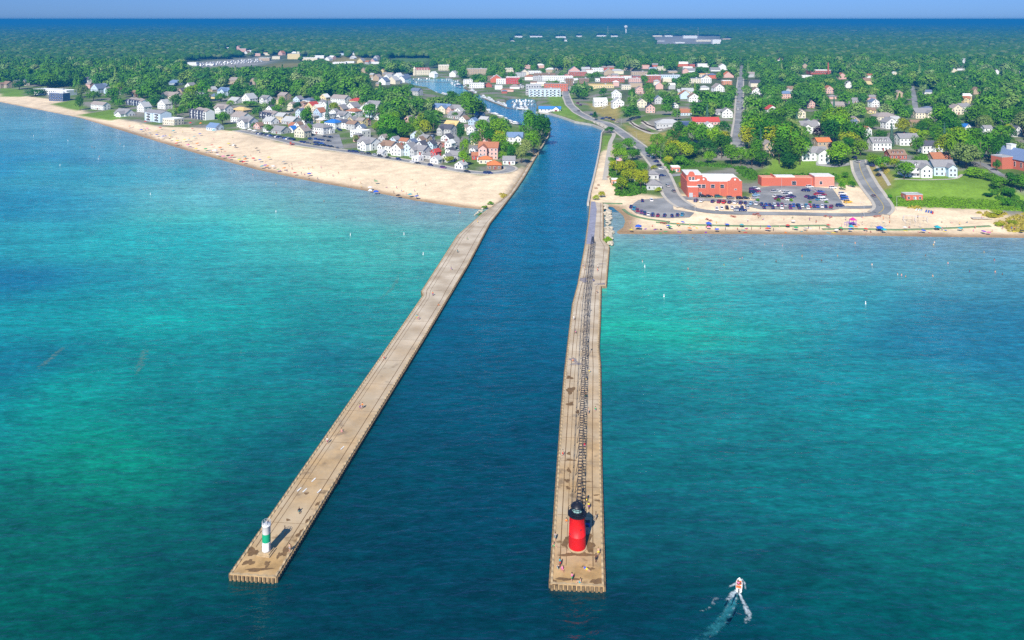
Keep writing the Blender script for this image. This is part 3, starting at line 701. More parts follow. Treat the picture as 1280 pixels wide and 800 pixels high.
def lot(px, name, m='asphalt', off=.13, z=2.5):
    pl = [G(a, b)[:2] for a, b in px]; xs = [q[0] for q in pl]; ys = [q[1] for q in pl]
    # polygon filled with a fine grid clipped by bmesh-free scan: triangulate then drape
    bm = bmesh.new(); vs = [bm.verts.new((x, y, 0)) for x, y in pl]; bm.faces.new(vs)
    for ax, lo, hi in ((0,min(xs),max(xs)),(1,min(ys),max(ys))):
        k = lo+6
        while k < hi:
            co = [0,0,0]; no = [0,0,0]; co[ax] = k; no[ax] = 1
            bmesh.ops.bisect_plane(bm, geom=bm.verts[:]+bm.edges[:]+bm.faces[:], plane_co=co, plane_no=no); k += 6
    for v in bm.verts: v.co.z = float(hgt(v.co.x, v.co.y))+off
    bm.normal_update()
    for f in bm.faces:
        if f.normal.z < 0: f.normal_flip()
    me = bpy.data.meshes.new(name); bm.to_mesh(me); bm.free(); me.materials.append(M[m]); o = obj(name, me); tag(o, None, None, kind='structure'); return o
R_north = [(296,163),(322,168),(345,173.5),(375,181),(432,189),(480,197),(520,203),(560,210.5),(585,215.3),(610,217),(630,215.5),(640,212),(639,209),(630,207)]
road(R_north, 6.5, label='beach road behind the sand')
lot([(388,170),(424,168),(430,186),(392,178)], 'parking_lot')
R_drive = [(709,108),(707,118),(712,131),(722,140.5),(738,149),(757,153.5),(770,161),(785,172),(800,183),(812,195.5),(822,208),(829,219),(833.5,230),(838,243),(846,252),(858,259),(877,264.5),(910,266.5),(960,267),(1000,267.5),(1050,269),(1082,269),(1098,267),(1106,262.5),(1103,254),(1094,243),(1087,234),(1080,222),(1075,210),(1073,200)]
road(R_drive[:16], 8.0, label='curving waterfront drive')
road(R_drive[15:23], 6.5, label='lower beach drive', walk=False)
road(R_drive[22:], 8.0, label='road climbing from the beach', line=True)
road([(838,246),(868,248.5),(905,251),(935,252.5),(960,254)], 8, label='upper lane past the brick building', walk=False)
road([(830,221),(845,219),(862,217)], 6, label='side lane by the brick hut', walk=False)
road([(1103,258),(1085,259.5),(1060,259.5),(1040,259)], 6, label='link lane', walk=False)
lot([(798,250),(840,247),(842,262),(868,266),(862,272),(836,273),(812,271.5),(795,267),(786,260),(790,256)], 'parking_lot')
lot([(944,236),(968,231.8),(1012,233),(1041,236),(1052,252),(1056,260),(1040,263),(950,262),(930,257),(944,250)], 'parking_lot')
road([(926.5,82),(926,97),(925,110),(924.5,125),(924,140),(923.5,152),(922,164),(920.5,175),(922,188)], 7.5, label='straight residential street', walk=True)
road([(577,187),(572,176),(562,164)], 6, label='short lane between cottages', walk=False)
road([(1062,205),(1020,205)], 5, label='side street', walk=False)
road([(1222,203),(1236,209),(1252,220)], 5, label='short street by the church', walk=False)
road([(1145,140),(1142,118),(1140,108)], 6, label='hill street', walk=False)
# river walk, ramps
def path(px, w, label, m='pavement', off=.12):
    o = obj('path', ribbon(GL(px), [-w/2,0,w/2], ZR(off), 'path', M[m])); tag(o, label, 'path', kind='structure')
path([(706,112),(704,122),(712,135),(730,147),(748,154),(760,160),(768,168),(763,178),(761,190),(759,205),(756,225)], 3.5, 'riverside walk')
path([(772,129),(760,131.5),(752,136)], 2.5, 'footpath')
path([(788,153),(798,160),(812,167),(822,167)], 4.5, 'ramp')
path([(803,152),(814,159),(828,163)], 4.5, 'ramp')
path([(1118,224),(1140,225.5),(1165,224.8),(1196,224),(1203,218)], 2.0, 'garden path')
path([(1112,232),(1106,222),(1096,208)], 2.0, 'footpath')
M['tarred_wall'] = mat('tarred_wall', (.07,.04,.03), .9, .2)
for q, lb in (([(787.5,152.5),(792,157),(802,162),(813,165.5)],'dark retaining wall along the lower ramp'),([(802,151.5),(808,156),(818,160),(829,162)],'dark retaining wall along the upper ramp')):
    w = GL(q); mb = MB()
    for a, b in zip(w, w[1:]):
        a = Vector(a); b = Vector(b); c = (a+b)/2; t = b-a; mb.box(c.x, c.y, hgt(c.x,c.y)-.6, t.length+.1, .5, 1.9, math.atan2(t.y,t.x))
    o = obj('retaining_wall', mb.mesh('retaining_wall', M['tarred_wall'])); tag(o, lb, 'wall')
# green wind fences / boards on the south beach
M['greenwood'] = mat('greenwood', (.16,.24,.12), .9, .2, .6)
def boardwalk(px, label, w=1.7):
    o = obj('boardwalk', ribbon(GL(px), [-w/2,0,w/2], ZR(.45), 'boardwalk', M['greenwood'], skirt=.5)); tag(o, label, 'boardwalk')
boardwalk([(779,262),(782,266),(790,270),(805,274.5),(820,276.5),(837,278)], 'green board path curving below the small parking lot')
boardwalk([(753,254.5),(778,255)], 'short green board path at the pier root')
boardwalk([(820,278.5),(850,281),(900,282.5),(960,283.5),(1036,282.3)], 'long green board path in the middle of the swimming beach')
boardwalk([(1028,287),(1070,286.5),(1120,288),(1170,286.5),(1238,283)], 'green board path ending at the dune grass')
# ================================================================== buildings
WALLC = dict(white=(.80,.80,.78), cream=(.74,.66,.50), blue=(.42,.55,.70), grey=(.50,.50,.50), tan=(.47,.36,.25), yellow=(.72,.58,.30), brick=(.58,.155,.085), redbrick=(.42,.11,.07), darkblue=(.05,.09,.2), paleblue=(.55,.66,.76), red=(.55,.06,.05), brown=(.25,.15,.09), orange=(.62,.25,.10), pink=(.68,.42,.36))
ROOFC = dict(grey=(.27,.26,.26), dark=(.09,.09,.11), brown=(.28,.18,.12), red=(.50,.07,.05), taupe=(.33,.28,.25), blue=(.03,.17,.50), orange=(.62,.19,.06), white=(.78,.77,.74), tan=(.68,.48,.20), lightgrey=(.45,.45,.44), slate=(.14,.18,.26), rust=(.40,.16,.08), bluegrey=(.16,.24,.38), salmon=(.72,.40,.18))
CACHE = {}
def cached(key, fn):
    if key not in CACHE: CACHE[key] = fn()
    return CACHE[key]
q5 = lambda v: round(v*2)/2
def gable_wall(w, d, h, rh):
    """ridge along y, gable faces -y and +y"""
    def f():
        mb = MB(); a, b = w/2, d/2
        mb.add([(-a,-b,-1.5),(a,-b,-1.5),(a,-b,h),(0,-b,h+rh),(-a,-b,h)], [(0,1,2,3,4)])
        mb.add([(-a,b,-1.5),(a,b,-1.5),(a,b,h),(0,b,h+rh),(-a,b,h)], [(4,3,2,1,0)])
        mb.add([(-a,-b,-1.5),(-a,b,-1.5),(-a,b,h),(-a,-b,h)], [(3,2,1,0)]); mb.add([(a,-b,-1.5),(a,b,-1.5),(a,b,h),(a,-b,h)], [(0,1,2,3)])
        return mb.mesh('wall', M['siding'])
    return cached(('gw',w,d,h,rh), f)
def gable_roof(w, d, h, rh, o=.45):
    def f():
        mb = MB(); a, b = w/2+o, d/2+o; z0 = h-o*rh/(w/2); t = .22
        for s_ in (-1,1):
            top = [(0,-b,h+rh+t),(0,b,h+rh+t),(s_*a,b,z0+t),(s_*a,-b,z0+t)]; bot = [(x,y,z-t) for x,y,z in top]
            fs = [(0,1,2,3),(7,6,5,4),(0,3,7,4),(1,5,6,2),(2,6,7,3)]
            if s_ > 0: fs = [q[::-1] for q in fs]
            mb.add(top+bot, fs)
        return mb.mesh('roof', M['shingle'])
    return cached(('gr',w,d,h,rh,o), f)
def hip_roof(w, d, h, rh, o=.5):
    def f():
        mb = MB(); a, b = w/2+o, d/2+o; r = max(0, (a-b)); s = max(0, (b-a)); t = .2
        vs = [(-a,-b,h),(a,-b,h),(a,b,h),(-a,b,h),(-a,-b,h+t),(a,-b,h+t),(a,b,h+t),(-a,b,h+t)]
        if r >= s: vs += [(-r,0,h+t+rh),(r+.01,0,h+t+rh)]; fs = [(4,5,9,8),(5,6,9),(6,7,8,9),(7,4,8)]
        else: vs += [(0,-s,h+t+rh),(0,s,h+t+rh)]; fs = [(4,5,8),(5,6,9,8),(6,7,9),(7,4,8,9)]
        mb.add(vs, fs+[(3,2,1,0),(0,1,5,4),(1,2,6,5),(2,3,7,6),(3,0,4,7)])
        return mb.mesh('roof', M['shingle'])
    return cached(('hr',w,d,h,rh,o), f)
def box_wall(w, d, h, mt='siding'):
    return cached(('bw',w,d,h,mt), lambda: MB().box(0,0,-1.5,w,d,h+1.5).mesh('wall', M[mt]))
def flat_roof(w, d, h, par=.5):
    def f():
        mb = MB(); mb.box(0,0,h+.004,w-.5,d-.5,.12)
        for x,y,sx,sy in ((0,-d/2+.12,w+.1,.3),(0,d/2-.12,w+.1,.3),(-w/2+.12,0,.3,d-.37),(w/2-.12,0,.3,d-.37)): mb.box(x,y,h+.002,sx,sy,par)
        return mb.mesh('roof', M['flatroof'])
    return cached(('fr',w,d,h,par), f)
def window_mesh(w, h):
    def f():
        mb = MB(); mb.box(0,-.05,-h/2-.1,w+.24,.10,h+.2,mat=0); mb.box(0,-.085,-h/2,w,.06,h,mat=1)
        mb.box(0,-.125,-.03,w,.03,.06,mat=0); return mb.mesh('window', [M['white'], M['glass']])
    return cached(('win',w,h), f)
def door_mesh():
    return cached('door', lambda: MB().box(0,-.06,0,1.1,.12,2.15).mesh('door', M['paint']))
def put_windows(root, w, y, z, n, ww=1.1, wh=1.4, rot=0, off=0):
    for k in range(n):
        x = (k+.5)/n*w-w/2+off; c, s = math.cos(rot), math.sin(rot)
        obj('window', window_mesh(ww,wh), root, (x*c-y*s, x*s+y*c, z), rot)
REGN = math.atan2(P(600,216)[1]-P(320,167)[1], P(600,216)[0]-P(320,167)[0])
BLD = []        # footprints (x, y, radius) and visible boxes for the woods
def note(root, w, d, h, px, py, vis=.95):
    BLD.append((root.location.x, root.location.y, w, d, h, px, py, vis))
def anchor(px, py, w_px, d, rot):
    x, y, z = G(px, py); s = proj(x, y, z)[2]; w = max(3, w_px/s*(.97)); 
    return x-math.sin(rot)*d/2, y+math.cos(rot)*d/2, z, w
ROOFW = dict(grey='grey', dark='dark', brown='brown', red='red', taupe='taupe', blue='bright blue', orange='orange', white='white', tan='tan', lightgrey='pale grey', slate='slate blue', rust='rust brown', bluegrey='blue grey', salmon='orange tan')
def house(px, py, wpx, wc='white', rc='grey', st=2, kind='side', rot=None, where='', d=None, near=True, chim=False, porch=False, dormer=0, label=None, cat='house', name='house', rh=None):
    if rot is None: rot = (0 if px > 700 else REGN*.8)+random.uniform(-.08,.08)
    d0 = d or 9
    x, y, z, w = anchor(px, py, wpx, d0, rot); w = q5(min(w, 40)); d = q5(d or min(max(6, w*.75), 12)); h = 2.9*st+.4
    root = empty(name, (x, y, z-.1), rot)
    rf = None
    wall = None
    if kind == 'gable':
        r = rh or round(w*.36*2)/2; wall = obj('wall', gable_wall(w,d,h,r), root, color=WALLC[wc]); rf = obj('roof', gable_roof(w,d,h,r), root, color=ROOFC[rc])
        if near: put_windows(root, w*.9, -d/2, h+r*.3, 1)
    elif kind == 'hip':
        r = rh or round(min(w,d)*.26*2)/2; wall = obj('wall', box_wall(w,d,h), root, color=WALLC[wc]); rf = obj('roof', hip_roof(w,d,h,r), root, color=ROOFC[rc])
    elif kind == 'flat':
        wall = obj('wall', box_wall(w,d,h), root, color=WALLC[wc]); rf = obj('roof', flat_roof(w,d,h), root, color=ROOFC[rc])
    else:      # side gable: ridge along x; cross: plus a front gable wing
        r = rh or round(d*.33*2)/2; wall = obj('wall', gable_wall(d,w,h,r), root, rz=math.pi/2, color=WALLC[wc]); rf = obj('roof', gable_roof(d,w,h,r), root, rz=math.pi/2, color=ROOFC[rc])
        if kind == 'cross':
            ww = q5(w*.42); dd = q5(d*.55); r2 = round(ww*.36*2)/2; ox = w*.24*(1 if int(px) % 2 else -1)
            obj('wing_wall', gable_wall(ww,dd,h-.05,r2), root, (ox,-d/2-dd/2+1.6,0), color=WALLC[wc]); obj('wing_roof', gable_roof(ww,dd+1.0,h-.05,r2), root, (ox,-d/2-dd/2+1.9,.03), color=ROOFC[rc])
            if near:
                for k in range(st): 
                    for e in (-.22,.22): obj('window', window_mesh(1.1,1.3), root, (ox+ww*e, -d/2-dd+1.6, 1.6+2.9*k))
        for k in range(dormer):
            ox = ((k+.5)/dormer-.5)*w*.8; obj('dormer', cached('dorm', lambda: MB().box(0,0,0,2.0,2.6,1.3).mesh('dormer', M['siding'])), root, (ox,-d*.24,h+r*.25), color=WALLC[wc])
            obj('dormer_roof', gable_roof(2.0,2.6,1.3,.8,.25), root, (ox,-d*.24,h+r*.25), color=ROOFC[rc]); obj('window', window_mesh(1.0,.9), root, (ox,-d*.24-1.3,h+r*.25+.75))
    if near:
        nw = max(2, int(w/2.8))
        for k in range(st):
            put_windows(root, w, -d/2, 1.6+2.9*k, nw)
            put_windows(root, d, -w/2, 1.6+2.9*k, max(1,int(d/4)), rot=math.pi/2); put_windows(root, d, -w/2, 1.6+2.9*k, max(1,int(d/4)), rot=-math.pi/2)
        obj('door', door_mesh(), root, (w*.06, -d/2-.02, .1), color=(.3,.08,.06) if random.random() < .4 else (.6,.6,.58))
    if chim and rf: obj('chimney', cached('chim', lambda: MB().box(0,0,0,.9,.7,2.2).box(0,0,2.2,1.05,.85,.15).mesh('chimney', M['brick'])), rf, (d*.18 if kind not in ('gable','hip','flat') else w*.2, 1.0, h+1.0), color=WALLC['redbrick'])
    if porch:
        mb = MB(); pw = w*.7
        for k in range(4): mb.box((k/3-.5)*pw*.95, -d/2-1.9, 0, .2,.2,2.4,mat=0)
        mb.box(0,-d/2-1.05,.0,pw,2.1,.35,mat=0); obj('porch', mb.mesh('porch', M['white']), root); obj('porch_roof', MB().box(0,-d/2-1.0,2.4,pw+.5,2.3,.2,top=.93).mesh('porch_roof', M['shingle']), root, color=ROOFC[rc])
    hh = h+(0 if kind == 'flat' else 2.5)
    shape = {'gable':'gable-fronted','side':'side-gabled','cross':'cross-gabled','hip':'hip-roofed','flat':'flat-roofed'}[kind]
    stw = {1:'one-storey',2:'two-storey',3:'three-storey',4:'four-storey'}[st]
    wcn = {'paleblue':'pale blue','darkblue':'dark blue','redbrick':'dark red brick'}.get(wc, wc)
    lab = label or f"{wcn} {stw} {shape} {cat} with {ROOFW[rc]} roof{' and dormers' if dormer else ''}{' '+where if where else ''}"
    later(root, lab, px, cat); note(root, w, d, hh, px, py); return root
N1 = 'at the far north beach'; N2 = 'behind the north beach'; N3 = 'in the packed cottages'; N4 = 'along the beach road'; N5 = 'among the trees by the marina'
S1 = 'above the south lawn'; S2 = 'in the southern woods'; S3 = 'by the waterfront drive'; DT = 'downtown'
H = house
# --- south side, near
H(1147,221,33,'white','grey',2,'cross',0,S1,d=10,dormer=1,porch=True,chim=True); H(1181,220,27,'paleblue','grey',2,'cross',-.05,S1,d=10,chim=True)
H(1179,204,25,'tan','rust',1,'side',0,S1,d=10); H(1137,182,25,'white','grey',2,'side',.05,S1,d=9,chim=True); H(1165,192,24,'white','dark',2,'cross',0,S1,d=9,chim=True)
H(1123,199,21,'redbrick','brown',1,'side',0,S1,dormer=3); H(1102,188,24,'white','grey',2,'side',0,S1,dormer=3)
H(1115,161,16,'white','grey',2,'gable',.2,S2); H(1110,150,28,'cream','taupe',1,'hip',.1,S2,d=14); H(1155,148,23,'cream','grey',2,'cross',0,S2,chim=True); H(1146,158,12,'tan','brown',1,'side',0,S2)
H(1197,143,16,'cream','taupe',2,'gable',.1,S2); H(1087,171,11,'white','rust',2,'gable',.3,S2)
H(1019,201,34,'white','grey',2,'cross',.04,'behind the long brick building',d=11,chim=True); H(1031,187,18,'tan','orange',2,'side',.1,'behind the long brick building'); H(962,196,13,'tan','taupe',3,'gable',0,'beside the blue spruce',d=9)
H(1012,166,23,'white','grey',2,'cross',0,S2,chim=True); H(966,144,14,'white','red',2,'gable',.1,S2); H(946,119,12,'white','brown',2,'gable',0,S2); H(984,123,18,'pink','bluegrey',2,'hip',0,S2); H(1003,148,10,'cream','taupe',2,'gable',0,S2)
H(1048,135,16,'tan','taupe',1,'side',0,S2); H(1037,117,12,'pink','rust',2,'gable',0,S2); H(1068,129,13,'grey','grey',1,'side',0,S2); H(1095,134,11,'white','slate',2,'gable',.2,S2); H(1008,97,14,'white','white',1,'flat',0,S2,near=False); H(1053,99,10,'pink','rust',2,'gable',0,S2,near=False)
H(1237,169,10,'white','grey',2,'side',0,S2); H(1212,163,10,'white','blue',1,'gable',.3,S2); H(1275,171,13,'white','dark',2,'gable',.4,S2); H(1254,152,11,'grey','taupe',2,'gable',0,S2); H(1222,118,9,'tan','brown',2,'gable',0,S2,near=False); H(1125,122,9,'tan','taupe',2,'gable',0,S2,near=False)
H(1070,154,11,'tan','taupe',1,'gable',0,S2); H(1062,110,10,'white','grey',2,'gable',0,S2,near=False); H(1200,88,12,'white','lightgrey',1,'flat',0,S2,near=False); H(1275,92,9,'white','white',1,'flat',0,S2,near=False)
# --- south side, middle
H(836,159,31,'grey','lightgrey',1,'hip',-.05,S3,d=14,label='low grey hip-roofed clubhouse with white band windows above the ramps',cat='clubhouse',name='clubhouse')
H(883,156,34,'pink','red',1,'side',0,'behind the clubhouse',d=10,label='long low house with a red roof right of the clubhouse'); H(887,163,15,'white','lightgrey',1,'gable',0,'',label='small white gabled annex in front of the red roof')
H(857,157,13,'darkblue','slate',1,'flat',0,'',d=6,label='low dark blue flat shed between clubhouse and red roof',cat='shed',name='shed',near=False)
H(751,133,17,'white','white',2,'cross',.1,S3); H(773,134,15,'white','lightgrey',2,'gable',.1,S3); H(771,123,12,'white','white',2,'gable',0,S3)
H(860,120,15,'cream','lightgrey',2,'cross',0,S2); H(899,115,14,'white','taupe',2,'gable',.2,S2); H(909,106,12,'salmon' if 'salmon' in WALLC else 'orange','white',2,'flat',0,DT); H(910,97,14,'pink','orange',1,'gable',0,DT,near=False)
H(824,130,10,'grey','slate',2,'gable',0,S2); H(845,135,7,'white','white',1,'gable',0,S2); H(800,117,11,'pink','taupe',2,'gable',0,S2); H(783,112,12,'cream','lightgrey',2,'flat',0,DT)
# --- downtown blocks
def block(px, py, wpx, st, wc, rc, d=18, where=DT, label=None, name='shop_building', cat='building', near=True, mt='brick', rot=0.0, win=(1.2,1.6), rows=None, wstep=3.2):
    x, y, z, w = anchor(px, py, wpx, d, rot); w = q5(min(w,110)); h = 3.4*st+.6
    root = empty(name, (x, y, z-.1), rot); obj('wall', cached(('bk',w,d,h,mt), lambda: MB().box(0,0,-1.5,w,d,h+1.5).mesh('wall', M[mt])), root, color=WALLC[wc]); rf = obj('roof', flat_roof(w,d,h), root, color=ROOFC[rc])
    if near:
        n = max(2, int(w/wstep))
        for k in range(st): put_windows(root, w, -d/2, 1.9+3.4*k, n, *win)
        obj('rooftop_unit', cached('ac', lambda: MB().box(0,0,0,2.6,2.0,1.4).box(0,0,1.4,1.2,1.2,.3).mesh('rooftop_unit', M['steel'])), rf, (w*.2, d*.15, h+.13))
    wcn = {'paleblue':'pale blue','darkblue':'dark blue','redbrick':'red brick','brick':'orange brick'}.get(wc, wc)
    later(root, label or f"{wcn} {ORDW[st]} flat-roofed block with {ROOFW[rc]} roof {where}", px, cat); note(root, w, d, h, px, py); return root
ORDW = {1:'one-storey',2:'two-storey',3:'three-storey',4:'four-storey',5:'five-storey'}
B = block
B(766,103,30,2,'redbrick','white',16); B(756,102,24,1,'white','white',12); B(752,110,32,1,'yellow','tan',22,label='low block with a broad tan yellow roof behind the riverside trees'); B(817,103,19,3,'redbrick','white',14); B(800,95,22,2,'tan','taupe',14)
B(838,99,25,2,'paleblue','grey',14); B(882,96,21,1,'cream','salmon',24,label='low block with a bright orange roof downtown'); B(869,104,15,2,'cream','slate',12); B(883,104,13,2,'white','white',10); B(787,99,15,1,'white','white',14); B(794,104,16,2,'pink','lightgrey',12)
B(595,93,31,3,'tan','lightgrey',14,where='',label='three-storey tan brick hotel with rows of windows behind the harbour'); B(556,88,17,3,'cream','white',12,where='behind the harbour'); B(641,105,18,3,'red','white',16,label='bright red-fronted block with white roof near the river'); B(627,105,14,2,'white','white',14,where='near the river')
B(596,110,19,2,'white','lightgrey',12,where='on the marina quay'); B(601,110,7,1,'red','red',6,where='on the marina quay'); B(585,105,12,2,'white','grey',10,where='on the marina quay'); B(615,101,12,2,'brown','brown',14,where='near the river')
B(695,114,30,3,'brick','taupe',16,label='long orange brick block behind the pale blue apartments'); B(697,101,40,2,'white','white',18); B(668,92,19,1,'white','white',18); B(659,86,9,2,'pink','rust',12); B(636,90,13,2,'cream','lightgrey',12); B(681,95,28,1,'brown','brown',14); B(723,95,22,2,'redbrick','lightgrey',12); B(747,90,15,2,'white','lightgrey',10)
B(715,102,36,1,'white','white',20,label='long white one-storey block with a clean white roof downtown'); B(827,88,11,2,'cream','taupe',10); B(817,87,11,1,'paleblue','bluegrey',10); B(785,88,14,1,'tan','taupe',14); B(703,88,20,1,'tan','grey',10,near=False); B(735,86,12,1,'grey','slate',10,near=False)
B(860,86,12,1,'white','white',10,near=False); B(879,84,14,2,'white','lightgrey',10,near=False); B(806,86,12,2,'pink','rust',10,near=False); B(651,96,14,2,'grey','grey',12); B(672,101,12,2,'grey','lightgrey',12); B(730,104,13,2,'brown','taupe',12); B(712,107,9,3,'brown','brown',9); B(648,110,14,1,'grey','dark',10)
# waterside apartment pair
a1 = B(667,119,20,4,'grey','lightgrey',14,label='tall grey and glass apartment block beside the marina basin',name='apartment_building',mt='siding',wstep=3.4,win=(2.0,1.8))
a2 = B(681,121,41,3,'paleblue','lightgrey',12,label='long pale blue three-storey apartment block with balconies by the marina basin',name='apartment_building',mt='siding',wstep=5,win=(2.4,1.8))
for k in range(3):
    for j in range(6):
        w2 = BLD[-1][2]; obj('balcony', cached('balc', lambda: MB().box(0,-.8,0,2.8,1.6,.15,mat=0).box(0,-1.55,.15,2.8,.06,.9,mat=0).mesh('balcony', [M['white']])), a2, ((j+.5)/6*w2-w2/2, -6.02, .35+3.4*k+.5))
# boathouse with blue roof and white gable
x, y, z, w = anchor(687,140.5,28,9,-.12)
bh = empty('boathouse', (x, y, z), -.12); tag(bh, 'white boathouse with a long blue roof and a dark arched door at the river', 'boathouse')
obj('wall', gable_wall(9,w,3.4,2.4), bh, rz=math.pi/2, color=WALLC['white']); obj('roof', gable_roof(9,w,3.4,2.4,.7), bh, rz=math.pi/2, color=(.05,.22,.50))
obj('wing_wall', gable_wall(7.5,6,3.4,3.0), bh, (w*.3,-5.5,0), color=WALLC['white']); obj('wing_roof', gable_roof(7.5,8,3.4,3.0), bh, (w*.3,-4.5,.02), color=(.05,.22,.50))
obj('door', MB().box(0,-.08,0,3.0,.16,2.6).lathe([(1.5,0),(1.5,.16)],20).mesh('door', M['paint']), bh, (w*.3,-8.55,0), color=(.25,.03,.08)); put_windows(bh, w*.5, -4.5, 1.8, 3, off=-w*.2)
note(bh, w, 12, 6, 687, 140)
# --- harbour side hotel with mansard
x, y, z, w = anchor(527,94,22,14,.1); ht = empty('hotel', (x,y,z), .1); tag(ht, 'white harbour hotel with a dormered red-grey mansard roof and corner turret', 'hotel')
obj('wall', box_wall(q5(w),14,10), ht, color=WALLC['cream']); obj('roof', MB().box(0,0,10.01,w+.8,14.8,4,top=.86).mesh('roof', M['shingle']), ht, color=(.36,.14,.12)); obj('turret', MB().lathe([(2.6,-1),(2.6,12),(3,12.1),(2.2,13.5),(.9,15),(.05,17.5)],16,-w*.42,-6.4).mesh('turret', M['siding']), ht, color=WALLC['cream'])
for k in range(3): put_windows(ht, w*.92, -7, 1.8+3.1*k, 9)
for k in range(5): obj('dormer', cached('dorm', lambda: MB().box(0,0,0,2.0,2.6,1.3).mesh('dormer', M['siding'])), ht, ((k+.5)/5*w*.8-w*.4,-5.8,11), color=WALLC['white'])
note(ht, w, 14, 15, 527, 94)
# --- far landmarks
x, y, z = G(1028,93); sc = empty('school_building', (x, y+9, z)); tag(sc, 'long red brick school with a pale flat roof in the woods', 'school'); 
obj('wall', MB().box(0,0,-1,46,18,8).mesh('wall', M['brick']), sc, color=WALLC['redbrick']); obj('roof', flat_roof(46,18,7.0,.8), sc, color=ROOFC['white']); put_windows(sc, 44, -9, 4.0, 12, 2.2, 1.6); note(sc, 46, 18, 8, 1028, 93)
x, y, z = G(1034.5,94); ch = obj('smokestack', MB().lathe([(1.7,-1),(1.6,4),(1.15,22),(1.3,22.2),(1.3,23)],16).mesh('smokestack', M['brick']), None, (x,y-3,z), color=WALLC['redbrick']); tag(ch, 'tall brick smokestack rising in front of the school', 'smokestack')
def far_place(px, py): return G(px, py)
x, y, z = G(782.5,44.6); wt = empty('water_tower', (x,y,z)); tag(wt, 'white mushroom-shaped water tower standing on the wooded horizon', 'water tower')
obj('stem', MB().lathe([(8,0),(4.5,6),(3.6,14),(3.6,44)],20).mesh('stem', M['white'],True), wt); obj('tank', MB().lathe([(3.6,42),(7,46),(10.5,51),(11.5,55),(10.5,59),(7,62.5),(2,64)],24).mesh('tank', M['white'],True), wt)
for (a, b, hh, lb) in ((872.5,47,58,'thin red and white radio mast on the wooded skyline'),(760,47,62,'faint grey radio mast left of the water tower')):
    x, y, z = G(a, b); mb = MB(); 
    for k in range(10): mb.tube((-2.2*(1-k/11),0,hh*k/10),(-2.2*(1-(k+1)/11),0,hh*(k+1)/10),.28,4); mb.tube((2.2*(1-k/11),0,hh*k/10),(2.2*(1-(k+1)/11),0,hh*(k+1)/10),.28,4); mb.tube((-2.2*(1-k/11),0,hh*k/10),(2.2*(1-k/11),0,hh*(k+1)/10),.2,4)
    o = obj('radio_mast', mb.mesh('radio_mast', M['steel']), None, (x,y,z)); tag(o, lb, 'mast')
FW = 'on the far wooded edge'
for (a, b, w_, st, wc_, rc_, dd) in ((648,47,15,2,'white','white',60),(670,47,26,2,'white','white',60),(701,47.5,22,2,'white','white',50),(724,46.5,14,2,'white','lightgrey',50),(752,46,20,2,'white','white',60),(768,46.5,16,2,'white','white',50),(822,46,12,2,'cream','white',40),(836,46,10,2,'white','white',40),
    (863,48,18,4,'white','white',30),(880,52,20,2,'cream','white',30),(896,55,11,6 if False else 5,'white','white',24),(850,54,12,1,'white','lightgrey',40),(826,52,10,1,'grey','lightgrey',30),(910,50,14,2,'tan','lightgrey',30),(640,52,8,1,'white','white',20),(687,52,9,1,'white','white',20),(707,52,6,2,'white','white',20),(1236,18.5+40,4,1,'white','white',12),(972,66,6,1,'white','white',12)):
    block(a,b,w_,st,wc_,rc_,dd,where=FW,near=False,mt='flatroof')
for (a, b, w_, st, wc_, rc_, dd) in ((367,74,16,4,'yellow','lightgrey',16),(386,76,22,2,'cream','white',20),(424,80,17,1,'white','white',16),(467,80,20,1,'white','white',20),(330,76,14,2,'tan','white',12),(345,74,10,2,'cream','lightgrey',12),(398,73,14,2,'white','white',12),(303,65,9,3,'pink','lightgrey',12),(312,66,7,2,'white','white',12),(274,62,4,2,'white','white',10),(284,62,5,2,'white','lightgrey',10),(322,70,7,2,'pink','lightgrey',10),(332,69,10,2,'cream','rust',10),(372.5,73,3.4,5,'cream','white',5),(239,82,13,2,'white','lightgrey',14),(262,82,10,1,'white','lightgrey',10),(437,79,12,1,'white','white',12)):
    block(a,b,w_,st,wc_,rc_,dd,where='beyond the wooded dune',near=False,mt='flatroof')
# --- north side
x_ = B(62,119,64,2,'white','white',16,where=N1,label='long white flat-roofed motel at the far north beach',name='motel',cat='motel',mt='siding',rot=REGN*.6,wstep=4,win=(2,1.6)); x2 = B(70,126.5,27,3,'darkblue','white',10,label='dark blue and white balcony wing in front of the motel',name='motel_wing',cat='motel',mt='siding',rot=REGN*.6,wstep=4.5,win=(2.6,2.0))
H(121,137,28,'white','taupe',2,'side',None,N1,d=9); H(6,110,13,'tan','brown',2,'cross',None,N1); H(17,108,8,'tan','grey',2,'gable',None,N1); H(29,107,7,'cream','slate',2,'gable',None,N1); H(108,104,11,'white','darkgrey' if 'darkgrey' in ROOFC else 'dark',2,'side',None,N1); H(119,116,16,'paleblue','slate',2,'gable',None,N1); H(129,113,16,'blue','slate',2,'cross',None,N1)
H(151,145,24,'white','grey',1,'cross',None,N2,rh=4.5); H(176,140,15,'white','lightgrey',2,'gable',None,N2); H(203,136,17,'white','lightgrey',2,'gable',None,N2,rh=5); H(212,125,27,'cream','taupe',2,'cross',None,N2); H(166,121,9,'brown','brown',2,'side',None,N2)
H(212,156,22,'cream','white',2,'flat',None,N2,label='cream two-storey flat beach house with many small windows'); H(275,142,22,'white','taupe',2,'cross',None,N2); H(235,113,12,'white','grey',2,'gable',None,N2); H(217,106,15,'blue','bluegrey',1,'side',None,N2); H(279,119,22,'paleblue','bluegrey',2,'cross',None,N2); H(291,105,15,'tan','taupe',2,'side',None,N2)
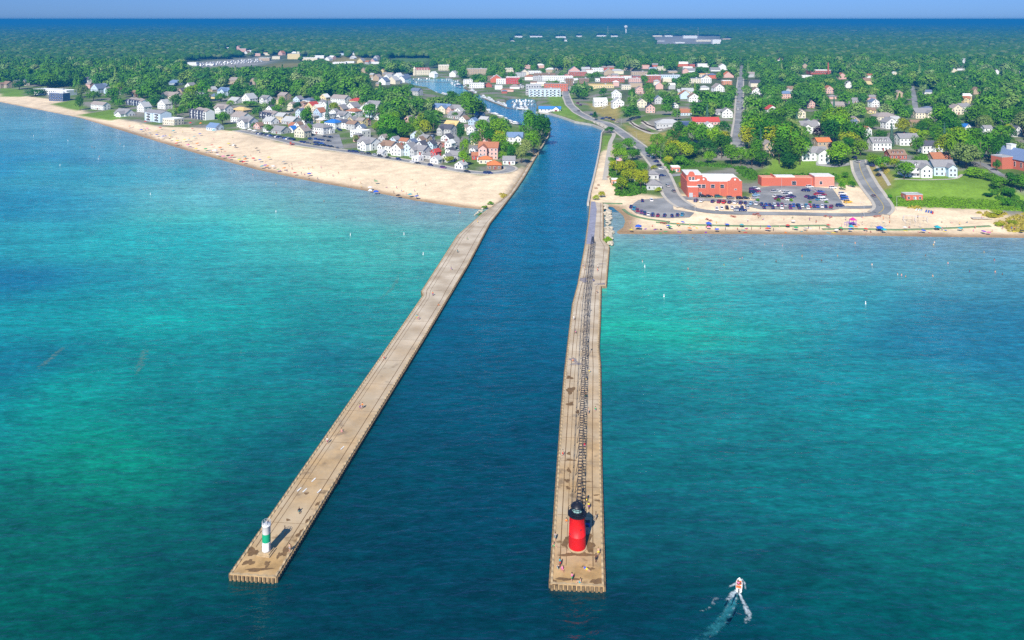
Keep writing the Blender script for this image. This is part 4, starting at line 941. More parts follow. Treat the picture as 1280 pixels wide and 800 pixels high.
H(308,129,17,'white','lightgrey',2,'gable',None,N2); H(291,129,17,'grey','lightgrey',1,'side',None,N2); H(298,141,22,'tan','tan',1,'hip',None,N2); H(297,153,24,'white','taupe',2,'side',None,N2); H(305,159,22,'white','grey',2,'cross',None,N4); H(315,106,9,'tan','taupe',2,'gable',None,N2)
H(264,163,17,'paleblue','bluegrey',1,'side',None,'',label='pale blue beach shack standing on the sand')
# condo and townhouse rows
def row(px, py, wpx, n, wc, rc, st, label, fins=True, d=10, rot=None):
    rot = REGN if rot is None else rot; x, y, z, w = anchor(px, py, wpx, d, rot); h = 2.9*st+.3; root = empty('townhouse_row', (x,y,z-.1), rot); tag(root, label, 'townhouses'); u = w/n
    for k in range(n):
        ox = (k+.5)*u-w/2; dz = (k%2)*.4; obj('wall', gable_wall(d,q5(u),h,2.5), root, (ox,(k%2)*.7,dz), math.pi/2, color=WALLC[wc]); obj('roof', gable_roof(d,q5(u),h,2.5,.2), root, (ox,(k%2)*.7,dz+.02), math.pi/2, color=ROOFC[rc])
        for f in range(st): obj('window', window_mesh(q5(u*.5),1.7), root, (ox,-d/2+(k%2)*.7,1.6+2.9*f+dz)); obj('balcony', cached('balc', lambda: None), root, (ox,-d/2+(k%2)*.7,.4+2.9*f+dz)) if f else None
        if fins: obj('party_wall', cached(('fin',h,d), lambda: MB().box(0,0,-1,.5,d+2.4,h+2.4).mesh('party_wall', M['siding'])), root, (ox-u/2,-.8,0), color=(.10,.11,.17))
    note(root, w, d, h+2, px, py); return root
row(248,149,38,5,'white','taupe',3,'row of five pale townhouses with dark dividing fins'); row(334,149,30,5,'grey','taupe',2,'townhouse row with dark fins next to the packed cottages'); row(168,132,40,5,'paleblue','taupe',2,'staggered townhouses on the slope above the white cottage')
row(190,152,42,2,'paleblue','grey',3,'blue and white three-storey condominium with two grey roofs at the sand',fins=False,d=12)
for (a,b,w_,wc_,rc_,st,k) in ((329,129,14,'white','grey',2,'cross'),(362,138,11,'cream','taupe',2,'gable'),(352,125,14,'tan','taupe',2,'side'),(387,140,17,'yellow','red',2,'gable'),(396,147,14,'blue','rust',2,'gable'),(405,138,14,'white','grey',2,'gable'),(423,129,25,'white','taupe',2,'side'),(443,132,17,'yellow','red',2,'hip'),(466,137,20,'white','grey',2,'cross'),(438,140,16,'white','grey',2,'gable'),(424,137,8,'white','white',2,'gable'),(439,146,17,'white','rust',2,'hip'),(425,151,17,'white','grey',2,'cross'),
    (455,142,15,'white','lightgrey',2,'gable'),(413,161,19,'white','blue',2,'hip'),(396,167,28,'white','grey',2,'hip'),(374,172,17,'cream','taupe',2,'gable'),(361,166,11,'white','blue',1,'gable'),(346,167,20,'grey','grey',1,'side'),(334,155,17,'white','lightgrey',1,'side'),(360,155,20,'grey','lightgrey',1,'side'),(364,161,14,'orange','rust',1,'side'),(352,149,17,'cream','grey',1,'side'),(372,147,11,'paleblue','slate',2,'gable'),(429,161,14,'white','dark',2,'side'),
    (446,172,21,'white','white',2,'flat'),(448,164,11,'white','slate',1,'gable'),(333,165,14,'white','lightgrey',1,'side'),(407,167,12,'white','white',1,'flat'),(469,150,11,'white','lightgrey',1,'gable'),(453,156,12,'pink','rust',1,'side'),(415,146,9,'white','grey',2,'gable')):
    H(a,b,w_,wc_,rc_,st,k,None,N3,chim=random.random()<.25)
H(455,187,27,'white','grey',2,'cross',REGN,N4,d=11,label='big white two-storey house with grey roof standing alone by the beach road',porch=True)
for (a,b,w_,wc_,rc_,st,k) in ((482,191,20,'white','brown',2,'cross'),(494,195,16,'white','brown',2,'gable'),(508,195,17,'paleblue','grey',2,'gable'),(522,197,20,'grey','grey',2,'cross'),(535,199,18,'grey','grey',1,'hip'),(540,200,9,'red','red',2,'gable'),(541,205,13,'white','lightgrey',1,'gable'),(554,203,15,'white','grey',1,'gable'),(565,199,17,'grey','grey',1,'side'),(551,184,14,'redbrick','brown',1,'flat'),(572,212,13,'white','lightgrey',1,'gable'),(473,196,9,'white','lightgrey',1,'side'),(517,202,12,'white','white',1,'flat')):
    H(a,b,w_,wc_,rc_,st,k,None,N4,chim=random.random()<.25)
for (a,b,w_,wc_,rc_,st,k) in ((556,169,19,'grey','dark',2,'cross'),(563,160,19,'cream','tan',1,'cross'),(551,141,25,'cream','bluegrey',2,'cross'),(568,142,17,'pink','grey',2,'cross'),(508,157,12,'pink','taupe',2,'gable'),(520,151,14,'cream','taupe',1,'hip'),(568,148,20,'grey','grey',1,'side'),(589,159,11,'blue','bluegrey',2,'gable'),(587,169,12,'white','lightgrey',2,'gable'),(518,178,15,'paleblue','lightgrey',2,'gable'),(533,177,12,'grey','slate',1,'side'),(589,192,10,'white','grey',1,'gable'),(577,153,12,'white','brown',1,'gable'),(603,153,13,'white','lightgrey',1,'side'),(597,147,11,'white','bluegrey',1,'side'),(518,119,13,'grey','slate',2,'side'),(606,181,10,'pink','rust',1,'gable'),(598,203,8,'white','lightgrey',1,'gable')):
    H(a,b,w_,wc_,rc_,st,k,None,N5)
H(610,199,25,'pink','rust',3,'cross',-.1,'',d=11,label='brick and white three-storey house with a gabled front near the channel',chim=True); H(595,200,11,'red','rust',1,'side',0,'',label='low red cottage beside the brick and white house')
H(607,205,17,'cream','orange',1,'hip',.05,'',label='beach pavilion with orange roof by the road loop, the rear one',cat='pavilion',name='pavilion'); H(618,212,18,'brown','orange',1,'hip',.05,'',d=9,label='beach pavilion with orange roof by the road loop, the front one',cat='pavilion',name='pavilion')
H(636,206,16,'white','grey',1,'side',-.05,'',label='small white cottage with grey roof beside the sea wall trees'); H(643,180,21,'white','bluegrey',2,'cross',-.1,'',label='white house with two blue-grey gables under the big channel tree')
for (a,b,w_,wc_,rc_) in ((478,106,12,'white','slate'),(490,105,14,'cream','lightgrey'),(502,103,11,'white','slate'),(470,101,10,'tan','taupe'),(483,101,11,'white','lightgrey'),(496,99,10,'white','white'),(505,98,12,'grey','slate'),(454,92,9,'tan','taupe'),(566,96,10,'white','lightgrey'),(540,97,9,'white','white')):
    H(a,b,w_,wc_,rc_,2,'gable',None,'around the far harbour',near=False)
# --- brick waterworks
def poly_wall(name, parent, prof, y, th, color):
    """wall plate facing -y with the given outline (x,z)"""
    mb = MB(); n = len(prof); vs = [(x,y,z) for x,z in prof]+[(x,y+th,z) for x,z in prof]
    mb.add(vs, [tuple(range(n)), tuple(range(2*n-1,n-1,-1))]+[((i+1)%n,i,i+n,(i+1)%n+n) for i in range(n)])
    return obj(name, mb.mesh(name, M['brick']), parent, color=color)
x, y, z = G(893,245.5); s = proj(x,y,z)[2]; BW = 68/s; ww = empty('waterworks', (x,y,z), -.045); tag(ww, 'large orange brick waterworks with curved parapet gables and a white roof', 'building'); bc = (.53,.13,.075)
D0 = 24; Hh = 9.0
obj('wall', MB().box(0,D0/2,-1,BW,D0,Hh+1).mesh('wall', M['brick']), ww, color=bc)
obj('roof', MB().box(1.0,D0/2+.4,Hh+.004,BW-1.6,D0-.6,.25).mesh('roof', M['flatroof']), ww, color=(.82,.81,.78))
obj('upper_block', MB().box(-BW*.33,D0*.62,Hh+.26,BW*.30,D0*.7,2.4).mesh('upper_block', M['brick']), ww, color=bc); obj('upper_roof', MB().box(-BW*.33,D0*.62,Hh+2.67,BW*.31,D0*.72,.2).mesh('upper_roof', M['flatroof']), ww, color=(.74,.72,.68))
def gablet(cx, w, z0, rise, y=-.25):
    return [(cx-w/2,-1),(cx+w/2,-1),(cx+w/2,z0),(cx+w*.34,z0+.2),(cx+w*.24,z0+rise*.75),(cx+w*.12,z0+rise),(cx-w*.12,z0+rise),(cx-w*.24,z0+rise*.75),(cx-w*.34,z0+.2),(cx-w/2,z0)]
poly_wall('parapet', ww, gablet(BW*.37,BW*.26,Hh+.5,2.2), -.5, .6, bc); poly_wall('parapet', ww, gablet(-BW*.20,BW*.22,Hh+.3,2.4), -.4, .5, bc); poly_wall('parapet', ww, gablet(-BW*.40,BW*.19,Hh+3.0,2.4), 3.0, .5, bc)
obj('annex', MB().box(-BW*.40,.2,-1,BW*.19,5.2,7.0).mesh('annex', M['brick']), ww, color=bc); obj('annex_roof', MB().box(-BW*.40,.2,6.01,BW*.2,5.4,.2).mesh('annex_roof', M['flatroof']), ww, color=(.76,.74,.70))
for cx in (-.28,-.20,-.03,.14): obj('window', window_mesh(2.2,2.0), ww, (BW*cx,-.42 if cx < -.05 else -.02,6.2))
obj('window', window_mesh(1.2,1.2), ww, (BW*-.115,-.02,6.0)); obj('window', window_mesh(2.0,1.4), ww, (BW*-.27,-.42,1.8)); obj('window', window_mesh(1.2,.7), ww, (BW*.38,-.52,4.5))
for cx in (-.43,-.37): obj('window', window_mesh(1.4,2.2), ww, (BW*cx,3.0,10.0))
for cx in (.37,-.20): obj('medallion', cached('medal', lambda: MB().lathe([(.55,0),(.55,.1)],16).mesh('medallion', M['white'])), ww, (BW*cx,-.55,Hh+1.5)).rotation_euler = (math.pi/2,0,0)
for cx in (-.10,.10,.235): obj('pilaster', cached('pil', lambda: MB().box(0,-.12,-1,.5,.24,Hh+.9).mesh('pilaster', M['brick'])), ww, (BW*cx,0,0), color=(.66,.20,.10))
obj('door', MB().box(0,-.1,0,2.2,.2,2.6).mesh('door', M['steel']), ww, (-BW*.44,-2.4,0)); note(ww, BW, D0, 13, 895, 245)
x, y, z = G(997,232.5); s = proj(x,y,z)[2]; LW = 90/s; lb = empty('brick_building', (x,y,z), -.01); tag(lb, 'long low orange brick building behind the big parking lot', 'building')
bc2 = (.53,.13,.075)
obj('wall', MB().box(-LW*.14,4,-1,LW*.72,8,6.2).mesh('wall', M['brick']), lb, color=bc2); obj('roof', MB().box(-LW*.14,4,5.21,LW*.70,7.6,.25).mesh('roof', M['flatroof']), lb, color=(.70,.32,.20)); obj('roof_panel', MB().box(-LW*.16,4.2,5.47,LW*.26,6.5,.5).mesh('roof_panel', M['flatroof']), lb, color=(.78,.76,.72))
obj('end_block', MB().box(LW*.36,3.5,-1,LW*.27,10,7.4).mesh('end_block', M['brick']), lb, color=(.70,.26,.19)); obj('end_roof', MB().box(LW*.36,3.5,6.41,LW*.275,10.2,.3).mesh('end_roof', M['flatroof']), lb, color=(.76,.72,.68)); obj('window', window_mesh(2.6,2.4), lb, (-LW*.05,-.02,1.9)); obj('window', window_mesh(1.8,2.0), lb, (LW*.31,-1.52,2.4)); obj('parapet', MB().box(-LW*.32,4,5.2,.5,8.2,1.4).mesh('parapet', M['brick']), lb, color=bc2); note(lb, LW, 9, 6, 997, 232)
H(845,215,11,'brick','white',1,'flat',0,'',d=6,label='small brick pump hut with a white flat roof beside the drive',cat='hut',name='hut'); H(1143,250.5,22,'brick','lightgrey',1,'flat',0,'',d=6,label='low brick beach hut with a pale roof below the grassy bank',cat='hut',name='hut')
# grey roofed pavilions and the concession stand
H(816,224,15,'grey','grey',1,'hip',-.05,'',d=7,label='grey hip-roofed picnic shelter, rear of two beside the road bend',cat='shelter',name='shelter'); H(818,237.5,19,'grey','grey',1,'hip',-.05,'',d=10,label='grey hip-roofed picnic shelter, larger front one beside the road bend',cat='shelter',name='shelter')
H(769,231,8.5,'orange','white',1,'flat',0,'',d=4,label='small orange concession stand with white roof under the promenade trees',cat='kiosk',name='kiosk')
H(790.5,228,7,'white','white',1,'gable',0,'',d=4,label='small white kiosk among the promenade trees',cat='kiosk',name='kiosk')
# --- church at the right edge
x, y, z = G(1262,214); c_ = empty('church', (x+15,y+10,z), .25); tag(c_, 'brick church with a slate blue roof and white steeple base at the edge', 'church')
obj('wall', gable_wall(15,30,7,6), c_, rz=0, color=(.5,.14,.09)); obj('roof', gable_roof(15,30,7,6,.6), c_, color=(.16,.22,.36)); obj('wing_wall', MB().box(-12,5,-1,9,9,9).mesh('wing_wall', M['brick']), c_, color=(.52,.15,.09)); obj('wing_roof', flat_roof(9,9,8,.6), c_, (-12,5,0), color=(.4,.4,.42))
for k in range(5): obj('window', window_mesh(1.2,3.2), c_, (-7.5,-11+k*5,3.6), -math.pi/2)
obj('window', window_mesh(2.2,3.0), c_, (0,-15,4.2)); obj('steeple_base', MB().box(0,9,8,4.0,4.0,7).box(0,9,15,4.5,4.5,.4).mesh('steeple_base', M['siding']), c_, color=WALLC['white']); obj('porch', gable_wall(4,3,2.6,1.6), c_, (-5,-16,0), color=(.5,.14,.09)); note(c_, 30, 30, 13, 1268, 214)

# --- packed smaller buildings between the ones listed above
def fill_houses(poly, n, where, kinds, wr, cols, roofs, rot, gap, st=(1,2,2), clear_px=()):
    fr = random.Random(len(where)+n); xs = [q[0] for q in poly]; ys = [q[1] for q in poly]; k = 0; tries = 0
    while k < n and tries < n*60:
        tries += 1; a = fr.uniform(min(xs),max(xs)); b = fr.uniform(min(ys),max(ys))
        if not inside(poly, np.array([a]), np.array([b]))[0]: continue
        w = fr.uniform(*wr); x, y, z = G(a, b); s_ = proj(x,y,z)[2]; wm = w/s_
        if any(abs(x-q[0]) < (q[2]*.5+wm*.5+gap) and abs(y+4-q[1]) < (q[3]*.5+4.5+gap) for q in BLD): continue
        if any(abs(a-q[5]) < q[2]*s_*.32 and -1 < (b-q[6]) < 3.5 for q in BLD): continue
        if any((segdist([p for p in pts], np.array([x]), np.array([y+4]))[0]) < wd/2+wm*.55 for pts, wd in ROADS.values()): continue
        if any(inside(PL(q,3), np.array([x]), np.array([y+4]))[0] for q in clear_px): continue
        if segdist(cpts, np.array([x]), np.array([y]))[0] < 12: continue
        H(a,b,w,fr.choice(cols),fr.choice(roofs),fr.choice(st),fr.choice(kinds),rot,where,near=(b > 125)); k += 1
WH = ['white','white','white','cream','grey','paleblue','tan','yellow','pink']; RF = ['grey','taupe','lightgrey','brown','dark','slate','rust','white','grey']
fill_houses([(318,165),(325,140),(345,126),(420,128),(470,140),(470,160),(440,182),(436,186),(428,165),(385,165),(375,175)], 26, 'amid the packed cottages', ['gable','side','gable','hip'], (9,15), WH, RF, None, .6)
fill_houses([(470,192),(475,180),(560,180),(580,150),(545,140),(600,145),(606,165),(590,195),(570,206),(540,204)], 18, 'amid the marina trees', ['gable','side','gable'], (9,14), WH, RF, None, 1.5)
fill_houses([(455,100),(470,92),(512,92),(508,98),(500,106),(470,108)], 9, 'around the far slips', ['gable','side'], (6,11), WH, RF, None, 1)
fill_houses([(585,112),(604,97),(650,84),(780,84),(905,82),(905,112),(860,116),(790,112),(760,106),(716,106),(706,112),(655,112),(640,118),(600,118)], 46, 'in downtown streets', ['flat','flat','side','gable','hip'], (7,17), ['white','brick','redbrick','tan','cream','grey','white','pink'], ['white','lightgrey','grey','brown','rust','white','taupe','slate'], .0, 2.5)
fill_houses([(780,118),(905,118),(915,150),(860,150),(800,140)], 9, 'left of the straight street', ['gable','side'], (9,14), WH, RF, 0, 3)
fill_houses([(935,100),(1290,110),(1290,165),(1230,200),(1200,160),(1095,165),(1040,178),(935,165)], 17, 'in the southern trees', ['gable','side','cross','hip'], (9,15), WH, RF, 0, 5)
fill_houses([(935,72),(1290,72),(1290,104),(935,98)], 8, 'far off in the south', ['gable','side'], (6,10), WH, RF, 0, 6)
fill_houses([(0,108),(60,108),(150,112),(300,108),(318,122),(250,125),(160,128),(100,112)], 9, 'on the wooded dune', ['gable','side'], (8,13), WH, RF, None, 4)
fill_houses([(290,62),(410,62),(480,74),(470,82),(330,76)], 14, 'far beyond the dune', ['gable','side','flat'], (5,10), WH, RF, None, 3)
# ================================================================== trees and other plants
def quads_mesh(name, C_, Nn, size, m, rs):
    n = len(C_); Nn = Nn/np.linalg.norm(Nn, axis=1, keepdims=True); r = rs.normal(size=(n,3)); U = np.cross(Nn, r); U /= np.linalg.norm(U, axis=1, keepdims=True); V_ = np.cross(Nn, U)
    s = size*(.65+.7*rs.rand(n,1)); a = .6+.5*rs.rand(n,1)
    pts = np.stack([C_-U*s-V_*s*a*.4, C_+U*s*.3-V_*s*a, C_+U*s+V_*s*a*.5, C_-U*s*.4+V_*s*a], 1).reshape(-1,3)
    me = bpy.data.meshes.new(name); me.vertices.add(4*n); me.vertices.foreach_set('co', pts.ravel()); me.loops.add(4*n); me.loops.foreach_set('vertex_index', np.arange(4*n, dtype=np.int32))
    me.polygons.add(n); me.polygons.foreach_set('loop_start', np.arange(0,4*n,4,dtype=np.int32)); me.polygons.foreach_set('loop_total', np.full(n,4,np.int32)); me.materials.append(m); me.update(calc_edges=True); return me
def crown_pts(rs, nl, nq, flat=1.0, spread=1.0):
    """lumpy broadleaf crown: width about 2, sits on z 0.35..2"""
    cs = []; 
    for k in range(nl):
        th = rs.rand()*2*np.pi; u = rs.rand()**.7; z = -0.45+1.45*u; rr = np.sqrt(max(0,1-(z/1.02)**2))*(.72 if z > -.2 else .8)
        cs.append([math.cos(th)*rr*spread, math.sin(th)*rr*spread, 1.15+z*.62*flat, .28+.22*rs.rand()])
    cs.append([0,0,1.2,.62]); cs.append([.1,0,1.55,.42]); cs = np.array(cs)
    w = cs[:,3]**2; idx = rs.choice(len(cs), nq, p=w/w.sum()); d = rs.normal(size=(nq,3)); d[:,2] += .35; d /= np.linalg.norm(d,axis=1,keepdims=True)
    r = cs[idx,3:4]*(.82+.2*rs.rand(nq,1)); pos = cs[idx,:3]+d*r
    nor = d*.95+rs.normal(size=(nq,3))*.27+np.array([0,0,.45]); return pos, nor
def conifer_pts(rs, nq):
    z = rs.rand(nq)**1.3; th = rs.rand(nq)*2*np.pi; tier = (np.floor(z*9)+1-z*9)*.25+.75; r = (1-z)*.55*tier*(.75+.3*rs.rand(nq))+.03
    pos = np.stack([np.cos(th)*r, np.sin(th)*r, .18+z*2.3],1); nor = np.stack([np.cos(th),np.sin(th),np.full(nq,.55)],1)+rs.normal(size=(nq,3))*.35; return pos, nor
rs = np.random.RandomState(11)
CROWN = []
for k in range(9):
    p_, n_ = crown_pts(rs, 13+k%4*2, 1500, flat=[1,1.15,.9][k%3], spread=[1,.9,1.08][(k//3)%3]); CROWN.append(quads_mesh('crown', p_, n_, .062, M['leaf'], rs))
CONE = []
for k in range(3):
    p_, n_ = conifer_pts(rs, 900); CONE.append(quads_mesh('crown', p_, n_, .055, M['leaf'], rs))
def trunk_mesh(seed):
    r = random.Random(seed); mb = MB(); mb.tube((0,0,-.15),(.02,.01,.75),.055,7,.04)
    for k in range(5):
        a = k*1.3+r.random(); mb.tube((.01,.01,.45+.06*k),(math.cos(a)*.42,math.sin(a)*.42,.95+.1*r.random()),.03,5,.012)
    return mb.mesh('trunk', M['bark'])
TRUNK = [trunk_mesh(k) for k in range(4)]
SHADE = {'dark green':(.055,.19,.012),'deep green':(.036,.15,.02),'mid green':(.11,.29,.012),'bright green':(.19,.38,.012),'yellow green':(.36,.42,.012),'pale green':(.25,.34,.09),'blue green':(.11,.22,.15),'dark purple':(.028,.010,.026)}
LAND = [('the long brick building',997,224),('the brick waterworks',895,225),('the picnic shelters',815,230),('the low grey clubhouse',836,155),('the red-roofed house',885,154),('the straight street',923,150),('the brick church',1262,200),('the south lawn',1175,235),('the white twin-gabled house',1020,192),('the tan three-storey house',962,188),('the ramps',805,158),('the blue-roofed boathouse',687,136),('the pale blue apartments',680,114),('the tan roof block',752,106),('the white hillside houses',760,128),('the climbing road',1085,210),('the grey gabled houses',1160,210),('the dark-roofed white house',1165,185),('the dormered house',1102,182),('the taupe hip-roofed house',1110,145),('the cream cross-gabled house',1155,142),('the blue-roofed cottage',1212,160),('the big white beach house',455,178),('the blue hip roof',413,154),('the red gable',540,196),('the orange pavilions',612,206),('the brick and white channel house',610,188),('the twin blue-grey gables',643,174),('the channel sea wall',678,182),('the cottages',560,160),('the long taupe-roofed house',423,124),('the red-roofed yellow houses',443,126),('the dune condominiums',190,146),('the five townhouses',248,142),('the cream flat beach house',212,150),('the motel',62,114),('the grey balconied house',297,148),('the far north houses',124,112),('the pink hip-roofed house',984,118),('the red-roofed white house',966,138),('the brick smokestack',1034,90),('the orange-roofed block',882,93),('the marina',625,145),('the harbour hotel',527,90)]
NTREE = [0]; TREES = []
def tree_label(kind, shade, h, px, py):
    sz = 'tall' if h > 15 else 'medium' if h > 10.5 else 'small'
    nm, a, b = min(LAND, key=lambda t: (t[1]-px)**2+(2.2*(t[2]-py))**2); dx, dy = px-a, py-b
    rel = ('behind' if dy < 0 else 'in front of') if abs(dy)*2.2 > abs(dx)*.8 else ('left of' if dx < 0 else 'right of')
    return f"{sz} {shade} {kind} {rel} {nm}"
def tree(x, y, z, r, h, shade, kind='broadleaf', seed=0):
    px, py, s = proj(x, y, z+h*.5); name = {'broadleaf':'broadleaf_tree','conifer':'conifer_tree','shrub':'shrub'}[kind]; word = {'broadleaf':'leafy tree','conifer':'conifer','shrub':'shrub'}[kind]
    o = empty(name, (x, y, z), random.random()*6.28); o.scale = (r, r, h/2.0); j = lambda: random.uniform(.85,1.15); c = SHADE[shade]; g_ = 1.0*j(); c = (c[0]*j()*g_, c[1]*g_, c[2]*g_)
    obj('crown', (CONE if kind == 'conifer' else CROWN)[seed%(3 if kind == 'conifer' else 9)], o, (0,0,-.3 if kind == 'shrub' else 0), color=c)
    if kind != 'shrub': obj('trunk', TRUNK[seed%4], o)
    later(o, tree_label(word, shade, h, px, py), px, 'shrub' if kind == 'shrub' else 'tree', {'broadleaf':'leafy trees around the town','conifer':'conifers around the town','shrub':'shrubs'}[kind]); NTREE[0] += 1
    TREES.append((x, y, r)); return o
def tree_px(px, py, wpx, hpx, shade='mid green', kind='broadleaf'):
    x, y, z = G(px, py); s = proj(x, y, z)[2]; r = wpx/s/2
    tree(x, y, z-.2, r*1.02, hpx/s*1.0, shade, kind, int(px*7+py*3))
hand = [(661,176,27,34,'mid green'),(675,182,24,38,'dark green'),(667,192,22,26,'bright green'),(679,172,16,26,'dark green'),(652,204,16,22,'pale green'),(657,196,17,22,'pale green'),(645,196,15,20,'mid green'),
 (591,150,28,30,'mid green'),(566,134,24,20,'dark green'),(580,138,22,22,'mid green'),(599,148,18,22,'dark green'),(575,181,13,27,'deep green'),(603,178,24,28,'mid green'),(611,184,18,22,'dark green'),(595,186,16,20,'mid green'),(580,196,12,22,'bright green'),(579,207,17,18,'bright green'),(624,188,20,22,'bright green'),(632,196,18,20,'mid green'),(640,200,14,18,'dark green'),(622,173,18,16,'deep green'),(617,158,12,14,'mid green'),(638,172,12,9,'bright green'),(628,202,11,12,'bright green'),
 (382,160,18,26,'mid green'),(409,153,15,22,'blue green','conifer'),(417,144,14,16,'yellow green'),(335,166,12,11,'mid green'),(385,167,11,12,'bright green'),(352,141,14,18,'bright green'),(340,138,9,14,'dark green'),(372,139,11,11,'deep green'),(396,133,10,14,'mid green'),(404,160,9,9,'bright green'),(441,148,9,7,'mid green'),(462,150,22,20,'mid green'),(476,148,16,16,'mid green'),(470,168,14,16,'bright green'),(480,176,18,18,'dark green'),(492,170,22,30,'bright green'),(503,176,22,26,'mid green'),(497,154,24,18,'bright green'),(510,172,16,20,'mid green'),(489,181,16,14,'dark green'),(523,168,16,20,'bright green'),(531,172,18,22,'yellow green'),(530,157,18,16,'yellow green'),(540,168,15,26,'dark green'),(545,155,14,18,'mid green'),(516,160,13,14,'mid green'),(524,178,9,16,'pale green'),(502,192,13,13,'mid green'),(444,178,9,9,'pale green'),(540,152,12,12,'pale green'),(569,148,9,8,'mid green'),(561,203,14,8,'yellow green'),
 (585,132,16,18,'deep green'),(278,156,17,16,'mid green'),(45,120,23,9,'dark green'),(100,138,11,17,'dark green'),(117,126,17,13,'mid green'),(140,128,22,18,'mid green'),(102,122,16,16,'pale green'),(24,112,16,12,'dark green'),(60,110,28,18,'mid green'),(150,118,14,16,'bright green'),(205,128,10,10,'blue green'),(193,135,9,11,'deep green'),(220,136,16,18,'dark green'),(222,142,9,8,'yellow green'),(240,128,22,22,'bright green'),(252,128,20,26,'mid green'),(233,136,16,14,'mid green'),(276,127,14,11,'mid green'),(288,132,9,7,'bright green'),(312,134,22,8,'mid green'),(318,160,8,6,'mid green'),
 # riverside grove
 (774,192,16,14,'mid green'),(786,188,16,16,'mid green'),(770,201,14,16,'bright green'),(780,204,15,18,'bright green'),(791,201,15,15,'mid green'),(797,198,10,12,'deep green'),(768,216,15,16,'yellow green'),(778,222,17,20,'yellow green'),(788,218,16,18,'yellow green'),(796,211,14,10,'mid green'),(804,216,15,12,'mid green'),(783,232,18,20,'yellow green'),(792,228,14,18,'yellow green'),(801,236,17,22,'yellow green'),(777,240,17,18,'yellow green'),(806,226,11,14,'yellow green'),(764,206,9,10,'mid green'),(752,247,9,8,'yellow green'),(745,250,8,6,'yellow green'),(762,166,12,8,'dark green'),(744,150.5,7,10,'deep green'),
 # near south side
 (820,200,17,20,'mid green'),(830,192,18,18,'bright green'),(812,197,12,14,'dark green'),(850,180,22,26,'dark green'),(865,184,26,30,'mid green'),(880,186,24,30,'mid green'),(893,188,22,30,'bright green'),(868,196,20,18,'dark green'),(838,180,18,16,'mid green'),(822,184,18,16,'bright green'),(902,198,22,30,'dark green'),(914,206,20,26,'mid green'),(926,206,22,22,'bright green'),(940,208,24,24,'mid green'),(953,210,22,22,'dark green'),(936,186,26,28,'yellow green'),(951,192,11,26,'blue green','conifer'),(888,204,18,14,'bright green'),(852,208,16,14,'mid green'),(836,207,12,12,'yellow green'),(985,196,32,40,'mid green'),(974,205,24,34,'dark green'),(1000,206,24,34,'mid green'),(986,210,26,20,'deep green'),(1052,206,36,28,'bright green'),(1040,200,16,14,'yellow green'),(1047,172,34,36,'bright green'),(1064,186,34,34,'dark green'),(1077,184,20,26,'dark green'),(1041,187,12,10,'dark purple'),(1024,175,14,16,'dark purple'),(978,176,26,14,'dark purple'),(980,136,11,11,'dark purple'),(996,162,12,18,'blue green','conifer'),(972,160,28,26,'mid green'),(990,154,24,24,'mid green'),(1004,180,20,22,'mid green'),(884,152,12,18,'blue green','conifer'),(1198,206,32,44,'bright green'),(1213,208,24,34,'mid green'),(1236,200,30,36,'mid green'),(1246,206,18,30,'dark green'),(1186,172,30,30,'dark green'),(1180,166,30,32,'mid green'),(1146,194,16,24,'mid green'),(1130,224,27,22,'mid green'),(1118,212,18,14,'yellow green'),(1104,215,20,20,'mid green'),(1092,206,18,14,'bright green'),(1115,182,14,22,'blue green','conifer'),(1130,168,22,20,'yellow green'),(1150,170,18,18,'dark green'),(1197,166,13,9,'dark purple'),(1106,128,12,16,'dark purple'),(1222,160,30,26,'mid green'),(1256,164,30,28,'mid green'),(1246,214,10,14,'dark green'),(1250,238,22,18,'mid green'),(1266,236,20,20,'dark green'),(1276,240,20,22,'mid green'),(1262,248,16,14,'dark green'),(1056,223,10,8,'mid green'),
 (1053,238,9,13,'mid green','shrub'),(1064.5,234,8,10,'dark green','shrub'),(1222,222,30,14,'bright green','shrub'),(1238,226,18,12,'mid green','shrub'),(1258,258,14,14,'mid green','shrub'),(1240,272,12,6,'yellow green','shrub'),(1250,283,12,6,'yellow green','shrub'),(1266,280,12,6,'yellow green','shrub'),(1245,268,16,7,'yellow green','shrub'),(760,303,12,11,'bright green','shrub'),(606,261,9,5,'bright green','shrub'),(613,256,8,5,'bright green','shrub'),(601,269,8,5,'mid green','shrub'),(947,252,5,5,'mid green','shrub'),(973,252,5,5,'mid green','shrub'),(989,252,5,5,'bright green','shrub'),(1013,254,5,4,'mid green','shrub'),(1033,254,5,4,'bright green','shrub'),(1112,248,7,6,'mid green','shrub'),(1184,216,10,5,'bright green','shrub'),(818,212,8,7,'yellow green','shrub'),(823,240,10,7,'yellow green','shrub'),(852,235,7,10,'yellow green','shrub'),(1262,232,12,9,'deep green','shrub'),(1236,246,14,6,'deep green','shrub')]
for t in hand: tree_px(*t)
# scattered woods: keep clear of everything the photograph leaves open
open_boxes = []
for (x, y, w, d, h, px, py, vis) in BLD:
    s = proj(x, y, 3)[2]; ww = w*s*(.44 if y < 520 else .34); hh = h*s*(.95 if y < 520 else .8); open_boxes.append((px-ww, py-hh, px+ww, py-.5, py))
OB = np.array(open_boxes)
pts_open = []
for nm, (pts, w) in ROADS.items():
    pts = [Vector(p) for p in pts]
    for a, b in zip(pts, pts[1:]):
        n = max(2, int((b-a).length/6))
        for k in range(n): q = a.lerp(b, k/n); pts_open.append(proj(q.x, q.y, float(hgt(q.x,q.y)))[:2]+(w/2,))
def fill(poly, st=3):
    xs = [q[0] for q in poly]; ys = [q[1] for q in poly]; X, Y = np.meshgrid(np.arange(min(xs),max(xs),st), np.arange(min(ys),max(ys),st*.6)); m = inside(poly, X, Y); return [(a,b,0) for a,b in zip(X[m],Y[m])]
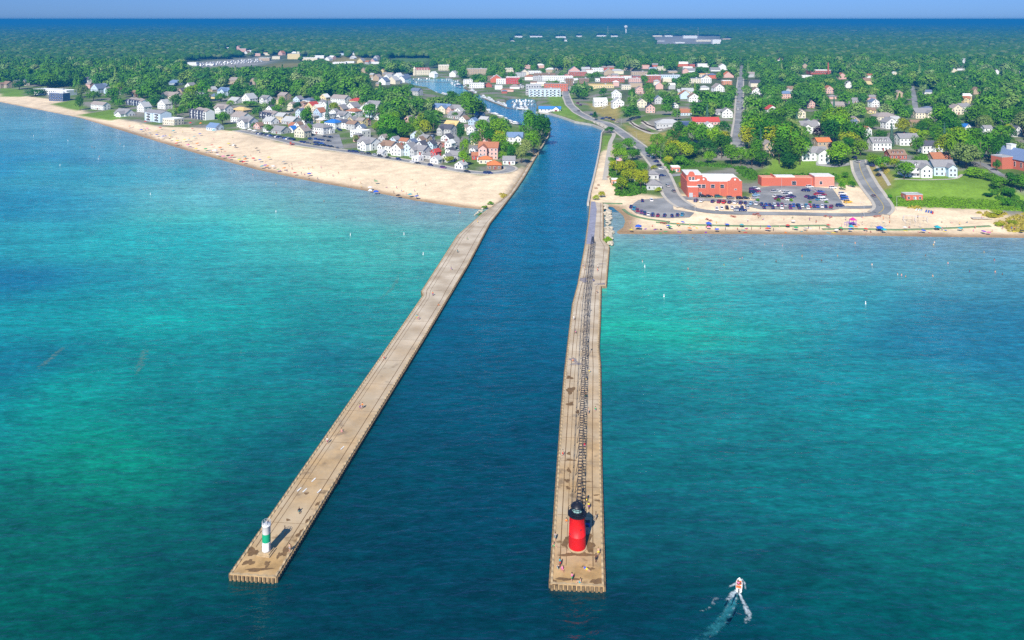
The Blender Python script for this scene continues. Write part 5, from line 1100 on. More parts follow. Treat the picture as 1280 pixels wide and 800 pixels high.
for q in ([(512,101),(560,99),(578,104),(584,112),(600,119),(633,134),(669,138),(668,124),(640,124),(600,118),(580,111),(552,121),(535,112)],[(612,142),(640,135),(668,140),(655,157),(634,150)],[(595,123),(668,123),(668,138),(640,136)],[(690,142),(752,158),(750,190),(690,190)],[(470,92),(512,92),(512,106),(470,106)],[(530,110),(548,112),(552,120),(534,120)],[(735,128),(772,132),(774,146),(755,148)],[(785,152),(860,163),(850,170),(800,178)],[(944,236),(1045,234),(1056,260),(944,262)],[(683,118),(704,114),(712,140),(698,144)],
 [(232,74),(320,70),(360,66),(360,84),(320,84),(240,84)],[(335,77),(376,77),(376,85),(335,85)],[(400,71),(476,70),(476,79),(415,80)],[(488,71),(537,70),(536,78),(488,77)],[(816,45),(903,45),(901,54),(822,55)],
 [(322,150),(380,158),(430,165),(430,190),(380,182),(322,168)],[(470,196),(570,206),(600,216),(470,200)],[(62,116),(96,118),(96,130),(62,128)],[(960,196),(1046,198),(1046,214),(1000,214)]):
    pts_open += fill(q)
PO = np.array(pts_open)
lot_polys = [PL(q, 3) for q in (sand_n, sand_s, [(388,168),(426,166),(430,188),(392,180)])]+[PL(q, 8) for q in lawns+dry+meadow]+[PL(bank, 6)]
road_w = [(GLp, w) for GLp, w in ROADS.values()]
def field(x0,x1,y0,y1,sp):
    nx = int((x1-x0)/sp); ny = int((y1-y0)/sp); X, Y = np.meshgrid(x0+(np.arange(nx)+.5)*sp, y0+(np.arange(ny)+.5)*sp*.92)
    X = X+(np.arange(ny)%2)[:,None]*sp*.5; X = X+np.random.uniform(-.36,.36,X.shape)*sp; Y = Y+np.random.uniform(-.36,.36,Y.shape)*sp; return X.ravel(), Y.ravel()
woods_near = [[(-200,104),(-55,106),(-55,40),(-200,40)],[(700,100),(1340,110),(1340,50),(700,60)],[(560,98),(720,98),(720,50),(560,50)],[(-60,110),(340,110),(520,98),(560,50),(-60,50)],[(-60,100),(0,106),(40,106),(110,108),(130,112),(170,126),(205,118),(240,118),(300,112),(320,126),(345,122),(400,126),(420,120),(450,136),(470,134),(490,144),(516,140),(520,118),(505,112),(500,98),(520,84),(620,84),(700,84),(780,88),(800,82),(1300,60),(1300,40),(-60,40)],
 [(775,150),(790,135),(800,118),(830,108),(910,112),(960,112),(1300,100),(1600,120),(1600,240),(1280,244),(1262,236),(1222,216),(1140,222),(1100,206),(1060,196),(1040,196),(1000,214),(905,202),(865,200),(820,206),(806,190),(845,185),(850,168),(800,152)],
 [(700,112),(725,108),(770,112),(800,110),(800,128),(770,122),(745,124),(722,126),(712,116)],[(483,140),(548,146),(552,176),(500,184),(478,168)],[(608,150),(640,168),(646,200),(615,196),(600,180)]]
def clear(X, Y, Rr, Hh):
    Z = hgt(X, Y); px, py, s = proj(X, Y, Z); cxp, cyp, _ = proj(X, Y, Z+Hh*.58); rp = Rr*s; rh = Hh*.42*s
    ok = np.ones(len(X), bool)
    for k in range(len(OB)):
        x0,y0,x1,y1,yb = OB[k]; hit = (np.abs(cxp-np.clip(cxp,x0,x1)) < rp*.85)&(np.abs(cyp-np.clip(cyp,y0,y1)) < rh*.9)&(py > yb-.6); ok &= ~hit
    for i in range(0, len(PO), 1):
        a, b, w = PO[i]; ok &= ~((((cxp-a)/(rp*.85+w*s*.6))**2+((cyp-b)/(rh*.9+.3))**2 < 1)&(py >= b-.5))
    for (x, y, w, d, *_r) in BLD: ok &= (np.maximum(np.abs(X-x)-w/2-Rr*.4, np.abs(Y-y)-d/2-Rr*.4) > 0)
    for pl in lot_polys: ok &= ~inside(pl, X, Y)
    for pts, w in road_w: ok &= segdist(pts, X, Y) > w/2+Rr*.55
    ok &= inside(land_poly, X, Y); ok &= segdist(cpts, X, Y) > Rr*.6+2
    return ok, px, py
X, Y = field(-1350, 1350, 470, 1900, 12.0)
Z0 = hgt(X, Y); px, py, s = proj(X, Y, Z0); m = (px > -140)&(px < 1420); X, Y, px, py = X[m], Y[m], px[m], py[m]
inw = np.zeros(len(X), bool)
for q in woods_near: inw |= inside(q, px, py)
inw |= (Y > 1750)
sparse = np.zeros(len(X), bool)
for q in ([(556,118),(590,112),(640,108),(700,112),(905,114),(905,78),(556,78)],[(95,110),(320,120),(345,125),(470,135),(520,140),(610,135),(640,165),(600,208),(560,202),(470,186),(430,182),(380,172),(322,158),(262,154),(225,150),(165,142),(110,130)]): sparse |= inside(q, px, py)
inw |= sparse & (np.random.rand(len(X)) < .6)
X, Y = X[inw], Y[inw]; Rr = 5.4+6.6*np.random.rand(len(X))**1.5; Hh = Rr*np.random.uniform(1.7, 2.3, len(X))
ok, px, py = clear(X, Y, Rr, Hh)
for (tx, ty, tr) in TREES: ok &= (X-tx)**2+(Y-ty)**2 > (tr*.62+Rr*.5)**2
X, Y, Rr, Hh, px, py = [a[ok] for a in (X, Y, Rr, Hh, px, py)]
order = np.argsort(Y); nind = max(0, 296-NTREE[0]); near_i = []
for i in order:
    if len(near_i) < nind and -5 < px[i] < 1285: near_i.append(i)
ns = set(near_i); shn = ['dark green','deep green','mid green','mid green','bright green','dark green','yellow green','pale green']
for i in near_i:
    sh = random.choice(shn); cf = random.random() < .04
    tree(X[i], Y[i], float(hgt(X[i],Y[i]))-.2, Rr[i]*(.55 if cf else 1), Hh[i]*(1.25 if cf else 1), 'blue green' if cf else sh, 'conifer' if cf else 'broadleaf', i)
rest = np.array([i for i in range(len(X)) if i not in ns])
PTS = [np.stack([X[rest],Y[rest],hgt(X[rest],Y[rest])-.3,Rr[rest],Hh[rest]/2],1)]
# ---- the far woods, instanced
def far_field(y0, y1, sp, r0, r1, hk):
    X, Y = field(-y1*.82, y1*.82, y0, y1, sp); Z = hgt(X, Y); px, py, s = proj(X, Y, Z); m = (px > -380)&(px < 1660); X, Y, Z = X[m], Y[m], Z[m]
    R = np.random.uniform(r0, r1, len(X)); Hh = R*np.random.uniform(*hk, len(X)); px, py, s = proj(X, Y, Z); cxp, cyp, _ = proj(X, Y, Z+Hh*.6); ok = np.ones(len(X), bool)
    rp = R*s; rh = np.maximum(Hh*.4*s, .4)
    sel_ = [k for k in range(len(OB)) if OB[k][4] < 105]
    for k in sel_:
        x0,y0_,x1,y1_,yb = OB[k]; ok &= ~((np.abs(cxp-np.clip(cxp,x0,x1)) < rp*.6)&(np.abs(cyp-np.clip(cyp,y0_,y1_)) < rh*.8)&(py > yb-.5))
        ok &= ~((np.abs(px-np.clip(px,x0,x1)) < rp*.4)&(np.abs(py-np.clip(py,y1_-1.2,y1_)) < .6))
    for a, b, w in PO[PO[:,1] < 90]: ok &= ~((np.abs(cxp-a) < rp*.6+1.5)&(np.abs(cyp-b) < rh*.7+1.0)&(py >= b-1))
    return np.stack([X[ok],Y[ok],Z[ok]-.3,R[ok],Hh[ok]/2],1)
FPT = [far_field(1900, 3400, 12, 5.0, 10.5, (1.35,1.9)), far_field(3400, 6000, 19, 8.5, 16, (1.0,1.35)), far_field(6000, 12000, 40, 20, 34, (.5,.75)), far_field(12000, 33000, 120, 60, 90, (.2,.32))]
def scatter(name, pts, protos, label, cat):
    """one stuff object: mesh points instancing the small library of crowns"""
    me = bpy.data.meshes.new(name); me.vertices.add(len(pts)); me.vertices.foreach_set('co', np.ascontiguousarray(pts[:,:3]).ravel())
    a = me.attributes.new('size','FLOAT_VECTOR','POINT'); a.data.foreach_set('vector', np.stack([pts[:,3],pts[:,3],pts[:,4]],1).ravel())
    o = obj(name, me); tag(o, label, cat, kind='stuff')
    lib = bpy.data.collections.new(name+'_library')
    for q in protos:
        p_ = bpy.data.objects.new(name+'_sprig', q); lib.objects.link(p_)
    ng = bpy.data.node_groups.new(name, 'GeometryNodeTree'); ng.interface.new_socket('Geometry', in_out='INPUT', socket_type='NodeSocketGeometry'); ng.interface.new_socket('Geometry', in_out='OUTPUT', socket_type='NodeSocketGeometry')
    N = ng.nodes; L = ng.links; gi = N.new('NodeGroupInput'); go = N.new('NodeGroupOutput'); ci = N.new('GeometryNodeCollectionInfo'); ci.inputs['Collection'].default_value = lib; ci.inputs['Separate Children'].default_value = True; ci.inputs['Reset Children'].default_value = True
    ip = N.new('GeometryNodeInstanceOnPoints'); ip.inputs['Pick Instance'].default_value = True; ri = N.new('FunctionNodeRandomValue'); ri.data_type = 'INT'; ri.inputs['Min'].default_value = 0 if False else 0
    for sck in ri.inputs:
        if sck.type == 'INT' and sck.name == 'Max': sck.default_value = len(protos)-1
        if sck.type == 'INT' and sck.name == 'Min': sck.default_value = 0
    rr = N.new('FunctionNodeRandomValue'); rr.data_type = 'FLOAT_VECTOR'; rr.inputs['Min'].default_value = (0,0,0); rr.inputs['Max'].default_value = (0,0,6.283)
    at = N.new('GeometryNodeInputNamedAttribute'); at.data_type = 'FLOAT_VECTOR'; at.inputs['Name'].default_value = 'size'
    L.new(gi.outputs[0], ip.inputs['Points']); L.new(ci.outputs[0], ip.inputs['Instance']); L.new([q for q in ri.outputs if q.type == 'INT'][0], ip.inputs['Instance Index'])
    L.new(rr.outputs['Value'], ip.inputs['Rotation']); L.new([q for q in at.outputs if q.enabled and q.name == 'Attribute'][0], ip.inputs['Scale']); L.new(ip.outputs[0], go.inputs[0])
    md = o.modifiers.new('scatter','NODES'); md.node_group = ng; return o
FARC = []
for k in range(8):
    p_, n_ = crown_pts(rs, 12+k%3*2, 520, flat=[1,1.1,.9][k%3]); FARC.append(quads_mesh('leafy_crown', p_, n_, .105, M['leaf_far'], rs))
p_, n_ = conifer_pts(rs, 300); FARC.append(quads_mesh('leafy_crown', p_, n_, .10, M['leaf_far'], rs))
def lump(seed):
    """distant crown: one closed lumpy surface with four to seven billows"""
    r2 = np.random.RandomState(seed); bm = bmesh.new(); bmesh.ops.create_icosphere(bm, subdivisions=4, radius=1); V = np.array([v.co[:] for v in bm.verts]); n = 9+seed%5; d = r2.normal(size=(n,3)); d[:,2] = np.abs(d[:,2])*.8; d /= np.linalg.norm(d,axis=1,keepdims=True)
    hgt_ = np.max(np.clip((V@d.T-.55)/.45,0,1)**.6*(.22+.2*r2.rand(n)), axis=1); ph = r2.rand(6)*6.28
    fine = .05*np.sin(V[:,0]*11+ph[0])*np.sin(V[:,1]*12+ph[1])+.05*np.sin(V[:,2]*13+ph[2]+V[:,0]*9)+.04*r2.rand(len(V)); V2 = V*(.70+hgt_+fine)[:,None]; V2[:,2] = V2[:,2]*.78+1.12
    for v, c in zip(bm.verts, V2): v.co = c
    me = bpy.data.meshes.new('distant_crown'); bm.to_mesh(me); bm.free(); me.materials.append(M['leaf_distant']); return me
LUMP = [lump(k) for k in range(9)]
scatter('woodland', PTS[0], FARC, 'leafy green woodland packed around the town houses', 'woods'); scatter('far_woodland', np.concatenate(FPT), LUMP, 'dense distant woodland fading blue toward the horizon', 'woods'); ALLP = np.concatenate(PTS+FPT)
# ---- grasses: the bank below the south lawn, dunes, rough edges
def leafmat2(name, c):
    m = leafmat(name); rgb = m.node_tree.nodes.new('ShaderNodeRGB'); rgb.outputs[0].default_value = (*c,1); mx = [n for n in m.node_tree.nodes if n.type == 'MIX'][0]; m.node_tree.links.new(rgb.outputs[0], mx.inputs['A']); return m
M['bankleaf'] = leafmat2('bankleaf', (.17,.34,.014)); M['duneleaf'] = leafmat2('duneleaf', (.45,.38,.06)); M['underleaf'] = leafmat2('underleaf', (.08,.21,.014))
def tuft(m, n, size, k):
    r2 = np.random.RandomState(k); th = r2.rand(n)*6.28; rad = np.sqrt(r2.rand(n)); pos = np.stack([np.cos(th)*rad, np.sin(th)*rad, r2.rand(n)*(1.1-rad*.7)],1); nor = np.stack([np.cos(th),np.sin(th),np.full(n,.6)],1)+r2.normal(size=(n,3))*.4; return quads_mesh('tuft', pos, nor, size, m, r2)
def grass(name, polys, z, sp, r0, r1, hk, m, label):
    out = []
    for q in polys:
        pl = PL(q, z); xs = [p[0] for p in pl]; ys = [p[1] for p in pl]; X, Y = field(min(xs),max(xs),min(ys),max(ys),sp); k = inside(pl, X, Y)&(np.random.rand(len(X)) < .8)
        for pts, w in road_w: k &= segdist(pts, X, Y) > w/2+2.5
        X, Y = X[k], Y[k]; R = np.random.uniform(r0, r1, len(X)); out.append(np.stack([X,Y,hgt(X,Y),R,R*hk],1))
    scatter(name, np.concatenate(out), [tuft(m, 60, .3, k) for k in range(4)], label, 'grass')
grass('bank_grass', [[(1094,242),(1125,241),(1180,243),(1230,246),(1290,249),(1400,251),(1400,262),(1280,257),(1200,254),(1110,251)],[(964,213),(1045,213),(1062,216),(1068,226),(1050,229),(1046,219)]], 5, 1.6, .6, 1.2, .8, M['bankleaf'], 'tall bright green grass on the bank below the south lawn')
grass('dune_grass', [[(1256,279),(1240,275),(1262,268),(1290,262),(1420,275),(1420,286),(1300,283),(1262,284)],[(1215,262),(1260,262),(1250,270),(1226,266)],[(1130,255),(1155,256),(1152,260),(1134,258)],[(625,238),(668,240) if False else (650,239),(650,242),(626,243)],[(838,241),(850,243),(846,246)],[(1096,209),(1112,224),(1106,226)]], 3, 2.0, .7, 1.5, .8, M['duneleaf'], 'yellow green dune grass at the edges of the sand')
grass('undergrowth', [[(812,200),(822,188),(845,192),(870,200),(930,206),(948,212),(944,222),(926,216),(920,206),(880,204),(855,206),(836,214)],[(950,216),(1044,214),(1048,222),(1044,220),(955,219)],[(1226,238),(1250,240),(1280,248),(1400,250),(1400,262),(1280,258)],[(766,196),(800,205),(806,235),(772,238),(762,215)]], 5, 2.4, 1.2, 2.2, 1.0, M['underleaf'], 'dense low undergrowth between the trees')
print('TREES', NTREE[0], 'instances', len(ALLP))
# ================================================================== cars
CARC = dict(white=(.75,.75,.74), black=(.02,.02,.025), navy=(.015,.03,.14), blue=(.02,.09,.40), silver=(.45,.46,.48), red=(.50,.015,.03), maroon=(.22,.015,.06), purple=(.12,.03,.16), teal=(.02,.25,.40), grey=(.16,.16,.17), green=(.015,.12,.10), lightblue=(.28,.48,.68), yellow=(.75,.45,.03), tan=(.45,.38,.28))
def car_meshes(kind):
    L_, W_, h1, h2 = {'sedan':(4.6,1.8,.78,1.42),'suv':(4.7,1.9,.95,1.75),'van':(5.1,2.0,1.0,2.0)}[kind]
    prof = {'sedan':[(-2.3,.55),(-2.25,.85),(-1.5,.9),(1.0,.92),(2.15,.78),(2.3,.5)],'suv':[(-2.35,.6),(-2.33,1.0),(-1.5,1.05),(1.1,1.05),(2.2,.95),(2.35,.55)],'van':[(-2.55,.6),(-2.53,1.05),(-1.5,1.1),(1.6,1.1),(2.4,.95),(2.55,.55)]}[kind]
    def ext(pf, w0, w1, z0, mb, mt=0):
        n = len(pf); zt = max(z for _, z in pf); vs = []
        for s_ in (-1,1):
            for xx, zz in pf: k = (zz-z0)/(zt-z0+1e-6); vs.append((xx, s_*(w0+(w1-w0)*k)/2, zz))
        mb.add(vs, [tuple(range(n-1,-1,-1)), tuple(range(n,2*n))]+[(i,(i+1)%n,(i+1)%n+n,i+n) for i in range(n)][:], mt)
    b = MB(); ext([(-2.3*L_/4.6,.28)]+prof+[(2.3*L_/4.6,.28)], W_, W_*.96, .28, b)
    cab = {'sedan':[(-1.75,.88),(-1.2,1.40),(.25,1.42),(1.05,.90)],'suv':[(-2.2,1.02),(-1.95,1.70),(.35,1.74),(1.15,1.03)],'van':[(-2.45,1.08),(-2.3,1.95),(1.0,1.98),(1.75,1.08)]}[kind]
    c = MB(); ext(cab, W_*.9, W_*.74, cab[0][1], c)
    r = MB(); zt = cab[1][1]; r.box((cab[1][0]+cab[2][0])/2,0,zt+.004,cab[2][0]-cab[1][0]+.15,W_*.74,.06)
    for p_, q_ in ((cab[2],cab[3]),(cab[1],cab[0])):
        for s_ in (-1,1): r.tube((p_[0],s_*W_*.37,p_[1]),(q_[0],s_*W_*.45,q_[1]),.05,4)
    w = MB(); w.tube((0,-.11,0),(0,.11,0),.33,14); w.tube((0,-.125,0),(0,.125,0),.19,10,mat=1)
    hl = MB().box(0,0,0,.06,.36,.14)
    return dict(body=b.mesh('body',M['carpaint']), window=c.mesh('cabin_glass',M['glass']), roof=r.mesh('roof',M['carpaint']), wheel=w.mesh('wheel',[M['rubber'],M['steel']]), L=L_, W=W_, light=hl.mesh('headlight', M['white']), tail=cached('taill', lambda: MB().box(0,0,0,.06,.3,.14).mesh('tail_light', M['red'])))
CARM = {k: car_meshes(k) for k in ('sedan','suv','van')}
def car(px, py, colr, rot, where, kind=None, group='parked cars'):
    kind = kind or random.choice(['sedan','suv','sedan','suv','suv']); x, y, z = G(px, py); m = CARM[kind]
    o = empty('parked_car', (x, y, z+.17), math.radians(rot)+random.uniform(-.05,.05)); c = CARC[colr]
    obj('body', m['body'], o, color=c); obj('cabin_glass', m['window'], o); obj('roof', m['roof'], o, color=c)
    for sx in (-1,1):
        for sy in (-1,1): obj('wheel', m['wheel'], o, (sx*m['L']*.3, sy*(m['W']/2-.1), .33))
        obj('headlight', m['light'], o, (m['L']/2-.02, sx*m['W']*.36, .72)); obj('tail_light', m['tail'], o, (-m['L']/2+.01, sx*m['W']*.36, .82))
    kn = {'sedan':'saloon car','suv':'tall car','van':'van'}[kind]; cn = {'lightblue':'light blue','navy':'dark blue'}.get(colr, colr)
    later(o, f"{cn} {kn} {where}", px, 'van' if kind == 'van' else 'car', group); return o
def cars(lst, rot, where, group=None, jr=0):
    for (a, b, c) in lst: car(a, b, c, rot+random.uniform(-jr,jr), where, group=group or 'parked cars')
cars([(789,259.5,'navy'),(793,262,'teal'),(797,264.5,'maroon'),(802,266.5,'purple'),(806,268,'navy'),(811,269,'white'),(816,270,'navy'),(822.5,270.5,'maroon'),(831,270.5,'navy'),(840,271,'navy'),(847,270,'navy'),(853,269.5,'teal')], 78, 'in the arc by the small lot', jr=8)
cars([(878,246,'black'),(886,246.5,'black'),(898,247,'green'),(913,248.5,'grey'),(925,249,'black'),(932,249,'black')], 4, 'along the brick waterworks kerb')
cars([(870,252,'navy'),(877,252.3,'white'),(891,253,'navy'),(899,253.5,'maroon'),(905,254,'red'),(912,254,'navy'),(919,254.5,'white'),(926,255,'navy'),(932,255,'navy'),(939,255.5,'lightblue'),(946,256,'white')], 62, 'in the slanted row on the sandy strip')
cars([(896,262.3,'white'),(902,261.6,'white'),(908.5,261,'black'),(915,261,'white'),(921.5,261,'silver'),(927.5,261,'navy'),(934,260.5,'silver')], 80, 'in the short row beside the lower drive'); cars([(922,264,'silver'),(928,264,'navy')], 0, 'parked behind the short row')
bigc = ['navy','blue','navy','white','purple','maroon','silver','navy','blue','navy','white','teal','red','navy','blue','white','navy']
cars([(952+i*5.0+(i%2)*.6, 257+i*.16, c) for i, c in enumerate(bigc)], 78, 'in the long row edging the big lot', jr=6); car(1039,260,'maroon',60,'in the long row edging the big lot'); cars([(955+i*11,260.4+i*.15,c) for i, c in enumerate(['navy','navy','white','purple','navy','white'])], 78, 'in the outer file of the long row')
car(1050,258.5,'navy',10,'at the exit of the big lot')
cars([(941,238,'purple'),(945,237,'white'),(946,240.5,'maroon'),(941,241.5,'navy'),(945,245,'lightblue'),(944,248.5,'silver')], 12, 'at the lot edge nearest the waterworks')
cars([(968,240.5,'silver'),(973,240,'white'),(981,241.5,'white'),(985,242.5,'white'),(983,244.5,'silver'),(970,246.5,'white'),(975,247.5,'navy'),(982,249,'maroon'),(987,248,'purple'),(990,247,'navy'),(986,251,'white'),(972,249.5,'maroon')], 15, 'in the middle island of the big lot', jr=15)
cars([(1006,239,'navy'),(1010,239.5,'navy'),(1012,234.8,'white'),(1022,240,'silver'),(1026,241,'blue'),(1022,244,'red'),(1028,244.5,'maroon'),(1026,247.5,'white'),(1018,248,'navy'),(1010,247,'purple'),(1024,250.5,'teal'),(1030,251,'white'),(1014,249,'navy')], 12, 'in the far island of the big lot', jr=15)
cars([(1053,243.5,'white'),(1055,247,'blue'),(1056,250,'blue'),(1060,253.8,'yellow'),(1041,236,'white')], 8, 'on the sand edge of the big lot')
cars([(811,193,'navy'),(816,197,'lightblue'),(820,203,'navy'),(823,208,'black'),(826,212,'white')], 130, 'beside the waterfront drive below the woods'); cars([(814,219,'navy'),(820,219.5,'navy'),(828,220.5,'navy')], 15, 'above the picnic shelters'); cars([(834,233.5,'silver'),(842,240,'grey')], 100, 'driving down the waterfront drive'); cars([(803,252,'navy'),(814,251.5,'white'),(854,215.5,'navy')], 85, 'standing alone near the road bend')
cars([(753,149,'navy'),(758,147.5,'navy'),(762,148.5,'black'),(766,150.5,'navy'),(771,153.5,'tan')], 150, 'at the upper drive turn'); cars([(722,129.5,'maroon'),(725.5,132,'purple'),(739,144,'navy'),(723,139,'grey')], 120, 'on the curve below the riverside trees')
cars([(923,118,'grey'),(927.5,123,'navy'),(928,136,'navy'),(922,137,'white'),(928.5,142,'black'),(926,189,'navy'),(925.5,108,'silver'),(923,128,'tan')], 88, 'on the straight residential street')
RN = math.degrees(REGN)
cl_ = ['navy','white','navy','black','grey','navy','silver','blue','navy','black','white','navy','navy','grey','navy','blue','white','navy','black','navy']
cars([(322+i*2.35, 167.5+i*.43, cl_[i]) for i in range(20)], RN-70, 'in the tight north beach row', jr=5)
cars([(377,178,'navy'),(381,179,'navy'),(385,180,'grey'),(388,174.5,'navy'),(395,175,'blue'),(399,175.5,'navy'),(403,176,'navy'),(411,177,'black'),(394,179,'navy'),(398,179.5,'navy'),(402,180,'blue'),(395,182,'navy'),(399,182.5,'black'),(406,183,'black'),(410,183.5,'navy'),(414,184.5,'black'),(422,186,'grey'),(406,171.5,'black'),(413,172.5,'black'),(425,163.5,'navy'),(422,161.5,'navy'),(389,168.5,'black')], RN+20, 'in the cottage parking lot', jr=25)
cars([(437,190,'navy'),(442,190.5,'navy'),(446,191,'navy'),(453,192,'grey'),(461,193,'black'),(469,195,'silver'),(475,196,'black'),(485,198,'black'),(498,200,'navy'),(516,203.5,'white'),(522,205,'black'),(538,207.5,'navy'),(554,210.5,'purple'),(584,216,'black'),(608,217.5,'navy'),(612,217.5,'navy')], RN+8, 'strung along the beach road', jr=12)
cars([(569,201,'navy'),(585,206,'navy'),(573,190,'white'),(571,184,'silver'),(577,196,'white')], 70, 'in the lane between the cottages', jr=20)
cars([(1068,198,'navy'),(1072,203,'silver'),(1090,208,'navy'),(1098,220,'black'),(1092,246,'grey')], 95, 'at the top of the climbing road', jr=10)
# ================================================================== boats
def hull(L_, W_, h, sharp=.5):
    st = [(-.5,.86,0),(-.2,1,0),(.15,.95,.04),(.35,.62,.14),(.5,.04,.3)]; mb = MB(); vs = []
    for t, w, r in st: x = t*L_; vs += [(x,-w*W_/2,h*(.9+r)),(x,-w*W_*.36,-.25),(x,w*W_*.36,-.25),(x,w*W_/2,h*(.9+r))]
    fs = []
    for i in range(len(st)-1):
        for k in range(3): fs.append((i*4+k, i*4+k+1, (i+1)*4+k+1, (i+1)*4+k))
    n = len(st)-1; fs += [(0,1,2,3)[::-1], (n*4,n*4+1,n*4+2,n*4+3)]; mb.add(vs, fs)
    dk = [(t*L_*.98, s_*w*W_/2*.9, h*.8) for s_ in (-1,1) for t, w, r in (st if s_ < 0 else st[::-1])]; mb.add(dk, [tuple(range(len(dk)))]); return mb
BOATM = {}
def boat_mesh(k):
    if k in BOATM: return BOATM[k]
    L_, W_, h = {'cruiser':(10,3.3,1.2),'yacht':(15,4.4,1.7),'runabout':(6.5,2.3,.8),'sailboat':(9,2.8,1.0)}[k]
    d = {'hull': hull(L_,W_,h).mesh('hull', M['carpaint'])}
    if k in ('cruiser','yacht'): d['cabin'] = MB().box(-L_*.02,0,h*.8,L_*.45,W_*.7,h*1.1,top=.8).mesh('cabin',M['carpaint']); d['windscreen'] = MB().box(-L_*.02,0,h*1.35,L_*.44,W_*.68,h*.3,top=.94).mesh('windscreen',M['glass']); d['flybridge'] = MB().box(-L_*.08,0,h*1.91,L_*.25,W_*.5,h*.45,top=.85).mesh('flybridge',M['carpaint'])
    elif k == 'sailboat': d['cabin'] = MB().box(0,0,h*.8,3.2,1.6,.6,top=.8).mesh('cabin',M['carpaint']); m_ = MB(); m_.tube((.6,0,h*.8),(.6,0,12),.07,6,.04); m_.tube((.6,0,2.4),(-3.2,0,2.3),.1,6); d['mast'] = m_.mesh('mast',M['steel'])
    else: d['windscreen'] = MB().box(.3,0,h*.8,.7,W_*.7,.5,top=.7).mesh('windscreen',M['glass']); d['seat'] = MB().box(-1.4,0,h*.6,.9,W_*.7,.5).mesh('seat',M['cloth'])
    BOATM[k] = d; return d
def boat(px, py, k, rot, where, c='white', z=0.0, parts=True, group='moored boats'):
    x, y = P(px, py, z); d = boat_mesh(k); o = empty('boat', (x, y, z+.1), math.radians(rot)); cc = CARC.get(c) or WALLC[c]
    for nm, me in d.items():
        if parts or nm in ('hull','cabin','mast'): obj(nm, me, o, color=(cc if nm == 'hull' else (.62,.62,.6) if nm == 'seat' else (.75,.75,.74)))
    kn = {'cruiser':'cabin cruiser','yacht':'motor yacht','runabout':'small open boat','sailboat':'sailing boat'}[k]; cn = {'navy':'dark blue'}.get(c, c)
    later(o, f"{cn} {kn} {where}", px, 'boat', group); return o
rb_ = random.Random(21); kk = lambda: rb_.choice(['cruiser','cruiser','yacht','runabout','sailboat']); cc_ = lambda: rb_.choice(['white']*7+['navy','tan'])
def line(n, a, b, w, rot, where, kinds=None):
    for i in range(n): f = (i+.5)/n; boat(a[0]+(b[0]-a[0])*f+rb_.uniform(-.4,.4), a[1]+(b[1]-a[1])*f+rb_.uniform(-.25,.25), kinds or kk(), rot+rb_.uniform(-8,8), where, cc_())
line(8, (603,121.5), (632,133), 0, -60, 'along the downtown quay'); line(5, (640,134.5), (664,137), 0, -75, 'at the marina basin mouth'); boat(653,137.3,'yacht',-20,'at the marina basin mouth'); line(7, (640,127),(667,126.5),0,85,'inside the marina basin, back dock'); line(6,(641,131),(667,130.5),0,85,'inside the marina basin, front dock')
line(7,(581,108.5),(596,117.5),0,-45,'below the red-fronted quay'); line(10,(545,99.2),(574,102.5),0,-80,'along the far harbour bank'); line(8,(515,100.5),(542,99.3),0,-85,'off the harbour hotel'); boat(573,107,'yacht',10,'turning in the harbour','navy')
line(8,(532,112.2),(548,118.2),0,-50,'at the inner harbour dock'); line(6,(553,117.5),(563,120.6),0,-60,'under the harbour trees'); boat(619,143.5,'cruiser',20,'under way in the river','navy',group='boats under way')
line(8,(610,141),(631,150.5),0,-35,'on the north river bank slips'); line(6,(608,146) if False else (633,153),(646,157),0,-30,'by the last slips before the big tree'); line(5,(616,148.6) if False else (602,133),(608,140),0,-30,'at the slips behind the cottages')
boat(685.5,166,'runabout',70,'tied under the big channel tree','white'); line(6,(503,102.5),(526,104.5),0,-75,'in the far slips'); line(4,(563,105),(577,111),0,-75,'anchored in mid harbour')
for i in range(60):
    a = 246+ (i%20)*4.3+rb_.uniform(-1.5,1.5); b = 80.6-(i%20)*.32+(i//20)*1.5; x, y, z = G(a, b); d = boat_mesh('cruiser'); o = empty('boat', (x, y, z+1.0), rb_.uniform(1.2,1.9))
    obj('hull', d['hull'], o, color=(.75,.75,.74)); obj('cabin', d['cabin'], o, color=(.75,.75,.74)); tag(o, 'white boat stored ashore in the far boatyard beyond the wooded dune', 'boat', 'boats stored in the far boatyard')
    if i % 3 == 0: obj('mast', boat_mesh('sailboat')['mast'], o)
# docks
def dock(a, b, label, w=2.2):
    p, q = P(*a, .9), P(*b, .9); p = Vector(p); q = Vector(q); t = q-p; c = (p+q)/2; mb = MB(); mb.box(c.x,c.y,.7,t.length,w,.2,math.atan2(t.y,t.x)); n = max(2,int(t.length/7)); u = t.normalized(); nn = Vector((-u.y,u.x))
    for k in range(n+1):
        for s_ in (-1,1): e = p+t*(k/n)+nn*s_*w*.5; mb.tube((e.x,e.y,-1.5),(e.x,e.y,1.6),.16,6)
    o = obj('dock', mb.mesh('dock', M['wood'])); tag(o, label, 'dock')
dock((639,128.6),(668,128.2),'wooden dock across the back of the marina basin'); dock((640,132.6),(668,132.2),'wooden dock across the front of the marina basin'); dock((602,122),(634,134.6),'long dock along the downtown quay'); dock((634,134.8),(666,138.4),'outer dock closing the marina basin'); dock((609,140),(633,151),'long dock on the north river bank'); dock((580,109.5),(597,118.8),'dock below the red-fronted quay'); dock((530,112.6),(549,119.2),'inner harbour dock by the trees'); dock((514,101),(574,103.4),'long dock along the far harbour bank')
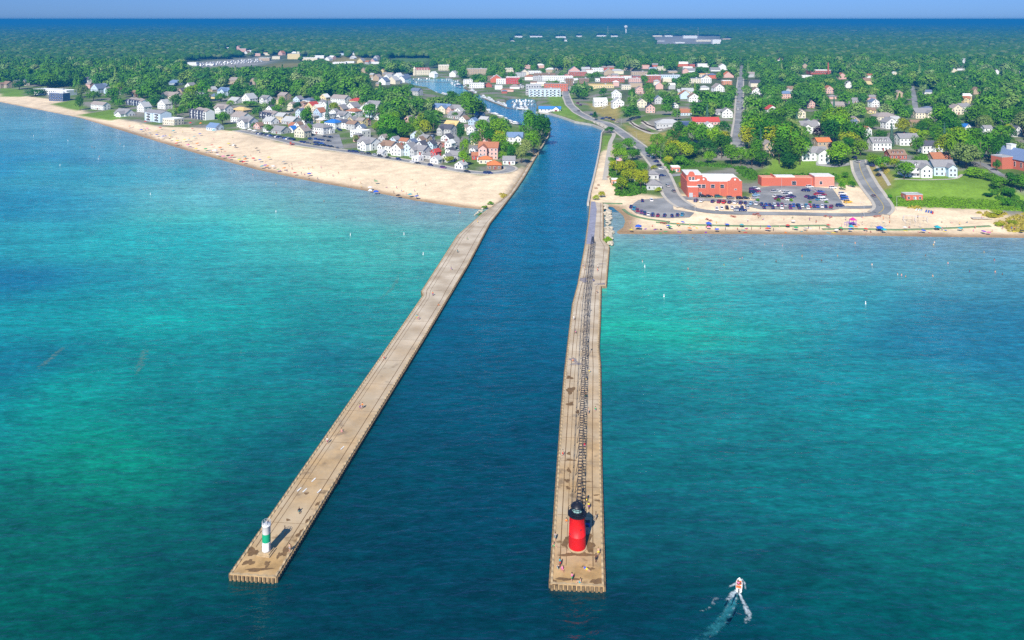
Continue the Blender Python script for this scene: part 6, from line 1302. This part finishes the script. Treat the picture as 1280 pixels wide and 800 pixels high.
# ---- speeding boat with its wake
bx, by = P(924, 733, 0); brot = math.radians(72)
sb = empty('speedboat', (bx, by, .06), brot, scale=.56); tag(sb, 'small white speedboat with orange seats racing away with a curling wake', 'speedboat')
obj('hull', hull(6.2,2.4,.8).mesh('hull', M['white']), sb); M['orange_seat'] = mat('orange_seat', (.75,.16,.04), .7); M['navycloth'] = mat('navycloth', (.03,.04,.15), .8)
obj('seat', MB().box(.6,0,.5,1.7,1.5,.42).mesh('seat', M['orange_seat']), sb); obj('rear_bench', MB().box(-1.7,.1,.55,.7,1.7,.5).mesh('rear_bench', M['orange_seat']), sb); obj('windscreen', MB().box(.1,0,.75,.12,1.6,.5).mesh('windscreen', M['glass']), sb); obj('outboard_motor', MB().box(-3.25,0,.2,.55,.5,1.0,top=.7).mesh('outboard_motor', M['black']), sb)
def foammat(name, dens, c=(.8,.86,.88), sc=1.2):
    m = bpy.data.materials.new(name); m.use_nodes = True; nt = m.node_tree; N = nt.nodes; L = nt.links; b = N['Principled BSDF']; b.inputs['Base Color'].default_value = (*c,1); b.inputs['Roughness'].default_value = .8
    g = N.new('ShaderNodeNewGeometry'); n = N.new('ShaderNodeTexNoise'); n.inputs['Scale'].default_value = sc; n.inputs['Detail'].default_value = 7; n.inputs['Roughness'].default_value = .7; L.new(g.outputs['Position'], n.inputs['Vector'])
    va = N.new('ShaderNodeVertexColor'); va.layer_name = 'amount'; sx = N.new('ShaderNodeSeparateColor'); L.new(va.outputs['Color'], sx.inputs[0])
    ad = N.new('ShaderNodeMath'); ad.operation = 'ADD'; L.new(n.outputs['Fac'], ad.inputs[0]); L.new(sx.outputs[0], ad.inputs[1]); r = N.new('ShaderNodeMapRange'); r.inputs['From Min'].default_value = dens; r.inputs['From Max'].default_value = dens+.42; L.new(ad.outputs[0], r.inputs['Value'])
    L.new(r.outputs[0], b.inputs['Alpha']); return m
M['foam'] = foammat('foam', .98, (.72,.82,.85), 1.0); M['churn'] = foammat('churn', 1.04, (.02,.23,.27), .7); M['weed'] = foammat('weed', .92, (.20,.30,.24), .8)
def foam(px, ws, amt, m, label, z=.03, name='foam'):
    pts = [Vector(P(a,b,0)) for a, b in px]; out = []; aw = []
    for i in range(len(pts)-1):
        for k in range(6): f = k/6; out.append(pts[i].lerp(pts[i+1],f)); aw.append((ws[i]*(1-f)+ws[i+1]*f, amt[i]*(1-f)+amt[i+1]*f))
    out.append(pts[-1]); aw.append((ws[-1],amt[-1]))
    for _ in range(3): out = [out[0]]+[(out[i-1]+out[i]*2+out[i+1])/4 for i in range(1,len(out)-1)]+[out[-1]]
    vs = []; cs = []; fs = []; K = 7
    for i, p in enumerate(out):
        t = out[min(i+1,len(out)-1)]-out[max(i-1,0)]; t.normalize(); n = Vector((-t.y,t.x)); w, a = aw[i]
        for k in range(K): u = k/(K-1)*2-1; q = p+n*u*w; vs.append((q.x,q.y,z)); cs += [a*(1-u*u)**.7]*3+[1]
    for i in range(len(out)-1):
        for k in range(K-1): fs.append((i*K+k+1,i*K+k,(i+1)*K+k,(i+1)*K+k+1))
    mb = MB(); mb.add(vs,fs); me = mb.mesh(name,m); at = me.color_attributes.new('amount','FLOAT_COLOR','POINT'); at.data.foreach_set('color',cs); o = obj(name,me); tag(o,label,'foam',kind='stuff'); return o
foam([(922,736),(917,750),(910,766),(898,782),(880,797),(850,818)],[.7,1.3,1.8,2.0,2.0,1.9],[.8,.8,.76,.72,.66,.6],M['churn'],'turquoise wake trailing behind the speedboat')
foam([(922,737),(926,746),(931,757),(936,767),(936,775),(929,782)],[.25,.5,.7,1.0,1.4,1.6],[.8,.72,.68,.66,.55,.35],M['foam'],'white wake curl right of the speedboat',.036); foam([(922,737),(915,743),(911,750),(905,758)],[.5,.9,1.1,.9],[.75,.7,.55,.4],M['foam'],'white foam close behind the speedboat',.042)
foam([(903,744),(894,749),(891,756),(887,761),(876,764),(862,767)],[.6,.9,.9,.8,.8,.6],[.45,.55,.5,.46,.44,.36],M['foam'],'broken foam streak left of the wake',.048); foam([(927,724),(931,729),(932,737)],[.3,.4,.4],[.7,.75,.5],M['foam'],'bow wave at the speedboat side',.054); foam([(920,729),(914,733),(908,737)],[.4,.6,.5],[.7,.6,.4],M['foam'],'left bow wave of the speedboat',.06)
for i, (px_, w_, lb) in enumerate([([(88,426),(78,436),(66,446),(52,456),(44,470)],[.8,1.6,2.2,2.8,1.2],'pale weed streak drifting far out on the north lake'),([(184,424),(181,440),(175,456),(172,464),(166,478)],[1.0,2.4,2.8,1.6,.8],'pale weed streak below the first one'),([(312,428),(300,440),(302,452)],[.8,.8,.5],'faint weed wisp near the long pier'),([(262,468),(250,478),(232,482)],[1.0,1.2,.6],'faint weed wisp left of the long pier'),([(500,330),(497,350),(484,368),(458,382)],[1.2,2,2,1.2],'broad pale weed patch beside the long pier'),([(178,378),(165,386)],[1,.5],'small weed fleck far out')]):
    foam(px_, w_, [.2]+[.5]*(len(px_)-2)+[.2], M['weed'], lb, .02+.004*i, 'drifting_weed')
foam([(923,737),(920,750),(915,766),(904,783),(886,799),(858,820)],[.3,.5,.6,.7,.7,.7],[.55,.5,.46,.42,.38,.34],M['foam'],'lacy right edge of the speedboat wake',.066); foam([(921,738),(914,750),(906,764),(893,780),(874,795),(844,816)],[.3,.5,.6,.7,.7,.7],[.55,.5,.46,.42,.38,.34],M['foam'],'lacy left edge of the speedboat wake',.072); foam([(930,760),(924,772),(915,784)],[1.2,1.8,1.6],[.5,.55,.4],M['churn'],'pale turquoise patch inside the wake curl',.078)
# waves breaking at the waterline
M['surf'] = foammat('surf', 1.08, (.85,.86,.84), .45)
foam([(784,293.6),(830,294.2),(900,293.8),(980,294.3),(1060,294.8),(1130,296.4),(1200,297.2),(1300,299)],[.8]*8,[.62]*8,M['surf'],'thin line of surf on the south beach',.02); foam([(60,140.2),(120,153.8),(200,178.8),(260,196.5),(330,215.3),(400,229.6),(470,241.8),(540,255),(596,262.5)],[.9]*9,[.62]*9,M['surf'],'thin line of surf on the north beach',.02)
# ================================================================== people
def person_mesh(pose):
    J = {'stand':dict(hip=(0,0,.92),chest=(0,0,1.38),neck=(0,.0,1.5),head=(0,.02,1.66),sh=.19,el=[(-.27,.02,1.12),(.27,.02,1.12)],ha=[(-.27,.08,.86),(.27,.08,.86)],kn=[(-.1,.03,.5),(.1,.03,.5)],ft=[(-.11,0,.06),(.11,0,.06)]),
         'walk':dict(hip=(0,0,.92),chest=(0,.03,1.38),neck=(0,.04,1.5),head=(0,.07,1.66),sh=.19,el=[(-.25,.14,1.14),(.25,-.14,1.14)],ha=[(-.24,.34,.98),(.24,-.2,.9)],kn=[(-.1,-.1,.5),(.1,.2,.52)],ft=[(-.1,-.38,.1),(.1,.3,.06)]),
         'sit':dict(hip=(0,0,.16),chest=(0,-.12,.62),neck=(0,-.12,.75),head=(0,-.08,.92),sh=.19,el=[(-.27,-.2,.42),(.27,-.2,.42)],ha=[(-.26,-.32,.08),(.26,-.32,.08)],kn=[(-.14,.42,.42),(.14,.42,.42)],ft=[(-.14,.72,.06),(.14,.72,.06)]),
         'lie':dict(hip=(0,0,.14),chest=(0,-.48,.17),neck=(0,-.62,.17),head=(0,-.80,.16),sh=.2,el=[(-.3,-.3,.1),(.3,-.3,.1)],ha=[(-.3,-.02,.08),(.3,-.02,.08)],kn=[(-.12,.42,.14),(.12,.42,.14)],ft=[(-.13,.86,.08),(.13,.86,.08)])}[pose]
    vs = [J['hip'],J['chest'],J['neck'],J['head'],(J['head'][0],J['head'][1],J['head'][2]+.10) if pose != 'lie' else (0,-.9,.16)]; rad = [.15,.165,.06,.10,.075]; ed = [(0,1),(1,2),(2,3),(3,4)]
    for k, s_ in ((0,-1),(1,1)):
        c = J['chest']; b = len(vs); dz = -.02; vs += [(s_*J['sh'],c[1],c[2]+.02),J['el'][k],J['ha'][k],(J['ha'][k][0],J['ha'][k][1]+.07,J['ha'][k][2]-.05)]; rad += [.07,.048,.035,.03]; ed += [(1,b),(b,b+1),(b+1,b+2),(b+2,b+3)]
        b = len(vs); h = J['hip']; f = J['ft'][k]; vs += [(s_*.1,h[1],h[2]-.04),J['kn'][k],f,(f[0],f[1]+.16,f[2]-.01)]; rad += [.105,.068,.048,.035]; ed += [(0,b),(b,b+1),(b+1,b+2),(b+2,b+3)]
    me = bpy.data.meshes.new('body'); me.from_pydata(vs, ed, []); o = bpy.data.objects.new('tmp_person', me); COL.objects.link(o); md = o.modifiers.new('skin','SKIN'); sv = me.skin_vertices[0].data
    for i, r in enumerate(rad): sv[i].radius = (r, r*.85 if i < 2 else r)
    sv[0].use_root = True; o.modifiers.new('sub','SUBSURF').levels = 1
    dg = bpy.context.evaluated_depsgraph_get(); out = bpy.data.meshes.new_from_object(o.evaluated_get(dg)); bpy.data.objects.remove(o); out.materials.clear(); out.materials.append(M['skin']); out.name = 'body'
    # clothing: trunks, shirt and hair as shells
    h = Vector(J['hip']); c = Vector(J['chest']); hd = Vector(J['head']); tr = MB()
    for k in (0,1): tr.tube(h+Vector(((-.09,.09)[k],0,.05 if pose in ('stand','walk') else 0)), Vector((( -.1,.1)[k],h.y,h.z-.04)).lerp(Vector(J['kn'][k]),.6), .135,10,.105)
    tr.tube(h-(c-h)*.1, h+(c-h)*.3, .185,12,.18); sh = MB(); sh.tube(h+(c-h)*.22, c+(c-h)*.12, .19,12,.2); 
    for k, s_ in ((0,-1),(1,1)): sh.tube(Vector((s_*.15,c.y,c.z+.03)), Vector((s_*J['sh'],c.y,c.z+.02)).lerp(Vector(J['el'][k]),.6), .085,8,.075)
    ha = MB(); up = Vector((0,-.02,.05)) if pose != 'lie' else Vector((0,-.06,.03)); q = hd+up; ha.lathe([(.03,-.06),(.105,-.03),(.125,.03),(.10,.10),(.03,.135)],12); ha.v = [(a+q.x,b_+q.y,z_+q.z) for a,b_,z_ in ha.v]
    return out, tr.mesh('shorts',M['cloth'],True), sh.mesh('shirt',M['cloth'],True), ha.mesh('hair',M['cloth'],True)
POSE = {k: person_mesh(k) for k in ('stand','walk','sit','lie')}
CLC = dict(red=(.60,.03,.03), blue=(.03,.10,.5), white=(.75,.75,.73), black=(.02,.02,.025), green=(.03,.35,.12), pink=(.75,.2,.35), orange=(.75,.22,.03), teal=(.02,.35,.4), yellow=(.75,.6,.05), purple=(.25,.05,.4), grey=(.3,.3,.3))
SKIN = [(.55,.33,.22),(.62,.40,.28),(.40,.22,.13),(.18,.09,.05)]
pr = random.Random(77)
def person(x, y, z, pose, where, px, rot=None, group='people outdoors', swim=False):
    b, s_, sh, ha = POSE[pose]; c1 = pr.choice(list(CLC)); c2 = pr.choice(list(CLC)); shirt = pr.random() < .5 and not swim; o = empty('person', (x,y,z), pr.uniform(0,6.28) if rot is None else rot)
    obj('body', b, o, color=pr.choice(SKIN)); obj('shorts', s_, o, color=CLC[c1]); 
    if shirt: obj('shirt', sh, o, color=CLC[c2])
    obj('hair', ha, o, color=pr.choice([(.04,.025,.015),(.02,.015,.01),(.25,.15,.06)]))
    v = {'stand':'standing','walk':'walking','sit':'sitting','lie':'lying'}[pose]
    lab = f"person {v} in {c1} shorts{' and '+c2+' shirt' if shirt else ''} {where}" if not swim else f"bather in {c1} shorts standing waist deep {where}"
    later(o, lab, px, 'person', group); return o
def person_px(px, py, pose, where, deck=None, **k):
    if deck is not None: x, y = P(px, py, deck); z = deck+.02
    else: x, y, z = G(px, py); z += .02
    return person(x, y, z, pose, where, px, **k)
for (a, b, p_) in [(715,727,'stand'),(725,729,'sit'),(700,708,'stand'),(703,713,'sit'),(698,711,'sit'),(748,695,'stand'),(745,703,'stand'),(733,712,'lie'),(733,629,'walk'),(736,637,'stand'),(708,653,'sit'),(745,650,'stand'),(692,683,'sit'),(694,676,'stand')]: person_px(a,b,p_,'near the red lighthouse',DECK)
for i in range(16):
    f = pr.random(); b = 330+f*270; l_ = np.interp(-b,[-730,-580,-510,-467,-422,-380,-355,-305],[688,697.5,702.5,706,711,716,722.6,731.6]); r_ = 750; a = l_+(r_-l_)*pr.choice([.1,.2,.62,.7,.8,.88]); person_px(a,b,pr.choice(['walk','stand','walk','sit']),'on the lighthouse pier '+('close to the shore' if b < 380 else 'halfway out' if b < 480 else 'at the outer half'),DECK)
for (a,b,p_) in [(356,668,'stand'),(374,640,'sit'),(362,690,'stand'),(450,512,'walk'),(453,511,'walk'),(523,400,'walk'),(521,399,'stand'),(564,338,'walk'),(541,370,'stand'),(548,382,'sit'),(572,316,'stand'),(584,300,'walk'),(597,279,'stand'),(427,540,'sit'),(409,555,'stand'),(480,450,'walk')]: person_px(a,b,p_,'on the long north pier',DECK)
beach_s = [(a,b) for a in range(792,1275,11) for b in (274,279.5,285.5,289.5)]
pr.shuffle(beach_s)
for (a,b) in beach_s[:70]:
    a += pr.uniform(-5,5); b += pr.uniform(-2,2)
    if b < 276 and a < 880: b += 9
    person_px(a,b,pr.choice(['stand','sit','lie','walk','stand']),'on the south beach '+('near the cove' if a < 860 else 'below the parking lot' if a < 1040 else 'near the playground' if a < 1110 else 'toward the dune grass'))
for i in range(75):
    f = pr.random()**1.2; a = 150+f*400; sh_y = np.interp(a,[150,200,250,320,390,460,517,573],[162.5,178,193,212,227,239,250.5,259]); top = np.interp(a,[150,225,300,380,440,560],[152,160,168,187,196,216]); b = sh_y-(sh_y-top)*min(.9,abs(pr.gauss(.05,.3))+.05); person_px(a,b,pr.choice(['stand','sit','lie','walk','stand']),'on the north beach '+('by the condominiums' if a < 240 else 'below the packed cottages' if a < 380 else 'near the long pier'))
SW = [(27,150),(54,159),(84,150),(100,184),(103,161),(115,183),(118,184),(138,171),(139,174),(150,179),(124,195),(186,196),(213,197),(256,210),(316,218),(322,219),(345,229),(245,198),(288,213),(405,251),(420,271),(575,265),(805,296),(852,303),(850,297),(866,291+6),(925,323),(928,322),(956,305),(978,306),(1002,320),(1003,319),(1027,325),(1047,319),(1072,334),(1122,342),(1127,343),(1132,345),(1138,306),(1157,319),(1166,344),(1212,339),(1243,324),(1244,339),(1253,342),(1167,305),(1168,302),(1069,303),(803,326),(860,335),(905,330),(940,316),(970,326),(1090,330),(1185,328),(1230,314)]
for (a,b) in SW:
    x, y = P(a,b,.5); person(x,y,-.85,'stand','off the north beach' if a < 600 else 'off the south beach', a, group='bathers in the lake', swim=True)
q = sb.matrix_basis @ Vector((-.5,.3,.55)); person(q.x, q.y, .45, 'sit', 'aboard the small white speedboat', 924, brot-math.pi/2)
# buoys
bm_ = cached('buoy', lambda: MB().lathe([(.12,-.4),(.34,-.3),(.36,.15),(.22,.3),(.18,1.3),(.06,1.5)],12).mesh('float', M['white'])); bt_ = cached('buoyt', lambda: MB().lathe([(.185,.7),(.185,.95)],12,cap=False).mesh('band', M['orange_seat']))
for (a,b) in [(830,371),(1082,380),(505,293),(438,294),(529,318),(123,199),(155,183),(42,170),(85,176),(806,334),(188,243),(75,207),(345,265)]:
    x, y = P(a,b,0); o = empty('swim_buoy', (x,y,0)); obj('float', bm_, o, scale=.75); obj('band', bt_, o, scale=.75); later(o,'white swim buoy with orange band floating off the '+('north beach' if a < 600 else 'south beach'),a,'buoy','swim buoys')
# ================================================================== beach things
def umb_mesh():
    m = MB(); n = 10
    for k in range(n):
        a, b = 2*math.pi*k/n, 2*math.pi*(k+1)/n; m.add([(0,0,2.35),(1.35*math.cos(a),1.35*math.sin(a),1.85),(1.35*math.cos(b),1.35*math.sin(b),1.85)],[(0,1,2)]); m.add([(0,0,2.31),(1.35*math.cos(a),1.35*math.sin(a),1.81),(1.35*math.cos(b),1.35*math.sin(b),1.81)],[(2,1,0)])
    return m.mesh('canopy', M['cloth'])
UM = umb_mesh(); UP = MB().lathe([(.03,-.2),(.03,2.4)],6).mesh('pole', M['steel'])
def umbrella(px, py, c, where, sc=1.15):
    x,y,z = G(px,py); o = empty('beach_umbrella',(x,y,z),pr.random()*3); o.rotation_euler = (pr.uniform(-.15,.15),pr.uniform(-.15,.15),pr.random()*3); o.scale = (sc,)*3; obj('canopy',UM,o,color=CLC[c]); obj('pole',UP,o); later(o,f"{c} beach umbrella {where}",px,'umbrella','beach umbrellas')
TENTM = None
def tent(px, py, c, where, w=3.0):
    w = round(w*.78,1)
    x,y,z = G(px,py); o = empty('canopy_tent',(x,y,z),pr.uniform(-.4,.4)); key = ('tent',w)
    r = cached(key, lambda: MB().add([(-w/2,-w/2,2.1),(w/2,-w/2,2.1),(w/2,w/2,2.1),(-w/2,w/2,2.1),(0,0,2.95),(-w/2,-w/2,1.85),(w/2,-w/2,1.85),(w/2,w/2,1.85),(-w/2,w/2,1.85)],[(0,1,4),(1,2,4),(2,3,4),(3,0,4),(5,6,1,0),(6,7,2,1),(7,8,3,2),(8,5,0,3)]).mesh('canopy',M['cloth']))
    obj('canopy',r,o,color=CLC[c])
    for sx in (-1,1):
        for sy in (-1,1): obj('leg',cached('tleg',lambda: MB().lathe([(.035,0),(.035,2.1)],6).mesh('leg',M['steel'])),o,(sx*w*.48,sy*w*.48,0))
    later(o,f"{c} square canopy tent {where}",px,'canopy tent','canopy tents on the beaches')
for (a,b,c) in [(243,173.5,'teal'),(240,163.5,'red'),(265,184.5,'red'),(285.5,182.5,'yellow'),(294,185,'black'),(321,188.5,'black'),(291,197.5,'red'),(285,197.5,'black'),(306,199,'teal'),(299,202,'teal'),(305,205.5,'red'),(325,203,'blue'),(336,200,'yellow'),(332,210,'purple'),(341,211,'white'),(355,205.5,'grey'),(196,171,'blue'),(204,173,'blue'),(207,173,'blue'),(212,176.5,'black'),(236,178,'teal'),(217,166,'teal'),(200,162,'red'),(221,182,'red'),(235,184,'pink'),(386,220.5,'blue'),(250,170,'blue'),(262,191,'grey'),(275,187.5,'orange'),(470,230.5,'green'),(513,247,'teal'),(521,249.5,'blue'),(498,248,'black'),(463,238,'white'),(176,158,'grey'),(187,169,'grey'),(182,154,'red')]: umbrella(a,b,c,'on the north beach')
for k_ in range(22):
    a = 165+k_*9.5+pr.uniform(-4,4); umbrella(a, np.interp(a,[150,200,250,320,390],[162.5,178,193,212,227])-pr.choice([2.5,4,6,10]), pr.choice(['blue','red','teal','green','white','orange','yellow','pink']), 'on the north beach')
for k_ in range(12):
    a = 830+k_*34+pr.uniform(-10,10); umbrella(a, pr.uniform(284.5,291), pr.choice(['blue','red','teal','green','white','orange']), 'on the south beach', .9)
for (a,b,c) in [(853,281,'blue'),(909,284,'blue'),(838,287,'green'),(1154,291.5,'blue'),(789,291,'yellow'),(847,283,'orange'),(985,285,'red'),(961,286.5,'blue'),(992,279.5,'white'),(1082,289.5,'red'),(1063,290.5,'blue'),(1046,291,'white'),(1007,289,'grey'),(1229,292.5,'purple'),(1236,294,'pink'),(1051,288.5,'green'),(886,287,'pink'),(1278,292,'black')]: umbrella(a,b,c,'on the south beach',.85)
for (a,b,c,w) in [(798,287.5,'blue',4.0),(886,284,'blue',3.4),(1100,289.5,'blue',4.2),(1105,292,'teal',2.6),(1172,288.5,'teal',3.4),(1064,288,'teal',3.0)]: tent(a,b,c,'on the south beach',w)
for (a,b,c,w) in [(269,191,'white',4.5),(292,184.5,'white',3.0),(306,163,'white',5),(312,164.5,'white',5),(318,166,'white',5),(334,167.5,'white',4),(267,165.5,'teal',3.0),(251,156.5,'orange',3),(238,156,'red',3),(470,243,'blue',4.0),(463,241.5,'white',3.0)]: tent(a,b,c,'on the north beach',w)
tw = cached('towel', lambda: MB().box(0,0,0,1.0,2.0,.05).mesh('towel',M['cloth']))
for i in range(46):
    if i < 24: a = pr.uniform(800,1240); b = pr.uniform(285,291.5); wh = 'south'
    else: a = pr.uniform(200,400); b = np.interp(a,[150,200,250,320,390],[162.5,178,193,212,227])-pr.uniform(2,14); wh = 'north'
    x,y,z = G(a,b); c = pr.choice(list(CLC)); o = obj('beach_towel',tw,None,(x,y,z+.03),pr.random()*3,color=CLC[c]); later(o,f"{c} towel spread on the {wh} beach sand",a,'towel','beach towels')
# orange digger-like bench, red cabana by the north road
x,y,z = G(365,181.5); o = empty('lifeguard_station',(x,y,z),.4); tag(o,'rusty red lifeguard platform on the sand by the beach road','lifeguard stand'); obj('platform',MB().box(0,0,1.0,4,2.6,.25).box(-1.2,0,1.25,1.2,2.2,1.6).mesh('platform',mat('rustred',(.42,.09,.05),.8)),o)
for sx in (-1,1):
    for sy in (-1,1): obj('leg',MB().tube((sx*1.8,sy*1.1,0),(sx*1.6,sy*1.0,1.1),.1,6).mesh('leg',M['wood']),o)
# ---- playground, swings, nets, kayaks and posts on the south beach
pg = G(1065,283); o = empty('playground',pg,.2); tag(o,'purple and magenta playground climber on the sand','playground'); M['magenta'] = mat('magenta',(.65,.03,.28),.6); M['purplep'] = mat('purplep',(.18,.06,.5),.6)
obj('tower',MB().box(0,0,0,.2,.2,3.2).box(2.4,0,0,.2,.2,3.2).box(2.4,2.0,0,.2,.2,3.2).box(0,2.0,0,.2,.2,3.2).box(1.2,1,1.5,2.5,2.1,.15).mesh('tower',M['purplep']),o); obj('roof',MB().box(1.2,1,3.2,3.2,2.8,1.3,top=.1).mesh('roof',M['magenta']),o); s_ = MB(); s_.add([(2.5,.5,1.6),(2.5,1.4,1.6),(5.2,1.4,.2),(5.2,.5,.2),(2.5,.5,1.5),(2.5,1.4,1.5),(5.2,1.4,.1),(5.2,.5,.1)],[(0,3,2,1),(4,5,6,7),(0,1,5,4),(2,3,7,6),(0,4,7,3),(1,2,6,5)]); obj('slide',s_.mesh('slide',M['magenta']),o); cb_ = MB()
for k in range(6): cb_.tube((-3+k*.5,0,2.2-.2*abs(k-2.5)),(-3+k*.5,2,2.2-.2*abs(k-2.5)),.06,5)
for yy in (0,2): cb_.tube((-3.2,yy,0),(-3,yy,1.8),.07,5); cb_.tube((-3,yy,1.8),(0,yy,2.2),.07,5)
obj('climbing_frame',cb_.mesh('climbing_frame',M['purplep']),o)
sg = G(1144,277); o = empty('swing_set',sg,-.15); tag(o,'long pale steel swing set on the sand below the brick hut','swing set'); fr = MB(); fr.tube((-6,0,3),(6,0,3),.12,6)
for xx in (-6,0,6):
    for yy in (-1.3,1.3): fr.tube((xx,yy,0),(xx,0,3),.1,6)
obj('frame',fr.mesh('frame',M['steel']),o)
for k in range(4):
    xx = -4.4+k*2.9; q = MB(); q.tube((xx-.25,0,3),(xx-.25,0,.6),.03,4); q.tube((xx+.25,0,3),(xx+.25,0,.6),.03,4); q.box(xx,0,.52,.55,.25,.08); obj('swing',q.mesh('swing',M['darkmetal']),o)
for (a1,b1,a2,b2,lb) in ((1089,284,1107,284,'volleyball net between posts beside the playground'),(1132,280,1150,285,'volleyball net between posts in front of the swing set')):
    p_, q_ = G(a1,b1), G(a2,b2); o = empty('volleyball_net',p_); tag(o,lb,'volleyball net'); d_ = (q_[0]-p_[0],q_[1]-p_[1])
    for k in range(4): obj('post',MB().lathe([(.07,0),(.06,2.5)],6).mesh('post',M['steel']),o,(d_[0]*k/3,d_[1]*k/3,0))
    n_ = MB()
    for k in range(6): n_.tube((0,0,1.5+.19*k),(d_[0],d_[1],1.5+.19*k),.014,3)
    obj('net',n_.mesh('net',M['darkmetal']),o)
kd = cached('kayak', lambda: hull(4.2,.85,.4).mesh('kayak',M['carpaint']))
for i,(a,b,c) in enumerate([(1146,262.5,'white'),(1149,263,'white'),(1152,263.5,'silver'),(1158,264.5,'blue'),(1161,265,'blue'),(1164,265.6,'blue'),(1166,266.5,'red')]):
    x,y,z = G(a,b); o = obj('kayak',kd,None,(x,y,z+.28),.9+i*.03,color=CARC[c]); later(o,f"{c} kayak in the row on the sand below the bank",a,'kayak','kayaks on the sand')
x,y,z = G(1223,274); o = empty('beach_platform',(x,y,z),-.1); tag(o,'weathered low timber platform on the sand near the dune grass','platform'); obj('deck',MB().box(0,0,.5,7,3,.25).mesh('deck',M['pavement']),o); obj('skirt',MB().box(0,0,0,6.6,2.6,.5).mesh('skirt',M['wood']),o); obj('ramp',MB().add([(3.5,-1,.7),(3.5,1,.7),(7,1,.05),(7,-1,.05),(3.5,-1,.5),(3.5,1,.5)],[(0,3,2,1),(0,4,3),(1,2,5),(4,5,2,3)]).mesh('ramp',M['pavement']),o)
# picnic tables and benches on the sand
def picnic(px, py, c, where):
    x,y,z = G(px,py); o = empty('picnic_table',(x,y,z),pr.random()*3); me = cached('pt1',lambda: MB().box(0,0,.72,1.9,.8,.06).mesh('tabletop',M['paint'])); b_ = cached('pt2',lambda: MB().box(0,0,.42,1.9,.28,.05).mesh('bench',M['paint'])); l_ = cached('pt3',lambda: MB().tube((0,-.7,0),(0,.3,.74),.06,4).tube((0,.7,0),(0,-.3,.74),.06,4).mesh('leg',M['wood']))
    obj('tabletop',me,o,color=c); 
    for s_ in (-1,1): obj('bench',b_,o,(0,s_*.72,0),color=c); obj('leg',l_,o,(s_*.7,0,0))
    later(o,f"picnic table {where}",px,'picnic table','picnic tables')
for (a,b) in [(884,275),(888,276.5),(915,271),(918,271.8),(943,269),(947,268),(949,270.5),(1032,271),(1038,272),(827,279.5),(831,280),(1094,271.5),(1099,271)]: picnic(a,b,(.55,.12,.05),'of orange-red boards on the sand below the drive')
for (a,b) in [(760,222),(748,232),(745,236),(766,210)]: picnic(a,b,(.40,.16,.06),'of brown boards on the sandy promenade')
# flag on its pole in the grove
x,y,z = G(770.5,219); o = empty('flagpole',(x,y,z)); tag(o,'tall flagpole flying a striped flag among the promenade trees','flagpole'); s_ = proj(x,y,z)[2]; fh = 12.5
obj('pole',MB().lathe([(.12,0),(.06,fh),(.14,fh+.1),(.02,fh+.35)],8).mesh('pole',M['steel']),o); fm = MB(); FL,FH = 4.2,2.4
for i in range(13):
    z0 = fh-.2-FH*(i+1)/13; z1 = fh-.2-FH*i/13
    for k in range(12):
        u0,u1 = k/12,(k+1)/12; canton = i < 7 and u1 <= .42; wv = lambda u: .22*math.sin(u*7)*u; dp = lambda u: -u*u*1.0
        fm.add([(.1+u0*FL*.93,wv(u0),z0+dp(u0)),(.1+u1*FL*.93,wv(u1),z0+dp(u1)),(.1+u1*FL*.93,wv(u1),z1+dp(u1)),(.1+u0*FL*.93,wv(u0),z1+dp(u0))],[(0,1,2,3)],2 if canton else (0 if i%2==0 else 1))
M['flag_red'] = mat('flag_red',(.55,.02,.04),.8); M['flag_blue'] = mat('flag_blue',(.02,.03,.18),.8); fo = obj('flag',fm.mesh('flag',[M['flag_red'],M['white'],M['flag_blue']]),o); st = MB()
for r_ in range(5):
    for c_ in range(6): st.box(.1+FL*.93*(.035+c_*.065),.02,fh-.2-FH*(.06+r_*.105)-.05-((.035+c_*.065)**2),.12,.1,.12)
obj('stars',st.mesh('stars',M['white']),fo)
# street lamps and utility poles
for (a,b,h_,w_) in [(846.5,152,13,'behind the clubhouse'),(863,158,9,'by the dark blue shed'),(827,164,8,'in front of the clubhouse'),(907.5,176,11,'beside the straight street'),(796,176,8,'by the waterfront drive'),(777,156,8,'by the upper drive'),(869,264,9,'on the sand strip island'),(934,266,7,'at the lower drive'),(977,238,9,'behind the big lot'),(1080,271,8,'by the road bend at the beach'),(1121,263,8,'on the sand right of the climbing road'),(826,203,8,'by the drive below the woods'),(1014,240,9,'inside the big lot'),(744,125,8,'near the riverside trees')]:
    x,y,z = G(a,b); lamp_post(x,y,z,h_,f"pale street lamp with one arm {w_}",'street_lamp',1.8,random.choice([0,math.pi]))
def upole(px, py, h_, w_):
    x,y,z = G(px,py); o = empty('utility_pole',(x,y,z)); tag(o,f"wooden utility pole {w_}",'utility pole'); obj('pole',MB().lathe([(.18,-.3),(.12,h_)],8).mesh('pole',M['wood']),o); obj('crossarm',MB().box(0,0,h_-1,2.4,.14,.16).mesh('crossarm',M['wood']),o)
for (a,b,h_,w_) in [(1225.5,208,17,'left of the brick church'),(1106,180,11,'behind the dormered house'),(928,150,10,'on the straight street'),(542,170,12,'among the cottages'),(553,205,7,'by the beach road'),(462,128,11,'by the wooded dune'),(904,160,10,'left of the straight street'),(1162,130,11,'in the hillside woods'),(679,128,14,'by the boathouse')]: upole(a,b,h_,w_)
settle_labels()
# every name is unique per label; a last check for repeated labels outside groups
_s = {}
for o in S.objects:
    l = o.get('label')
    if l and not o.parent: _s.setdefault(l.lower(), []).append(o)
for l, os_ in _s.items():
    if len(os_) > 1 and len({o.get('group') for o in os_}) > 1 or (len(os_) > 1 and not os_[0].get('group')): print('DUP', l, len(os_))
_long = [o['label'] for o in S.objects if o.get('label') and len(o['label'].split()) > 16]
print('LONG', len(_long), _long[:6])
